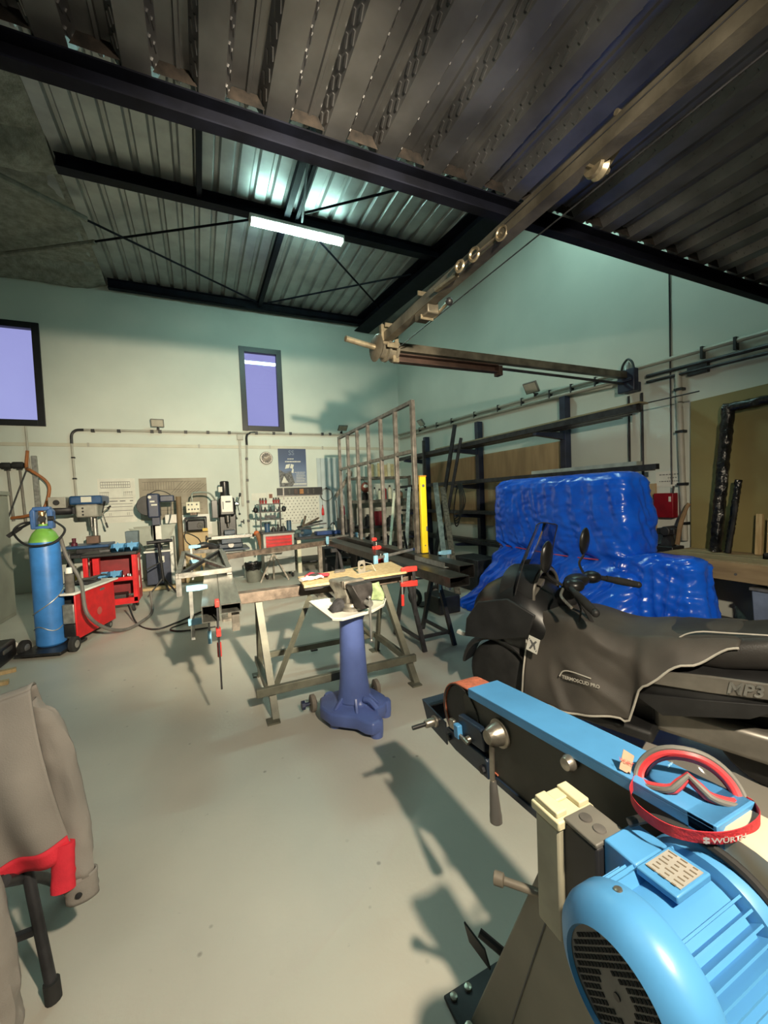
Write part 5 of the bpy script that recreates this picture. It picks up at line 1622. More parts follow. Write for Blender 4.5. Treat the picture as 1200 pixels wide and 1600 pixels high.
clamp((1.66, 3.92, .945), (.9, .43, .02), .84, (0, 0, -1), .12, .17, 'blue clamp lying across the right tubes behind the small bracket', SKYBLUE)
clamp((1.86, 6.38, .950), (.9, .43, .0), .75, (0, 0, -1), .1, .68, 'blue clamp lying across the far end of the right tubes', SKYBLUE)
clamp((1.70, 3.16, .945), (0, 0, -1), .42, (-1, .1, 0), .12, .13, 'red clamp gripping the right end of the wooden board', REDCLAMP, DARKSTEEL)
clamp((2.46, 3.75, .955), (0, 0, -1), .42, (-1, 0, 0), .13, .24, 'blue clamp at the outer side of the right tube near the yellow level', SKYBLUE)
clamp((1.868, 4.35, 1.0), (0, 0, -1), .30, (1, .2, 0), .05, .16, 'red clamp standing upright on the flat right tube, nearer the bracket', REDCLAMP, DARKSTEEL)
clamp((2.125, 5.05, 1.02), (0, 0, -1), .30, (1, .2, 0), .04, .12, 'small red clamp on the right tubes inside the upright frame', REDCLAMP, DARKSTEEL)
clamp((-.14, 6.05, 1.02), (0, 0, -1), .45, (1, 0, 0), .12, .2, 'blue clamp with a white bar at the far end of the X-braced frame', SKYBLUE)

# ---------------------------------------------------------------- leaning and loose stock in front of the rack
def lean(pts, w, h, mm, label, kind='rhs'):
    m = MB()
    if kind == 'rhs':
        m.rhs(pts[0], pts[1], w, h, .005)
    else:
        m.bar(pts[0], pts[1], w, h)
    tag(m.build('leaning_bar', mm, smooth=0), label, 'steel bar', 'steel bars leaning on the wall rack')
lean(((4.05, 6.78, 0), (4.39, 6.33, 2.87)), .06, .06, DARKSTEEL, 'tallest dark bar leaning on the rack behind the yellow level')
lean(((4.0, 6.55, 0), (4.39, 6.15, 2.60)), .05, .05, DARKSTEEL, 'second tall dark bar leaning on the rack, thinner and shorter')
lean(((3.55, 5.45, 0), (4.10, 6.62, 1.80)), .09, .06, GA, 'grey bar leaning at a slant right of the yellow level')
lean(((3.62, 5.30, 0), (4.12, 6.40, 1.70)), .09, .07, RUSTY, 'brown bar leaning at a slant beside the grey one')
lean(((3.2, 6.3, 0), (3.9, 7.3, 1.75)), .07, .05, GA, 'slim grey steel bar leaning behind the upright frame')
lean(((3.0, 6.6, 0), (3.75, 7.7, 1.65)), .05, .04, CREAM, 'cream bar leaning behind the upright frame near the shelf')
lean(((4.41, 7.6, 0), (4.42, 7.55, 2.75)), .05, .05, DARKSTEEL, 'dark bar standing upright at the far part of the rack')
t = thing('cable_bundle', 'bundle of dark cables hanging on the tall leaning bars', 'cables', (4.25, 6.1, 1.5))
for k in range(4):
    m = MB()
    m.tube([(4.27, 6.12 - .03 * k, 1.78), (4.22, 6.0 - .05 * k, 1.5), (4.20, 6.02 - .04 * k, 1.12 + .06 * k), (4.22, 6.15, 1.0 + .05 * k), (4.25, 6.26, 1.2), (4.27, 6.2, 1.6), (4.27, 6.12 - .03 * k, 1.78)], .011, 6, smooth=5)
    m.build('loop', RUBBER, t)
o = MB().bb(3.95, 4.4, 5.2, 5.9, .0, .52).build('steel_cabinet', DARKSTEEL, bevel=.01)
o.name = 'low_cabinet'
tag(o, 'low dark cabinet on the floor before the rack left of the tarp', 'cabinet')
o = MB().bb(2.78, 3.12, 4.5, 4.9, .0, .24).build('dark_crate', BLACK, bevel=.02)
tag(o, 'low dark crate on the floor left of the blue tarp hem', 'crate')
t = thing('hand_truck', 'black hand truck with a spoked wheel under the right tubes', 'hand truck', (2.85, 5.1, 0))
for x in (2.75, 3.12):
    w_ = MB().ring((x, 5.1, .13), (1, .3, 0), .10, .03, 24, 8).build('tyre', RUBBER, t)
    MB().lathe((x - .02, 5.094, .13), (1, .3, 0), [(0, .03), (.005, .075), (.035, .075), (.04, .03)], 14).build('rim', GALV, w_)
    MB().tube([(x + .05, 5.16, .13), (x + .06, 5.35, .6), (x + .06, 5.5, 1.05)], .018, 8).build('rail', BLACK, t)
for z, y in ((.35, 5.25), (.75, 5.4)):
    MB().cyl((2.80, y, z), (3.18, y, z), .014, n=8).build('cross_bar', BLACK, t)
MB().bb(2.78, 3.2, 4.98, 5.2, .0, .015).build('toe_plate', BLACK, t)
# dark stored goods under and behind the tubes
for k, (x, y, w, d, h, mm, s) in enumerate(((2.75, 7.2, .3, .4, .55, BLACK, 'black case standing behind the far part of the right tubes'), (3.15, 7.5, .35, .4, .7, DARKSTEEL, 'dark tool case behind the right tubes, beside the black one'), (3.6, 8.0, .4, .4, .6, BLACK, 'black crate on the floor in front of the corner shelf'), (2.35, 7.9, .35, .4, .62, BLACK, 'black compressor box on the floor behind the far trestle'))):
    t = thing('storage_case', s, 'case', (x, y, 0))
    MB().bb(x - w / 2, x + w / 2, y - d / 2, y + d / 2, 0, h).build('body', mm, t, bevel=.025)
    MB().bb(x - w / 2 + .03, x + w / 2 - .03, y - d / 2 - .006, y - d / 2 + .01, h * .72, h * .76).build('seam', GREYRUB, t)
    MB().tube([(x - .07, y, h - .005), (x - .06, y, h + .04), (x + .06, y, h + .04), (x + .07, y, h - .005)], .01, 6).build('handle', GREYRUB, t)

# ---------------------------------------------------------------- vise on its blue pedestal
VB = mat('violet_blue_cast', (.105, .155, .42), .36, 0, .08, 6, .03)
CASTG = mat('worn_cast_iron', (.34, .32, .28), .42, .6, .25, 14, .1)
CASTD = mat('dark_cast_iron', (.05, .045, .045), .45, .4, .25, 12, .08)
t = thing('vise_pedestal', 'violet blue cast iron pedestal on small wheels carrying the bench vise', 'pedestal', (.95, 2.72, 0))
base = [(.72, 2.80), (.76, 2.66), (.83, 2.60), (.90, 2.54), (.93, 2.46), (.97, 2.42), (1.03, 2.43), (1.05, 2.50), (1.07, 2.58), (1.13, 2.60), (1.19, 2.66), (1.20, 2.74), (1.17, 2.86), (1.12, 2.98), (1.0, 3.0), (.86, 2.98), (.76, 2.94)]
cx, cy = .965, 2.75
rs = []
for z, k in ((.035, .97), (.05, 1.0), (.105, 1.0), (.12, .97), (.128, .85), (.135, .60), (.15, .44), (.19, .36), (.25, .325)):
    rr = []
    for (x, y) in base:
        v = Vector((x - cx, y - cy, 0))
        q = v.normalized() * .10
        tt = max(0, min(1, (k - .325) / .675))
        rr.append(Vector((cx - .02, cy - .02, z)) + q * (1 - tt) + v * tt * 1.0)
    rs.append(rr)
m = MB()
m.rings(rs)
m.build('foot', VB, t, bevel=.008)
for x, y in ((.79, 2.70), (.995, 2.455), (1.15, 2.66), (.82, 2.94), (1.09, 2.94)):
    MB().lathe((x, y, 0), (0, 0, 1), [(0, .042), (.04, .046), (.105, .046), (.118, .038)], 18).build('toe', VB, t)
MB().lathe((.945, 2.73, .16), (0, 0, 1), [(0, .125), (.05, .112), (.15, .100), (.55, .084), (.57, .088), (.59, .098), (.62, .098)], 28).build('column', VB, t)
m = MB()
for a in (R(200), R(255), R(320), R(80)):
    d = Vector((math.cos(a), math.sin(a), 0))
    s = Vector((-d.y, d.x, 0)) * .012
    o0 = Vector((.945, 2.73, .13))
    m.prism([(.06, 0), (.19, 0), (.11, .07), (.08, .22)], o0 - s, d, (0, 0, 1), s * 2)
m.build('rib', VB, t, bevel=.006)
MB().bb(.86, 1.04, 2.65, 2.83, .765, .79).build('head_plate', VB, t, bevel=.008)
MB().tube([(1.03, 2.52, .15), (1.0, 2.56, .19), (.97, 2.60, .19)], .02, 8).build('pedal', VB, t)
for x, s in ((.695, -1), (1.215, 1)):
    w_ = MB().lathe((x - .02, 2.97, .065), (1, 0, 0), [(0, .05), (.006, .062), (.034, .062), (.04, .05)], 22).build('wheel', mat('grey_brown_wheel', (.22, .19, .16), .7), t)
    MB().lathe((x - .03, 2.97, .065), (1, 0, 0), [(0, .016), (.06, .016)], 10).build('axle', DARKSTEEL, w_)
k_ = MB().lathe((.665, 2.97, .065), (-1, 0, 0), [(0, .014), (.03, .016), (.032, .034), (.055, .034)], 8).build('star_knob', mat('navy_knob', (.02, .03, .08), .5), t)
t = thing('drip_tray', 'white plastic drip tray on the pedestal under the vise', 'tray', (.95, 2.78, .79))
m = MB()
poly = [(.72, 3.06), (.745, 2.53), (.80, 2.49), (1.05, 2.56), (1.18, 2.66), (1.26, 2.80), (1.24, 2.95), (1.1, 3.06)]
cxx = sum(p[0] for p in poly) / 8
cyy = sum(p[1] for p in poly) / 8
def ringz(k, z):
    return [(cxx + (x - cxx) * k, cyy + (y - cyy) * k, z) for x, y in poly]
m.rings([ringz(.9, .791), ringz(.985, .80), ringz(1.0, .815), ringz(.97, .818), ringz(.95, .802), ringz(.9, .797)])
m.build('tray', WHITE, t)
t = thing('bench_vise', 'large worn cast iron bench vise on the blue pedestal', 'vise', (.97, 2.73, .80))
ax = Vector((.22, -.975, 0))
sx = Vector((.975, .22, 0))
Vf = frame((.965, 2.75, .80), sx, -ax)     # local x sideways, y away from the photographer, z up
MB(Vf).lathe((0, 0, -.002), (0, 0, 1), [(0, .10), (.02, .10), (.03, .085), (.05, .08)], 24).build('swivel_base', CASTG, t)
m = MB(Vf)
m.rings([[(x * w, y0 + y * d, z) for x, y in ((-1, -1), (1, -1), (1, 1), (-1, 1))] for z, w, d, y0 in ((.04, .06, .08, .06), (.10, .055, .10, .07), (.145, .075, .11, .08), (.185, .085, .10, .09), (.20, .08, .09, .09))])
m.build('fixed_body', CASTG, t, bevel=.012)
MB(Vf).box((0, -.01, .185), (.17, .025, .05)).build('jaw_plate', STEEL, t, bevel=.003)
m = MB(Vf)
m.rings([[(x * w, y0 + y * d, z) for x, y in ((-1, -1), (1, -1), (1, 1), (-1, 1))] for z, w, d, y0 in ((.03, .04, .05, -.13), (.09, .045, .055, -.13), (.14, .07, .05, -.12), (.19, .085, .045, -.10), (.20, .08, .04, -.10))])
m.build('moving_jaw', CASTD, t, bevel=.012)
MB(Vf).box((0, -.035, .185), (.17, .02, .05)).build('jaw_plate', STEEL, t, bevel=.003)
MB(Vf).box((0, -.02, .085), (.07, .22, .07)).build('slide', CASTD, t, bevel=.006)
MB(Vf).cyl((0, -.15, .075), (0, -.235, .075), .022, n=14).build('spindle_head', GALV, t)
h = MB(Vf).cyl((.0, -.225, .11), (.0, -.225, -.17), .008, n=10).build('tommy_bar', GALV, t)
MB(Vf).sph((0, -.225, -.18), .014, n=10, m=6).build('ball', GALV, h)
MB(Vf).sph((0, -.225, .115), .014, n=10, m=6).build('ball', GALV, h)
o = MB().grid(lambda a, b: (.80 + a * .15, 2.70 + b * .12, .80 + .075 * math.sin(PI * min(1, a * 1.05)) * math.sin(PI * b) ** .7 + .012 * noise.noise((a * 6, b * 6, 1)) + .005), 14, 14).build('black_rag', mat('black_rag', (.035, .035, .04), .95, 0, .3, 20, .4), solid=.004)
tag(o, 'crumpled black rag on the drip tray left of the vise', 'rag')
o = MB().grid(lambda a, b: (1.105 + a * .13 + .01 * math.sin(b * 5), 2.83 + .03 * math.sin(a * 4 + b * 3), .812 + b * .14 - .01 * a), 12, 12).build('green_cloth', mat('pale_green_cloth', (.40, .52, .27), .9, 0, .2, 18, .3), solid=.004)
tag(o, 'pale green cloth standing on the drip tray right of the vise', 'cloth')
o = MB().bb(.98, 1.05, 4.15, 4.18, .0005, .012).build('steel_offcut', DARKSTEEL)
tag(o, 'small dark offcut lying on the floor behind the trestle', 'offcut')
# ---------------------------------------------------------------- machine under a blue tarpaulin
TARP = mat('blue_tarpaulin', (.010, .14, .88), .24, 0, .10, 5, .45, 5, col2=(.005, .095, .72), coat=.1)
t = thing('tarpaulin', 'glossy blue tarpaulin draped over a large machine and tied with a red cord', 'tarp', (3.95, 3.3, 0))
def rrect(x0, x1, y0, y1, r, n):
    """rounded rectangle outline with n points, returns (x, y, nx, ny, s)"""
    P4 = [((x1 - r, y1 - r), 0), ((x0 + r, y1 - r), 90), ((x0 + r, y0 + r), 180), ((x1 - r, y0 + r), 270)]
    pts = []
    for (cx_, cy_), a0 in P4:
        for k in range(7):
            a = R(a0 + 15 * k)
            pts.append((cx_ + r * math.cos(a), cy_ + r * math.sin(a), math.cos(a), math.sin(a)))
    L = [0.0]
    for i in range(len(pts)):
        a, b_ = pts[i], pts[(i + 1) % len(pts)]
        L.append(L[-1] + math.hypot(b_[0] - a[0], b_[1] - a[1]))
    out = []
    j = 0
    for i in range(n):
        s = L[-1] * i / n
        while L[j + 1] < s:
            j += 1
        f = (s - L[j]) / max(1e-6, L[j + 1] - L[j])
        a, b_ = pts[j], pts[(j + 1) % len(pts)]
        out.append(tuple(a[q] + (b_[q] - a[q]) * f for q in range(4)) + (s,))
    return out
def lerp(tab, z):
    for (z0, v0), (z1, v1) in zip(tab, tab[1:]):
        if z <= z1:
            f = max(0, (z - z0) / (z1 - z0))
            f = f * f * (3 - 2 * f)
            return [a + (b_ - a) * f for a, b_ in zip(v0, v1)]
    return tab[-1][1]
def ridge(p):
    return 1 - abs(noise.noise(p)) * 2.2
def drape(tab, zs, n, seed, amp):
    m = MB()
    rs = []
    for z in zs:
        x0_, x1_, y0_, y1_, r_ = lerp(tab, z)
        q = []
        for x, y, nx, ny, s in rrect(x0_, x1_, y0_, y1_, r_, n):
            a = amp(z)
            d = a * (.6 * ridge((s * 4.2 + seed + z * .9, z * .8, seed)) + .45 * ridge((s * 9 + z * 2.2, z * 1.6, seed + 5))) + .028 * noise.noise((s * 1.9 + z, z * 1.5, seed + 2)) + .012 * ridge((s * 5 - z * 7, z * 11 + s * 4, seed + 9)) + .005 * noise.noise((s * 26, z * 26, seed))
            zz = z + (.018 * noise.noise((s * 3, seed, 2)) if z < .1 else 0)
            q.append((x + nx * d, y + ny * d, zz + .006 * noise.noise((s * 8, z * 8, 4))))
        rs.append(q)
    m.rings(rs)
    return m
main = [(0.0, [3.34, 4.18, 2.40, 4.86, .22]), (.35, [3.52, 4.18, 2.46, 4.62, .18]), (.70, [3.67, 4.18, 2.50, 4.48, .12]), (.86, [3.74, 4.12, 2.60, 4.40, .10]), (.95, [3.70, 4.15, 2.57, 4.44, .10]), (1.3, [3.69, 4.17, 2.56, 4.46, .10]), (1.66, [3.70, 4.15, 2.57, 4.46, .12]), (1.73, [3.74, 4.10, 2.62, 4.41, .12]), (1.755, [3.84, 4.02, 2.72, 4.3, .08])]
zs = [i * 1.755 / 100 for i in range(101)]
amp = lambda z: .085 * (1 - min(1, z / .86)) + .030 * math.exp(-((z - .86) / .18) ** 2) + (.034 if z < 1.64 else .008)
b1 = drape(main, zs, 300, 3.0, amp)
low = [(0.02, [3.66, 4.06, 1.92, 2.80, .10]), (.4, [3.70, 4.05, 1.97, 2.8, .10]), (.86, [3.73, 4.02, 2.0, 2.78, .09]), (.93, [3.76, 3.99, 2.03, 2.76, .08]), (.955, [3.82, 3.93, 2.1, 2.7, .05])]
zs2 = [.02 + i * .935 / 60 for i in range(61)]
b2 = drape(low, zs2, 200, 11.0, lambda z: .07 * (1 - z / 1.1) + .026)
b1.build('upper_cover', TARP, t, smooth=80)
b2.build('lower_cover', TARP, t, smooth=80)
m = MB()
pts = []
for x, y, nx, ny, s in rrect(3.715, 4.15, 2.57, 4.43, .10, 60):
    pts.append((x - .012 * 0 + nx * .018, y + ny * .018, .86 + .012 * math.sin(s * 3)))
m.tube(pts, .007, 6, smooth=0, loop=True)
m.build('red_cord', mat('red_cord', (.65, .08, .12), .6), t)

# ---------------------------------------------------------------- three wheeled scooter
SB = mat('scooter_satin_black', (.014, .014, .015), .34, 0, .2, 6, .0)
SM = mat('scooter_matt_black', (.020, .020, .021), .55, 0, .2, 8, .05)
SG = mat('scooter_grey_trim', (.22, .205, .18), .38, .4, .1, 10)
FAB = mat('apron_fabric', (.082, .072, .062), .62, 0, .18, 3, .12, 220, coat=.0)
SEATM = mat('seat_vinyl', (.035, .032, .030), .5, 0, .15, 5, .10, 160)
PIPE = mat('pale_piping', (.55, .52, .46), .6)
ang = R(70)
dx = Vector((math.cos(ang), -math.sin(ang), 0))
lx = Vector((-math.sin(ang), -math.cos(ang), 0))
N0 = Vector((2.05, 2.72, 0))
SF = Matrix(((dx.x, -lx.x, 0, N0.x), (dx.y, -lx.y, 0, N0.y), (0, 0, 1, 0), (0, 0, 0, 1)))   # local x rearwards, y = away from camera side, z up
def q(s, w, z):
    return (s, -w, z)
t = thing('scooter', 'black three wheeled scooter with a fabric leg cover parked behind the belt grinder', 'scooter', (2.6, 1.7, 0))
def superring(s, zc, hz, hw, e=2.6, n=28, tilt=0.0):
    o = []
    for k in range(n):
        a = 2 * PI * k / n
        c, sn = math.cos(a), math.sin(a)
        w = hw * math.copysign(abs(c) ** (2 / e), c)
        z = hz * math.copysign(abs(sn) ** (2 / e), sn)
        o.append(q(s + tilt * z, w * (1 - .25 * max(0, z / hz) ** 2), zc + z))
    return o
m = MB(SF)
m.rings([superring(*a) for a in ((.0, .66, .05, .05), (.05, .66, .13, .12), (.14, .66, .22, .20), (.28, .67, .29, .27), (.44, .69, .31, .32), (.58, .66, .27, .29), (.72, .58, .22, .26), (.84, .50, .18, .22))])
m.build('front_fairing', SB, t, bevel=0)
# raised panels and trim on the camera side of the nose
m = MB(SF)
m.prism([(.10, .52), (.36, .55), (.60, .62), (.66, .78), (.46, .86), (.22, .80), (.12, .66)], q(0, .325, 0), (1, 0, .0), (0, 0, 1), (0, -.018, 0))
m.build('side_fairing', SM, t, bevel=.012)
# windscreen
WS = glass('smoked_screen', (.42, .43, .50), 1.18, .05)
def screen(a, b_):
    w = (b_ - .5) * 2 * (.28 - .10 * a)
    bow = .16 * (1 - (w / .29) ** 2)
    return q(.50 + .17 * a - bow * (1 - .3 * a), w, .88 + .48 * a - .03 * (b_ - .5) ** 2 * 4 * a)
MB(SF).grid(screen, 16, 20).build('windscreen', WS, t)
m = MB(SF)
m.tube([screen(k / 8, 0) for k in range(9)] + [screen(1, k / 8) for k in range(1, 9)] + [screen(1 - k / 8, 1) for k in range(1, 9)], .004, 6, smooth=2)
m.build('screen_edge', SM, t)
# instrument cowl
m = MB(SF)
rs = []
for k in range(13):
    a = PI * k / 12
    w = .22 * math.cos(a)
    z = .84 + .20 * math.sin(a) ** .8
    rs.append([q(.34, w * 1.05, z), q(.58, w, z + .015), q(.58, w * .90, z - .006), q(.36, w * .9, z - .012)])
m.rings(rs, caps=True)
m.build('instrument_hood', SM, t)
m = MB(SF)
for a0, a1 in ((0, 12),):
    pts = []
    for k in range(13):
        a = PI * k / 12
        pts.append(q(.585, .22 * .93 * math.cos(a), .84 + .185 * math.sin(a) ** .8))
    m.tube(pts, .012, 8, smooth=2)
m.build('hood_trim', SG, t)
m = MB(SF)
m.prism([(-.15, .0), (.15, 0), (.12, .09), (-.12, .09)], q(.43, 0, .90), (0, 1, 0), (.25, 0, 1), (.02, 0, 0))
m.build('instruments', BLACK, t)
m = MB(SF)
m.prism([(.0, 0), (.13, .015), (.19, .10), (.10, .07)], q(.53, .20, .86), (0, 1, 0), (0, 0, 1), (.06, 0, 0))
m.build('cowl_cheek', SG, t, bevel=.01)
# handlebar
m = MB(SF)
m.tube([q(1.02, .40, .90), q(.88, .26, .95), q(.78, .12, .97), q(.76, 0, .97), q(.78, -.12, .97), q(.88, -.26, .95), q(1.02, -.40, .90)], .018, 10)
m.build('handlebar', SM, t)
m = MB(SF)
m.sph(q(.80, 0, .97), .075, (1.0, 1.6, .6), 16, 10)
m.sph(q(.84, .16, .97), .055, (1.2, 1.2, .8), 12, 8)
m.sph(q(.84, -.16, .97), .055, (1.2, 1.2, .8), 12, 8)
m.build('handlebar_cover', SB, t)
MB(SF).tube([q(.66, 0, .66), q(.72, 0, .82), q(.78, 0, .96)], [.09, .075, .06], 14).build('steering_column', SM, t)
for s in (1, -1):
    g = MB(SF).tube([q(.90, s * .28, .945), q(.97, s * .35, .922), q(1.05, s * .43, .895)], [.022, .026, .026, .024], 12).build('grip', RUBBER, t)
    MB(SF).sph(q(1.06, s * .44, .892), .024, (1, 1, 1), 10, 8).build('bar_end', SM, g)
    MB(SF).tube([q(.80, s * .24, .955), q(.83, s * .34, .93), q(.93, s * .44, .90)], .009, 8).build('brake_lever', SG, t)
    MB(SF).tube([q(.78, s * .20, .97), q(.72, s * .27, 1.04), q(.74, s * .31, 1.10)], .009, 8).build('mirror_stalk', BLACK, t)
    w = s * .33
    MB(SF).sph(q(.74, w, 1.17 if s > 0 else 1.20), .088, (.32, .8, 1.2), 16, 10, (0, .1, 0)).build('mirror', SB, t)
m = MB(SF)
m.tube([q(.86, .2, .93), q(.95, .22, .80), q(1.0, .24, .70)], .012, 8)
m.tube([q(.88, .26, .92), q(.93, .30, .86), q(.92, .31, .78)], .006, 6)
m.build('cables', RUBBER, t)
# front wheels, fenders
for s in (1, -1):
    w_ = MB(SF).lathe(q(.33, s * .21 - .06, .25), (0, -1, 0), [(0, .17), (.01, .225), (.04, .25), (.08, .25), (.11, .225), (.12, .17)], 32).build('front_tyre', RUBBER, t)
    MB(SF).lathe(q(.33, s * .21 - .055, .25), (0, -1, 0), [(0, .05), (.0, .16), (.11, .16), (.11, .05)], 24).build('rim', SG, w_)
    m = MB(SF)
    rs = []
    for k in range(15):
        a = R(10 + 165 * k / 14)
        c, sn = math.cos(a), math.sin(a)
        rs.append([q(.33 - c * r, s * .21 + w, .25 + sn * r) for r, w in ((.29, -.085), (.31, -.05), (.315, .05), (.29, .085), (.275, .08), (.285, -.08))])
    m.rings(rs)
    m.build('front_fender', SM, t)
MB(SF).prism([(.0, 0), (.07, -.01), (.075, .02), (.01, .03)], q(-.02, .28, .50), (1, 0, 0), (0, 0, 1), (0, .03, 0)).build('side_reflector', WHITE, t, bevel=.004)
m = MB(SF)
m.box(q(.36, .0, .30), (.5, .2, .2))
m.box(q(.95, 0, .28), (.7, .34, .2))
m.build('chassis', SM, t, bevel=.03)
# leg apron: fabric from the leg shield over the knees to the seat
def apron(a, b_):
    s = .57 + 1.09 * a
    ztop = lerp([(0, [.80]), (.25, [.77]), (.5, [.73]), (.72, [.77]), (1.0, [.81])], a)[0]
    hw = .20 + .02 * math.sin(a * PI)
    zlow = lerp([(0, [.22]), (.25, [.24]), (.58, [.30]), (.64, [.52]), (.80, [.66]), (1, [.78])], a)[0]
    flare = lerp([(0, [.36]), (.4, [.40]), (.6, [.36]), (1, [.25])], a)[0]
    v = b_ * 2.4 - 1.0         # -1 far side edge, 1.4 camera side hem
    if v < -.5:
        f = (-.5 - v) / .5
        w, z = -hw - (flare - hw) * f, ztop - (ztop - zlow) * f * .6
    elif v <= .5:
        w, z = hw * v * 2, ztop + .02 * math.cos(v * PI)
    else:
        f = (v - .5) / .9
        w, z = hw + (flare - hw) * (f ** .6), ztop - (ztop - zlow) * f
    n1 = noise.noise((s * 3.2 + z * 2.0, z * 2.6, 5.0))
    n2 = noise.noise((s * 8 - z * 5, z * 7, 2.0))
    n3 = max(0, 1 - abs(noise.noise((s * 2.6 + z * 3.2, z * 1.1 - s * 1.5, 9.0))) * 3.2)
    d = .036 * n1 + .012 * n2 + .028 * n3 * min(1, a * 4)
    return q(s + .01 * n2, w + d, z + .025 * n1 * (1 if abs(v) < .5 else .3))
MB(SF).grid(apron, 70, 90).build('leg_cover', FAB, t, solid=.004)
hem = [Vector(apron(k / 24, 1.0)) + Vector((0, -.006, 0)) for k in range(25)]
MB(SF).tube(hem, .006, 6, smooth=2).build('hem_piping', PIPE, t)
m = MB(SF)
m.tube([Vector(apron(.0, b_)) + Vector((-.006, -.004, .004)) for b_ in [k / 20 for k in range(9, 21)]], .006, 6, smooth=2)
m.build('shield_piping', PIPE, t)
# logo, lettering and white patch on the leg cover
ap = lambda a, b_: SF @ Vector(apron(a, b_))
p0, p1, p2 = ap(.25, .86), ap(.45, .86), ap(.35, .76)
ex = (p1 - p0).normalized()
ey = (p2 - (p0 + p1) / 2).normalized()
nn = lx
c0 = (p0 + p1) / 2 + lx * .035
text('lettering', 'TERMOSCUD PRO', .028, c0, ex, ey, PIPE, t, bold=.0006)
st = MB().tube([c0 + ex * -.13 + ey * .0, c0 + ex * -.11 + ey * .035, c0 + ex * -.06 + ey * .045, c0 + ex * .06 + ey * .035], .004, 6, smooth=4).build('swoosh', PIPE, t)
pc = SF @ Vector(q(.66, .385, .60))
px_ = (SF.to_3x3() @ Vector((1, 0, -.25))).normalized()
py_ = Vector((0, 0, 1))
MP_ = frame(pc, px_, py_)
pt = MB(MP_).box((0, 0, 0), (.075, .10, .006)).build('white_patch', WHITE, t)
m = MB(MP_)
zz = .0042
m.prism([(-.02, -.035), (-.008, -.035), (.004, -.005), (.018, -.03), (.024, -.022), (.012, .008), (.022, .03), (.012, .034), (.0, .014), (-.02, .03), (-.026, .022), (-.008, .0)], (0, 0, zz), (1, 0, 0), (0, 1, 0), (0, 0, .0006))
m.prism([(-.032, .02), (-.024, .034), (-.032, .036)], (0, 0, zz), (1, 0, 0), (0, 1, 0), (0, 0, .0006))
m.prism([(.024, -.036), (.032, -.036), (.032, -.02)], (0, 0, zz), (1, 0, 0), (0, 1, 0), (0, 0, .0006))
stuff(m.build('emblem', INK, pt))
en = SF @ Vector(q(.13, .205, .68))
MB(frame(en, (SF.to_3x3() @ Vector((.75, -.65, 0))), (0, 0, 1))).lathe((0, 0, .0), (0, 0, 1), [(0, .028), (.008, .028), (.009, .02)], 18).build('nose_badge', SG, t)
# seat, side panel, tail, rear wheel
m = MB(SF)
rs = []
for s, hw, z0, z1 in ((1.10, .12, .60, .70), (1.2, .19, .58, .755), (1.4, .23, .60, .80), (1.6, .24, .62, .81), (1.78, .22, .66, .86), (1.95, .18, .70, .90), (2.1, .12, .74, .89)):
    rs.append([q(s, hw * math.copysign(abs(math.cos(a)) ** .6, math.cos(a)), (z0 + z1) / 2 + (z1 - z0) / 2 * math.copysign(abs(math.sin(a)) ** .6, math.sin(a))) for a in [2 * PI * k / 24 for k in range(24)]])
m.rings(rs)
m.build('seat', SEATM, t)
MB(SF).tube([q(1.36, .245, .66), q(1.40, .235, .76), q(1.48, .20, .81), q(1.62, .17, .825), q(1.8, .17, .85)], .004, 6).build('seat_piping', PIPE, t)
m = MB(SF)
rs = []
for s, hw, z0, z1 in ((1.0, .20, .22, .40), (1.15, .27, .28, .58), (1.3, .31, .34, .63), (1.55, .325, .40, .645), (1.8, .30, .46, .68), (2.0, .22, .54, .74), (2.12, .12, .62, .74)):
    rs.append([q(s, hw * math.copysign(abs(math.cos(a)) ** .5, math.cos(a)), (z0 + z1) / 2 + (z1 - z0) / 2 * math.copysign(abs(math.sin(a)) ** .6, math.sin(a))) for a in [2 * PI * k / 28 for k in range(28)]])
m.rings(rs)
m.build('tail_body', SM, t)
m = MB(SF)
m.prism([(1.28, .52), (1.38, .61), (1.56, .64), (1.82, .67), (2.0, .70), (1.85, .60), (1.55, .55)], q(0, .322, 0), (1, .0, 0), (0, 0, 1), (0, -.014, 0))
m.build('grey_side_panel', SG, t, bevel=.006)
m = MB(SF)
m.prism([(1.2, .44), (1.5, .50), (1.85, .58), (1.7, .47), (1.35, .36)], q(0, .322, 0), (1, 0, 0), (0, 0, 1), (0, -.008, 0))
m.build('lower_side_panel', SM, t, bevel=.006)
text('badge', 'MP3', .075, SF @ Vector(q(1.68, .343, .61)), SF.to_3x3() @ Vector((1, 0, .13)), (0, 0, 1), GALV, t, depth=.003, bold=.002, shear=.3)
w_ = MB(SF).lathe(q(1.78, -.07, .25), (0, -1, 0), [(0, .17), (.01, .225), (.04, .25), (.10, .25), (.13, .225), (.14, .17)], 32).build('rear_tyre', RUBBER, t)
MB(SF).lathe(q(1.78, -.06, .25), (0, -1, 0), [(0, .05), (.0, .16), (.12, .16), (.12, .05)], 24).build('rim', SG, w_)
MB(SF).box(q(1.55, .14, .27), (.55, .10, .16)).build('engine', SG, t, bevel=.03)
MB(SF).box(q(1.05, .0, .20), (.5, .62, .07)).build('floorboard', SM, t, bevel=.02)

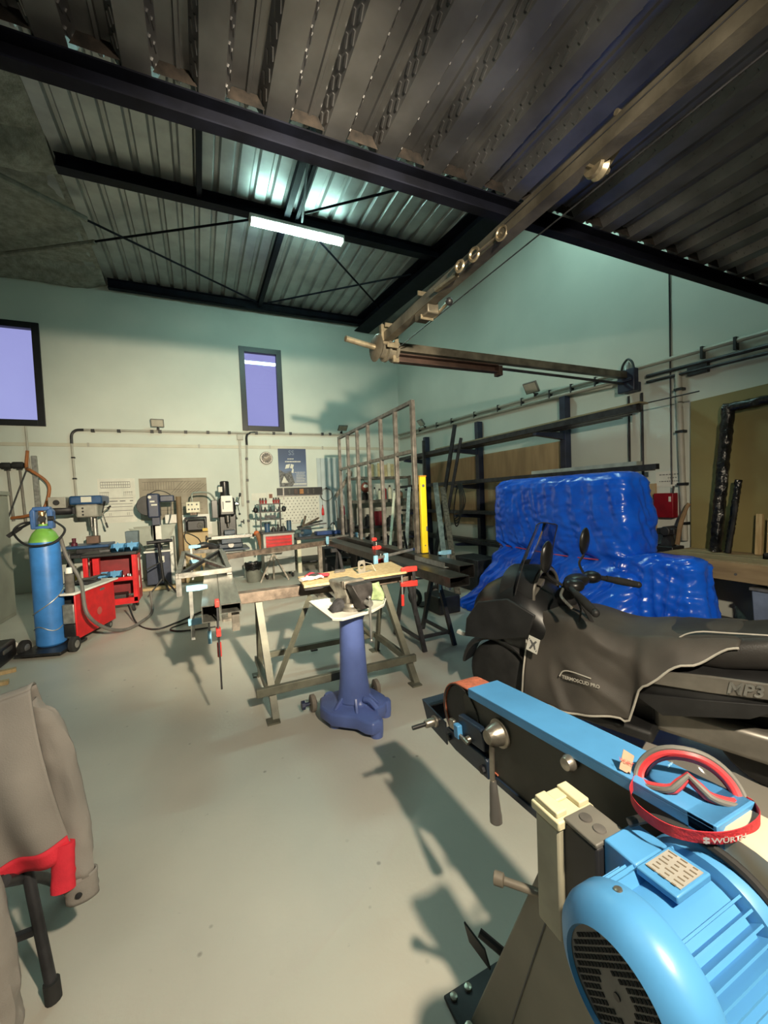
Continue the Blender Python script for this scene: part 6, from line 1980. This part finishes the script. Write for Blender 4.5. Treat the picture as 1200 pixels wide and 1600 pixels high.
# ---------------------------------------------------------------- belt grinder in the foreground
GBL = mat('grinder_sky_blue', (.085, .31, .62), .38, 0, .06, 6, .02)
GDK = mat('grinder_dark_panel', (.060, .055, .042), .48, 0, .12, 4, .03)
GNV = mat('grinder_navy', (.018, .032, .058), .36, .1, .15, 10, .04)
GMET = mat('worn_bright_metal', (.42, .38, .32), .33, .85, .2, 18, .05)
PEDM = mat('pedestal_olive_grey', (.20, .185, .145), .5, .1, .1, 4, .03)
CRM = mat('cream_plug', (.72, .66, .44), .45, 0, .05, 8)
AF = frame((.88, 1.29, .737), (0, -.9965, .083), (0, .083, .9965))     # along the arm rearwards, up, outwards to the left
t = thing('belt_grinder', 'blue and black pedestal belt grinder with a large finned blue motor', 'grinder', (.85, .7, 0))
m = MB(AF)
arm = [(.05, .112), (.82, .112), (.84, .06), (.84, -.10), (.80, -.16), (.03, -.135), (-.03, -.12), (.0, -.06), (.03, .0), (.02, .08)]
m.prism(arm, (0, 0, 0), (1, 0, 0), (0, 1, 0), (0, 0, -.115))
m.build('arm_housing', GDK, t, bevel=.004)
m = MB(AF)
m.bar((-.02, -.137, .004), (.86, -.163, .004), .02, .008, up=(0, 0, 1))
m.build('lower_flange', GNV, t)
# drum with abrasive belt
MB(AF).lathe((0, 0, -.005), (0, 0, -1), [(0, .02), (0, .109), (.003, .112), (.105, .112), (.105, .02)], 40).build('drum', BLACK, t)
BELT = mat('orange_abrasive', (.62, .17, .09), .8, 0, .15, 60, .3, 200)
BELTB = mat('belt_backing', (.035, .03, .025), .8, 0, .3, 40)
rs = []
path = [(.30, .118)] + [(.117 * math.cos(R(a)), .118 * math.sin(R(a))) for a in range(90, 271, 10)] + [(.20, -.122)]
for k, (a, b_) in enumerate(path):
    if 0 < k < len(path) - 1:
        nx, ny = a / .118, b_ / .118
    else:
        nx, ny = 0, (1 if k == 0 else -1)
    rs.append([(a, b_, .004), (a + nx * .004, b_ + ny * .004, .004), (a + nx * .004, b_ + ny * .004, -.104), (a, b_, -.104)])
MB(AF).rings(rs).build('abrasive_belt', BELT, t)
MB(AF).ring((0, 0, .002), (0, 0, 1), .116, .0035, 40, 5).build('belt_edge', BELTB, t)
# blue cover
m = MB(AF)
m.prism([(.075, .122), (.87, .122), (.87, .132), (.075, .132)], (0, 0, .012), (1, 0, 0), (0, 1, 0), (0, 0, -.138))
m.prism([(.075, .100), (.87, .100), (.87, .124), (.075, .124)], (0, 0, .012), (1, 0, 0), (0, 1, 0), (0, 0, -.004))
m.prism([(.82, .075), (.875, .075), (.875, .132), (.82, .132)], (0, 0, .012), (1, 0, 0), (0, 1, 0), (0, 0, -.138))
m.build('belt_cover', GBL, t, bevel=.003)
# tracking mechanism at the nose
m = MB(AF)
m.prism([(.02, .02), (.155, .02), (.17, .005), (.17, -.055), (.02, -.055)], (0, 0, .03), (1, 0, 0), (0, 1, 0), (0, 0, -.03))
m.build('tension_block', GNV, t, bevel=.006)
m = MB(AF)
m.prism([(-.09, -.075), (.155, -.075), (.17, -.09), (.17, -.15), (-.03, -.14), (-.09, -.125)], (0, 0, .022), (1, 0, 0), (0, 1, 0), (0, 0, -.022))
m.build('lower_bracket', GNV, t, bevel=.004)
for a, b_, r in ((.145, -.125, .014), (-.06, -.10, .012)):
    MB(AF).lathe((a, b_, .022), (0, 0, 1), [(0, r), (.01, r), (.011, r * .6)], 6).build('bolt', DARKSTEEL, t)
MB(AF).box((.03, -.035, .04), (.03, .05, .022)).build('blue_clip', GBL, t, bevel=.004)
MB(AF).box((.0, -.02, .042), (.03, .035, .016)).build('zinc_clip', GMET, t, bevel=.004)
MB(AF).cyl((.03, -.045, .04), (.10, -.05, .045), .007, n=8).build('adjuster_screw', GMET, t)
MB(AF).lathe((.085, -.045, .03), (0, 0, 1), [(0, .014), (.012, .012)], 12).build('adjuster_nut', GMET, t)
m = MB(AF)
m.prism([(-.31, -.045), (-.12, -.075), (-.12, -.165), (-.27, -.14)], (0, 0, .004), (1, 0, 0), (0, 1, 0), (0, 0, -.006))
m.prism([(-.31, -.045), (-.27, -.14), (-.268, -.14), (-.305, -.045)], (0, 0, 0), (1, 0, 0), (0, 1, 0), (0, 0, -.12))
m.prism([(-.31, -.052), (-.12, -.08), (-.12, -.075), (-.31, -.045)], (0, 0, -.09), (1, 0, 0), (0, 1, 0), (0, 0, -.03))
m.prism([(-.31, -.052), (-.25, -.06), (-.25, -.055), (-.31, -.045)], (0, 0, 0), (1, 0, 0), (0, 1, 0), (0, 0, -.09))
m.build('work_rest', GNV, t, bevel=.002)
MB(AF).lathe((-.20, -.10, .002), (0, 0, 1), [(0, .024), (.01, .024), (.014, .018), (.05, .017), (.055, .013)], 18).build('rest_knob', GMET, t)
MB(AF).cyl((-.20, -.10, .05), (-.205, -.103, .115), .009, n=10).build('knob_shaft', BLACK, t)
# tension lever
lv = MB(AF).lathe((.235, .035, 0), (0, 0, 1), [(0, .046), (.012, .046), (.014, .038), (.035, .034), (.05, .028), (.06, .022)], 28).build('lever_hub', GMET, t)
MB(AF).tube([(.235, .02, .042), (.24, -.08, .055), (.245, -.13, .06)], .009, 10, smooth=2).build('lever', GMET, lv)
MB(AF).lathe((.244, -.10, .057), (.06, -1, .05), [(0, .010), (.02, .013), (.09, .018), (.105, .020), (.125, .020), (.13, .014)], 18).build('lever_grip', mat('grey_grip', (.20, .19, .18), .35, .5), lv)
MB(AF).lathe((.53, .085, 0), (0, 0, 1), [(0, .016), (.008, .020), (.02, .021), (.032, .016), (.036, .006)], 18).build('round_knob', GMET, t)
# motor, axis pointing left
my, mz = .435, .755
MX = lambda x: (x, my, mz)
mot = MB()
mot.lathe(MX(.66), (1, 0, 0), [(0, .105), (.17, .105)], 40)
mot.build('motor_body', GBL, t)
m = MB()
for k in range(40):
    a = 2 * PI * k / 40
    if R(68) < a < R(112):
        continue
    c, s = math.cos(a), math.sin(a)
    p, w = Vector((0, c, s)), Vector((0, -s, c)) * .0026
    b0, b1 = Vector((.655, my, mz)), Vector((.835, my, mz))
    m.rings([[o_ + p * .10 + w, o_ + p * .10 - w, o_ + p * .126 - w * .7, o_ + p * .126 + w * .7] for o_ in (b0, b1)])
stuff(m.build('cooling_fins', GBL, t))
MB().lathe(MX(.835), (1, 0, 0), [(0, .108), (.004, .128), (.022, .134), (.04, .134), (.045, .12)], 44).build('end_shield', GBL, t)
m = MB()
m.lathe(MX(.665), (-1, 0, 0), [(0, .128), (.01, .134), (.045, .134), (.062, .128), (.078, .112), (.086, .098), (.088, .094), (.08, .09)], 48, caps=False)
m.build('fan_cover', GBL, t)
# grille with square perforations
FG = mat('fan_grille_grey', (.13, .13, .125), .5, .3, .1, 20)
MB().lathe(MX(.59), (-1, 0, 0), [(0, .094), (.004, .094)], 44).build('fan_grille', FG, t)
m = MB()
for i in range(-9, 10):
    for j in range(-9, 10):
        y, z = i * .0095, j * .0095
        rr = math.hypot(y, z)
        if .032 < rr < .084:
            yy, zz_ = (y - z) * .7071, (y + z) * .7071
            m.box((.5855, my + yy, mz + zz_), (.002, .0062, .0062), (R(45), 0, 0))
stuff(m.build('grille_hole', mat('grille_hole_black', (.006, .006, .006), .9), t))
MB().lathe(MX(.586), (-1, 0, 0), [(0, .006), (.002, .006)], 14).build('centre_hole', BLACK, t)
for a in (75, 195, 315):
    MB().lathe((.64, my + .133 * math.cos(R(a)), mz + .133 * math.sin(R(a))), (0, math.cos(R(a)), math.sin(R(a))), [(0, .008), (.003, .007), (.004, .003)], 12).build('screw', GMET, t)
# name plate on its flat seat
MB().box((.765, my + .015, mz + .121), (.10, .075, .014), (R(-5), 0, 0)).build('plate_seat', GBL, t, bevel=.003)
npm = frame((.768, my + .015, mz + .1295), (0, -1, .09), (1, 0, 0))
pl = MB(npm).box((0, 0, 0), (.062, .07, .0015)).build('name_plate', mat('tarnished_plate', (.50, .48, .43), .45, .2, .08, 12), t)
m = MB(npm)
for k in range(7):
    for j in range(3):
        m.box((-.02 + j * .02 + .002 * (k % 2), -.035 + k * .011, .0012), (.016 - .004 * ((k + j) % 3), .003, .0006))
stuff(m.build('plate_print', mat('faded_print', (.20, .16, .11), .6), pl))
# terminal and switch box
MB().bb(.735, .835, .50, .57, .78, .862).build('terminal_box', GBL, t, bevel=.004)
sw = MB().bb(.715, .80, .57, .69, .58, .845).build('switch_box', BLACK, t, bevel=.006)
MB().bb(.713, .802, .57, .655, .845, .855).build('box_lid', mat('grey_lid', (.16, .15, .13), .45), t, bevel=.003)
for y in (.595, .63):
    MB().lathe((.755, y, .855), (0, 0, 1), [(0, .014), (.003, .013), (.0035, .010)], 16).build('lid_screw', GREYRUB, t)
cr = MB().bb(.698, .806, .655, .725, .56, .828).build('plug_socket', mat('cream_shaded_box', (.34, .32, .24), .5), t, bevel=.006)  # cream front in shade, the shade put into this darker tone
MB().bb(.694, .81, .650, .735, .828, .850).build('socket_top', CRM, t, bevel=.004)
m = MB()
m.bb(.70, .732, .66, .728, .850, .864)
m.bb(.772, .804, .66, .728, .850, .864)
m.bb(.732, .772, .695, .728, .850, .858)
m.build('plug_lugs', CRM, t, bevel=.003)
# rod handle, pedestal
MB().cyl((.66, .80, .60), (.78, .66, .60), .010, n=12).build('rod', mat('brown_grey_rod', (.22, .19, .15), .5, .3), t)
MB().lathe((.652, .81, .60), (-.65, .76, 0), [(-.012, .012), (-.01, .016), (.012, .016), (.014, .012)], 16).build('rod_end', MATS['brown_grey_rod'], t)
m = MB()
m.rings([[(.66, .98, 0), (1.06, .98, 0), (1.06, .28, 0), (.66, .28, 0)], [(.735, .76, .63), (.97, .76, .63), (.97, .46, .63), (.735, .46, .63)]])
m.build('pedestal', PEDM, t, bevel=.006)
MB().bar((.658, .86, .0), (.733, .70, .63), .003, .003).build('pedestal_seam', INK, t)
fp = MB().bb(.62, 1.1, .92, 1.06, 0, .012).build('foot_plate', DARKSTEEL, t, bevel=.003)
for x, y in ((.645, 1.04), (.70, 1.04), (.645, .96)):
    MB().lathe((x, y, .012), (0, 0, 1), [(0, .012), (.008, .012), (.009, .008)], 8).build('bolt', GMET, fp)
m = MB()
m.prism([(0, 0), (.08, .03), (.10, .08), (.02, .05)], (.735, .97, .13), (-.3, .9, 0), (0, 0, 1), (.006, .003, 0))
m.build('foot_pedal', BLACK, t)
MB().cyl((.75, .90, .24), (.70, .97, .27), .012, n=8).build('pedal_arm', BLACK, t)
# rear wheel guard, dust elbow, cable
MB().lathe((.885, .40, .77), (1, 0, 0), [(0, .06), (.0, .158), (.01, .165), (.10, .165), (.11, .155), (.11, .06)], 44).build('wheel_guard', mat('cream_guard', (.55, .50, .38), .4, 0, .06, 6), t)
MB().tube([(.80, .56, .88), (.83, .52, .905), (.855, .44, .905), (.87, .36, .87), (.87, .29, .78), (.87, .27, .64), (.86, .28, .5)], .009, 8, smooth=6).build('motor_cable', RUBBER, t)
DU = mat('grey_dust_elbow', (.34, .32, .28), .5)
MB().tube([(.88, .36, .66), (.87, .33, .60), (.86, .32, .50), (.85, .32, .2)], .05, 16).build('dust_elbow', DU, t)
MB().ring((.88, .355, .65), (.1, .4, 1), .05, .008, 24, 6).build('elbow_collar', DU, t)

# ---------------------------------------------------------------- safety goggles lying on the blue cover
GRD = mat('goggle_red', (.70, .06, .07), .4, 0, .06, 10)
GGY = mat('goggle_grey_seal', (.17, .165, .15), .6, 0, .1, 10)
STR = mat('red_strap', (.62, .03, .045), .75, 0, .08, 30, .2, 120)
SWH = mat('strap_white', (.75, .70, .66), .7)
t = thing('safety_goggles', 'red framed safety goggles with a red printed strap lying on the blue grinder cover', 'goggles', (.95, .55, .92))
GO = Vector((.922, .508, .966))
gx_ = Vector((.115, -.155, .012)).normalized()           # across the face
gu = Vector((.60, .55, .58)).normalized()
gu = (gu - gx_ * gu.dot(gx_)).normalized()
G = frame(GO, gx_, gu)
def lens(k, off=0.0):
    """outline of the goggles: flat dome above, nose notch below"""
    a = 2 * PI * k
    c, s = math.cos(a), math.sin(a)
    x = .098 * math.copysign(abs(c) ** .75, c)
    y = .062 * s if s > 0 else .030 * s
    if s < 0:
        y += .036 * math.exp(-(x / .022) ** 2)
    z = -.055 * (x / .098) ** 2 + .0
    r = Vector((x, y, z))
    return r * (1 + off)
n_ = 56
out = [lens(k / n_) for k in range(n_)]
MB(G).tube([p + Vector((0, 0, .004)) for p in out], .0062, 8, smooth=0, loop=True).build('outer_rim', GGY, t)
MB(G).tube([lens(k / n_, -.12) + Vector((0, .002, -.004)) for k in range(n_)], .0105, 8, smooth=0, loop=True).build('red_frame', GRD, t)
m = MB(G)
m.rings([[p * (1 - .12 * j) + Vector((0, 0, .0 - .018 * j)) for p in out] for j in (.6, 1.0, 1.5)], caps=False)
m.build('face_seal', GRD, t, solid=.003)
m = MB(G)
cc = m.v((0, .02, .003))
vv = [m.v(p * .96 + Vector((0, 0, .002))) for p in out]
for i in range(n_):
    m.f([cc, vv[i], vv[(i + 1) % n_]])
LENS = glass('clear_lens', (.80, .80, .82), 1.35, .04)
m.build('lens', LENS, t)
# strap: hangs towards the motor in a loop
L_ = G @ Vector((-.10, .0, -.052))
R_ = G @ Vector((.10, .0, -.052))
sp_ = spline([R_, R_ + Vector((.002, -.012, -.004)), Vector((.948, .397, .948)), Vector((.895, .400, .940)), Vector((.845, .425, .931)), Vector((.806, .475, .922)), Vector((.800, .53, .922)), Vector((.815, .565, .930)), L_ + Vector((-.010, -.004, -.004)), L_], 10)
m = MB()
rs = []
for i, p in enumerate(sp_):
    f = i / (len(sp_) - 1)
    up_ = Vector((-.25, -.1, 1)).normalized()
    h = .0145
    rs.append((p - up_ * h, p + up_ * h))
m.rings([[a, b_, b_ + Vector((.0015, .0015, 0)), a + Vector((.0015, .0015, 0))] for a, b_ in rs])
m.build('strap', STR, t)
# lettering that follows the strap
CL = [0.0]
for a, b_ in zip(sp_, sp_[1:]):
    CL.append(CL[-1] + (b_ - a).length)
def on_strap(d, h):
    k = max(i for i in range(len(CL) - 1) if CL[i] <= d)
    f = (d - CL[k]) / (CL[k + 1] - CL[k])
    lo_, hi_ = rs[k][0].lerp(rs[k + 1][0], f), rs[k][1].lerp(rs[k + 1][1], f)
    tn = (sp_[k + 1] - sp_[k]).normalized()
    out_ = tn.cross(up_).normalized()
    if out_.dot(sp_[k] - Vector((.92, .51, .93))) < 0:
        out_ = -out_
    return (lo_ + hi_) / 2 + (hi_ - lo_).normalized() * h + out_ * .0045
MID = CL[next(i for i, p in enumerate(sp_) if p.x < .868)]
def strap_text(name, body, size, d0):
    o = text(name, body, size, (0, 0, 0), (1, 0, 0), (0, 1, 0), SWH, t, depth=0.0, bold=.0004)
    inv = ROOT[t.name].inverted()
    for v in o.data.vertices:
        p = ROOT[t.name] @ v.co
        v.co = inv @ on_strap(d0 - p.x, p.y)
    return o
strap_text('strap_lettering', 'WÜRTH', .017, MID - .004)
bm_ = MB()
for k in range(2):
    bm_.f([bm_.v(on_strap(MID + .008 + x, y + .0085 * k - .0045)) for x, y in ((.032, -.003), (.022, -.003), (.022, .003), (.032, .003))])
    bm_.f([bm_.v(on_strap(MID + .008 + x, y + .0085 * k - .0045)) for x, y in ((.029, -.0045), (.026, -.0045), (.026, .0045), (.029, .0045))])
stuff(bm_.build('strap_emblem', SWH, t, smooth=0))
tb = Vector((.888, .625, .945))
MB().prism([(-.018, -.02), (.016, -.022), (.022, .022), (-.012, .026)], tb, (.35, -.55, -.15), (.5, .2, .8), (.002, .002, -.001)).build('strap_end', mat('pale_strap_end', (.62, .36, .24), .7), t)
text('end_lettering', 'WÜRT', .0105, tb + Vector((.0, .0, .001)) + Vector((-.0012, -.0012, .0012)) * 2, (.35, -.55, -.15), (.5, .2, .8), GRD, t, depth=.0003)
MB().tube([tb + Vector((0, -.01, -.02)), L_ + Vector((-.01, .02, .0)), L_], .007, 8).build('strap_buckle', BLACK, t)
# ---------------------------------------------------------------- jacket on a folding chair at the left
JG = mat('grey_work_cloth', (.235, .215, .195), .85, 0, .08, 4, .12, 240)
JR = mat('red_lining', (.62, .02, .04), .8, 0, .08, 20, .1, 200)
t = thing('folding_chair', 'dark metal folding chair hidden under the grey work jacket', 'chair', (-.8, 1.75, 0))
for x in (-.60, -1.02):
    MB().tube([(x + .08, 1.62, .012), (x + .01, 1.70, .42), (x - .02, 1.74, .70), (x - .02, 1.76, .93)], .017, 10).build('back_post', DARKSTEEL, t)
    MB().tube([(x + .02, 2.05, .012), (x, 1.85, .25), (x - .01, 1.60, .46)], .017, 10).build('leg', DARKSTEEL, t)
    MB().cyl((x + .08, 1.62, 0), (x + .075, 1.626, .06), .023, n=12).build('foot_cap', RUBBER, t)
MB().bb(-1.02, -.62, 1.36, 1.76, .44, .465).build('seat', DARKSTEEL, t, bevel=.012)
MB().cyl((-.62, 1.76, .92), (-1.04, 1.76, .92), .017, n=10).build('top_rail', DARKSTEEL, t)
MB().bar((-.57, 1.66, .22), (-.97, 1.66, .22), .02, .02).build('cross_bar', DARKSTEEL, t)
t = thing('work_jacket', 'grey work jacket with red hem band hung over the folding chair', 'jacket', (-.75, 1.65, .97))
def jbody(a, b_):
    # a: 0 right side edge .. 1 left; b: 0 shoulder line .. 1 hem
    xr = -.545 + .10 * b_ ** 1.2
    x = xr + (-.98 - xr) * a
    z = 1.005 - .05 * max(0, a - .0) ** .7 - .03 * a + (.47 - 1.005 - .02 * a) * b_
    y = 1.70 - .03 * math.sin(b_ * 2.6) - .06 * b_ + .035 * noise.noise((a * 5, b_ * 1.2, 1.0)) * (.3 + b_) + .012 * math.sin(a * 22 + b_ * 2) * b_
    return (x, y, z)
MB().grid(jbody, 60, 50).build('body', JG, t, solid=.006)
MB().grid(lambda a, b_: tuple(Vector(jbody(a, .90 + .105 * b_)) + Vector((0, -.006, 0))), 60, 4).build('hem_band', JR, t, solid=.006)
def back(a, b_):
    p = Vector(jbody(a, b_))
    return (p.x, p.y + .05 + .09 * min(1, b_ * 3), p.z - .02 * b_)
MB().grid(back, 30, 30).build('back_panel', JG, t, solid=.006)
def top(a, b_):
    p, k = Vector(jbody(a, 0)), Vector(back(a, 0))
    r = p.lerp(k, b_)
    return (r.x, r.y, r.z + .012 * math.sin(PI * b_))
MB().grid(top, 30, 6).build('shoulder', JG, t, solid=.006)
def sleeve(pts, rad, n=20, wr=.010, seed=0.0):
    c = spline([Vector(p) for p in pts], 8)
    rs = []
    m_ = len(c)
    for i, p in enumerate(c):
        d = (c[min(m_ - 1, i + 1)] - c[max(0, i - 1)]).normalized()
        s, u, _ = basis(d, (0, 1, 0))
        f = i / (m_ - 1)
        k = f * (len(rad) - 1)
        i0 = min(int(k), len(rad) - 2)
        r = rad[i0] + (rad[i0 + 1] - rad[i0]) * (k - i0)
        rs.append([p + s * math.cos(a) * (r + wr * noise.noise((a * 1.2, f * 9, seed))) + u * math.sin(a) * (r * .62 + wr * noise.noise((a * 1.2, f * 9, seed + 4))) for a in [2 * PI * j / n for j in range(n)]])
    return rs
rs = sleeve([(-.565, 1.72, .955), (-.518, 1.73, .85), (-.482, 1.72, .68), (-.452, 1.68, .50), (-.434, 1.64, .36)], [.030, .045, .048, .046, .040], 22, .014, 2.0)
MB().rings(rs, caps=False).build('sleeve', JG, t, solid=.004)
MB().rings(sleeve([(-.435, 1.645, .37), (-.429, 1.638, .29)], [.046, .044], 22, .004), caps=False).build('cuff', JG, t, solid=.006)
MB().rings(sleeve([(-.468, 1.63, .50), (-.472, 1.61, .36)], [.030, .034], 16, .004), caps=True).build('red_gusset', JR, t)
MB().lathe((-.432, 1.608, .325), (0, -1, 0), [(0, .010), (.004, .009), (.005, .006)], 14).build('button', DARKSTEEL, t)
rs = sleeve([(-.80, 1.60, .90), (-.72, 1.52, .70), (-.645, 1.47, .48), (-.612, 1.45, .26), (-.603, 1.445, .11)], [.06, .085, .085, .072, .060], 24, .014, 7.0)
MB().rings(rs, caps=False).build('sleeve', JG, t, solid=.004)
MB().rings(sleeve([(-.604, 1.445, .115), (-.606, 1.445, .03)], [.066, .062], 24, .006), caps=False).build('cuff', JG, t, solid=.006)
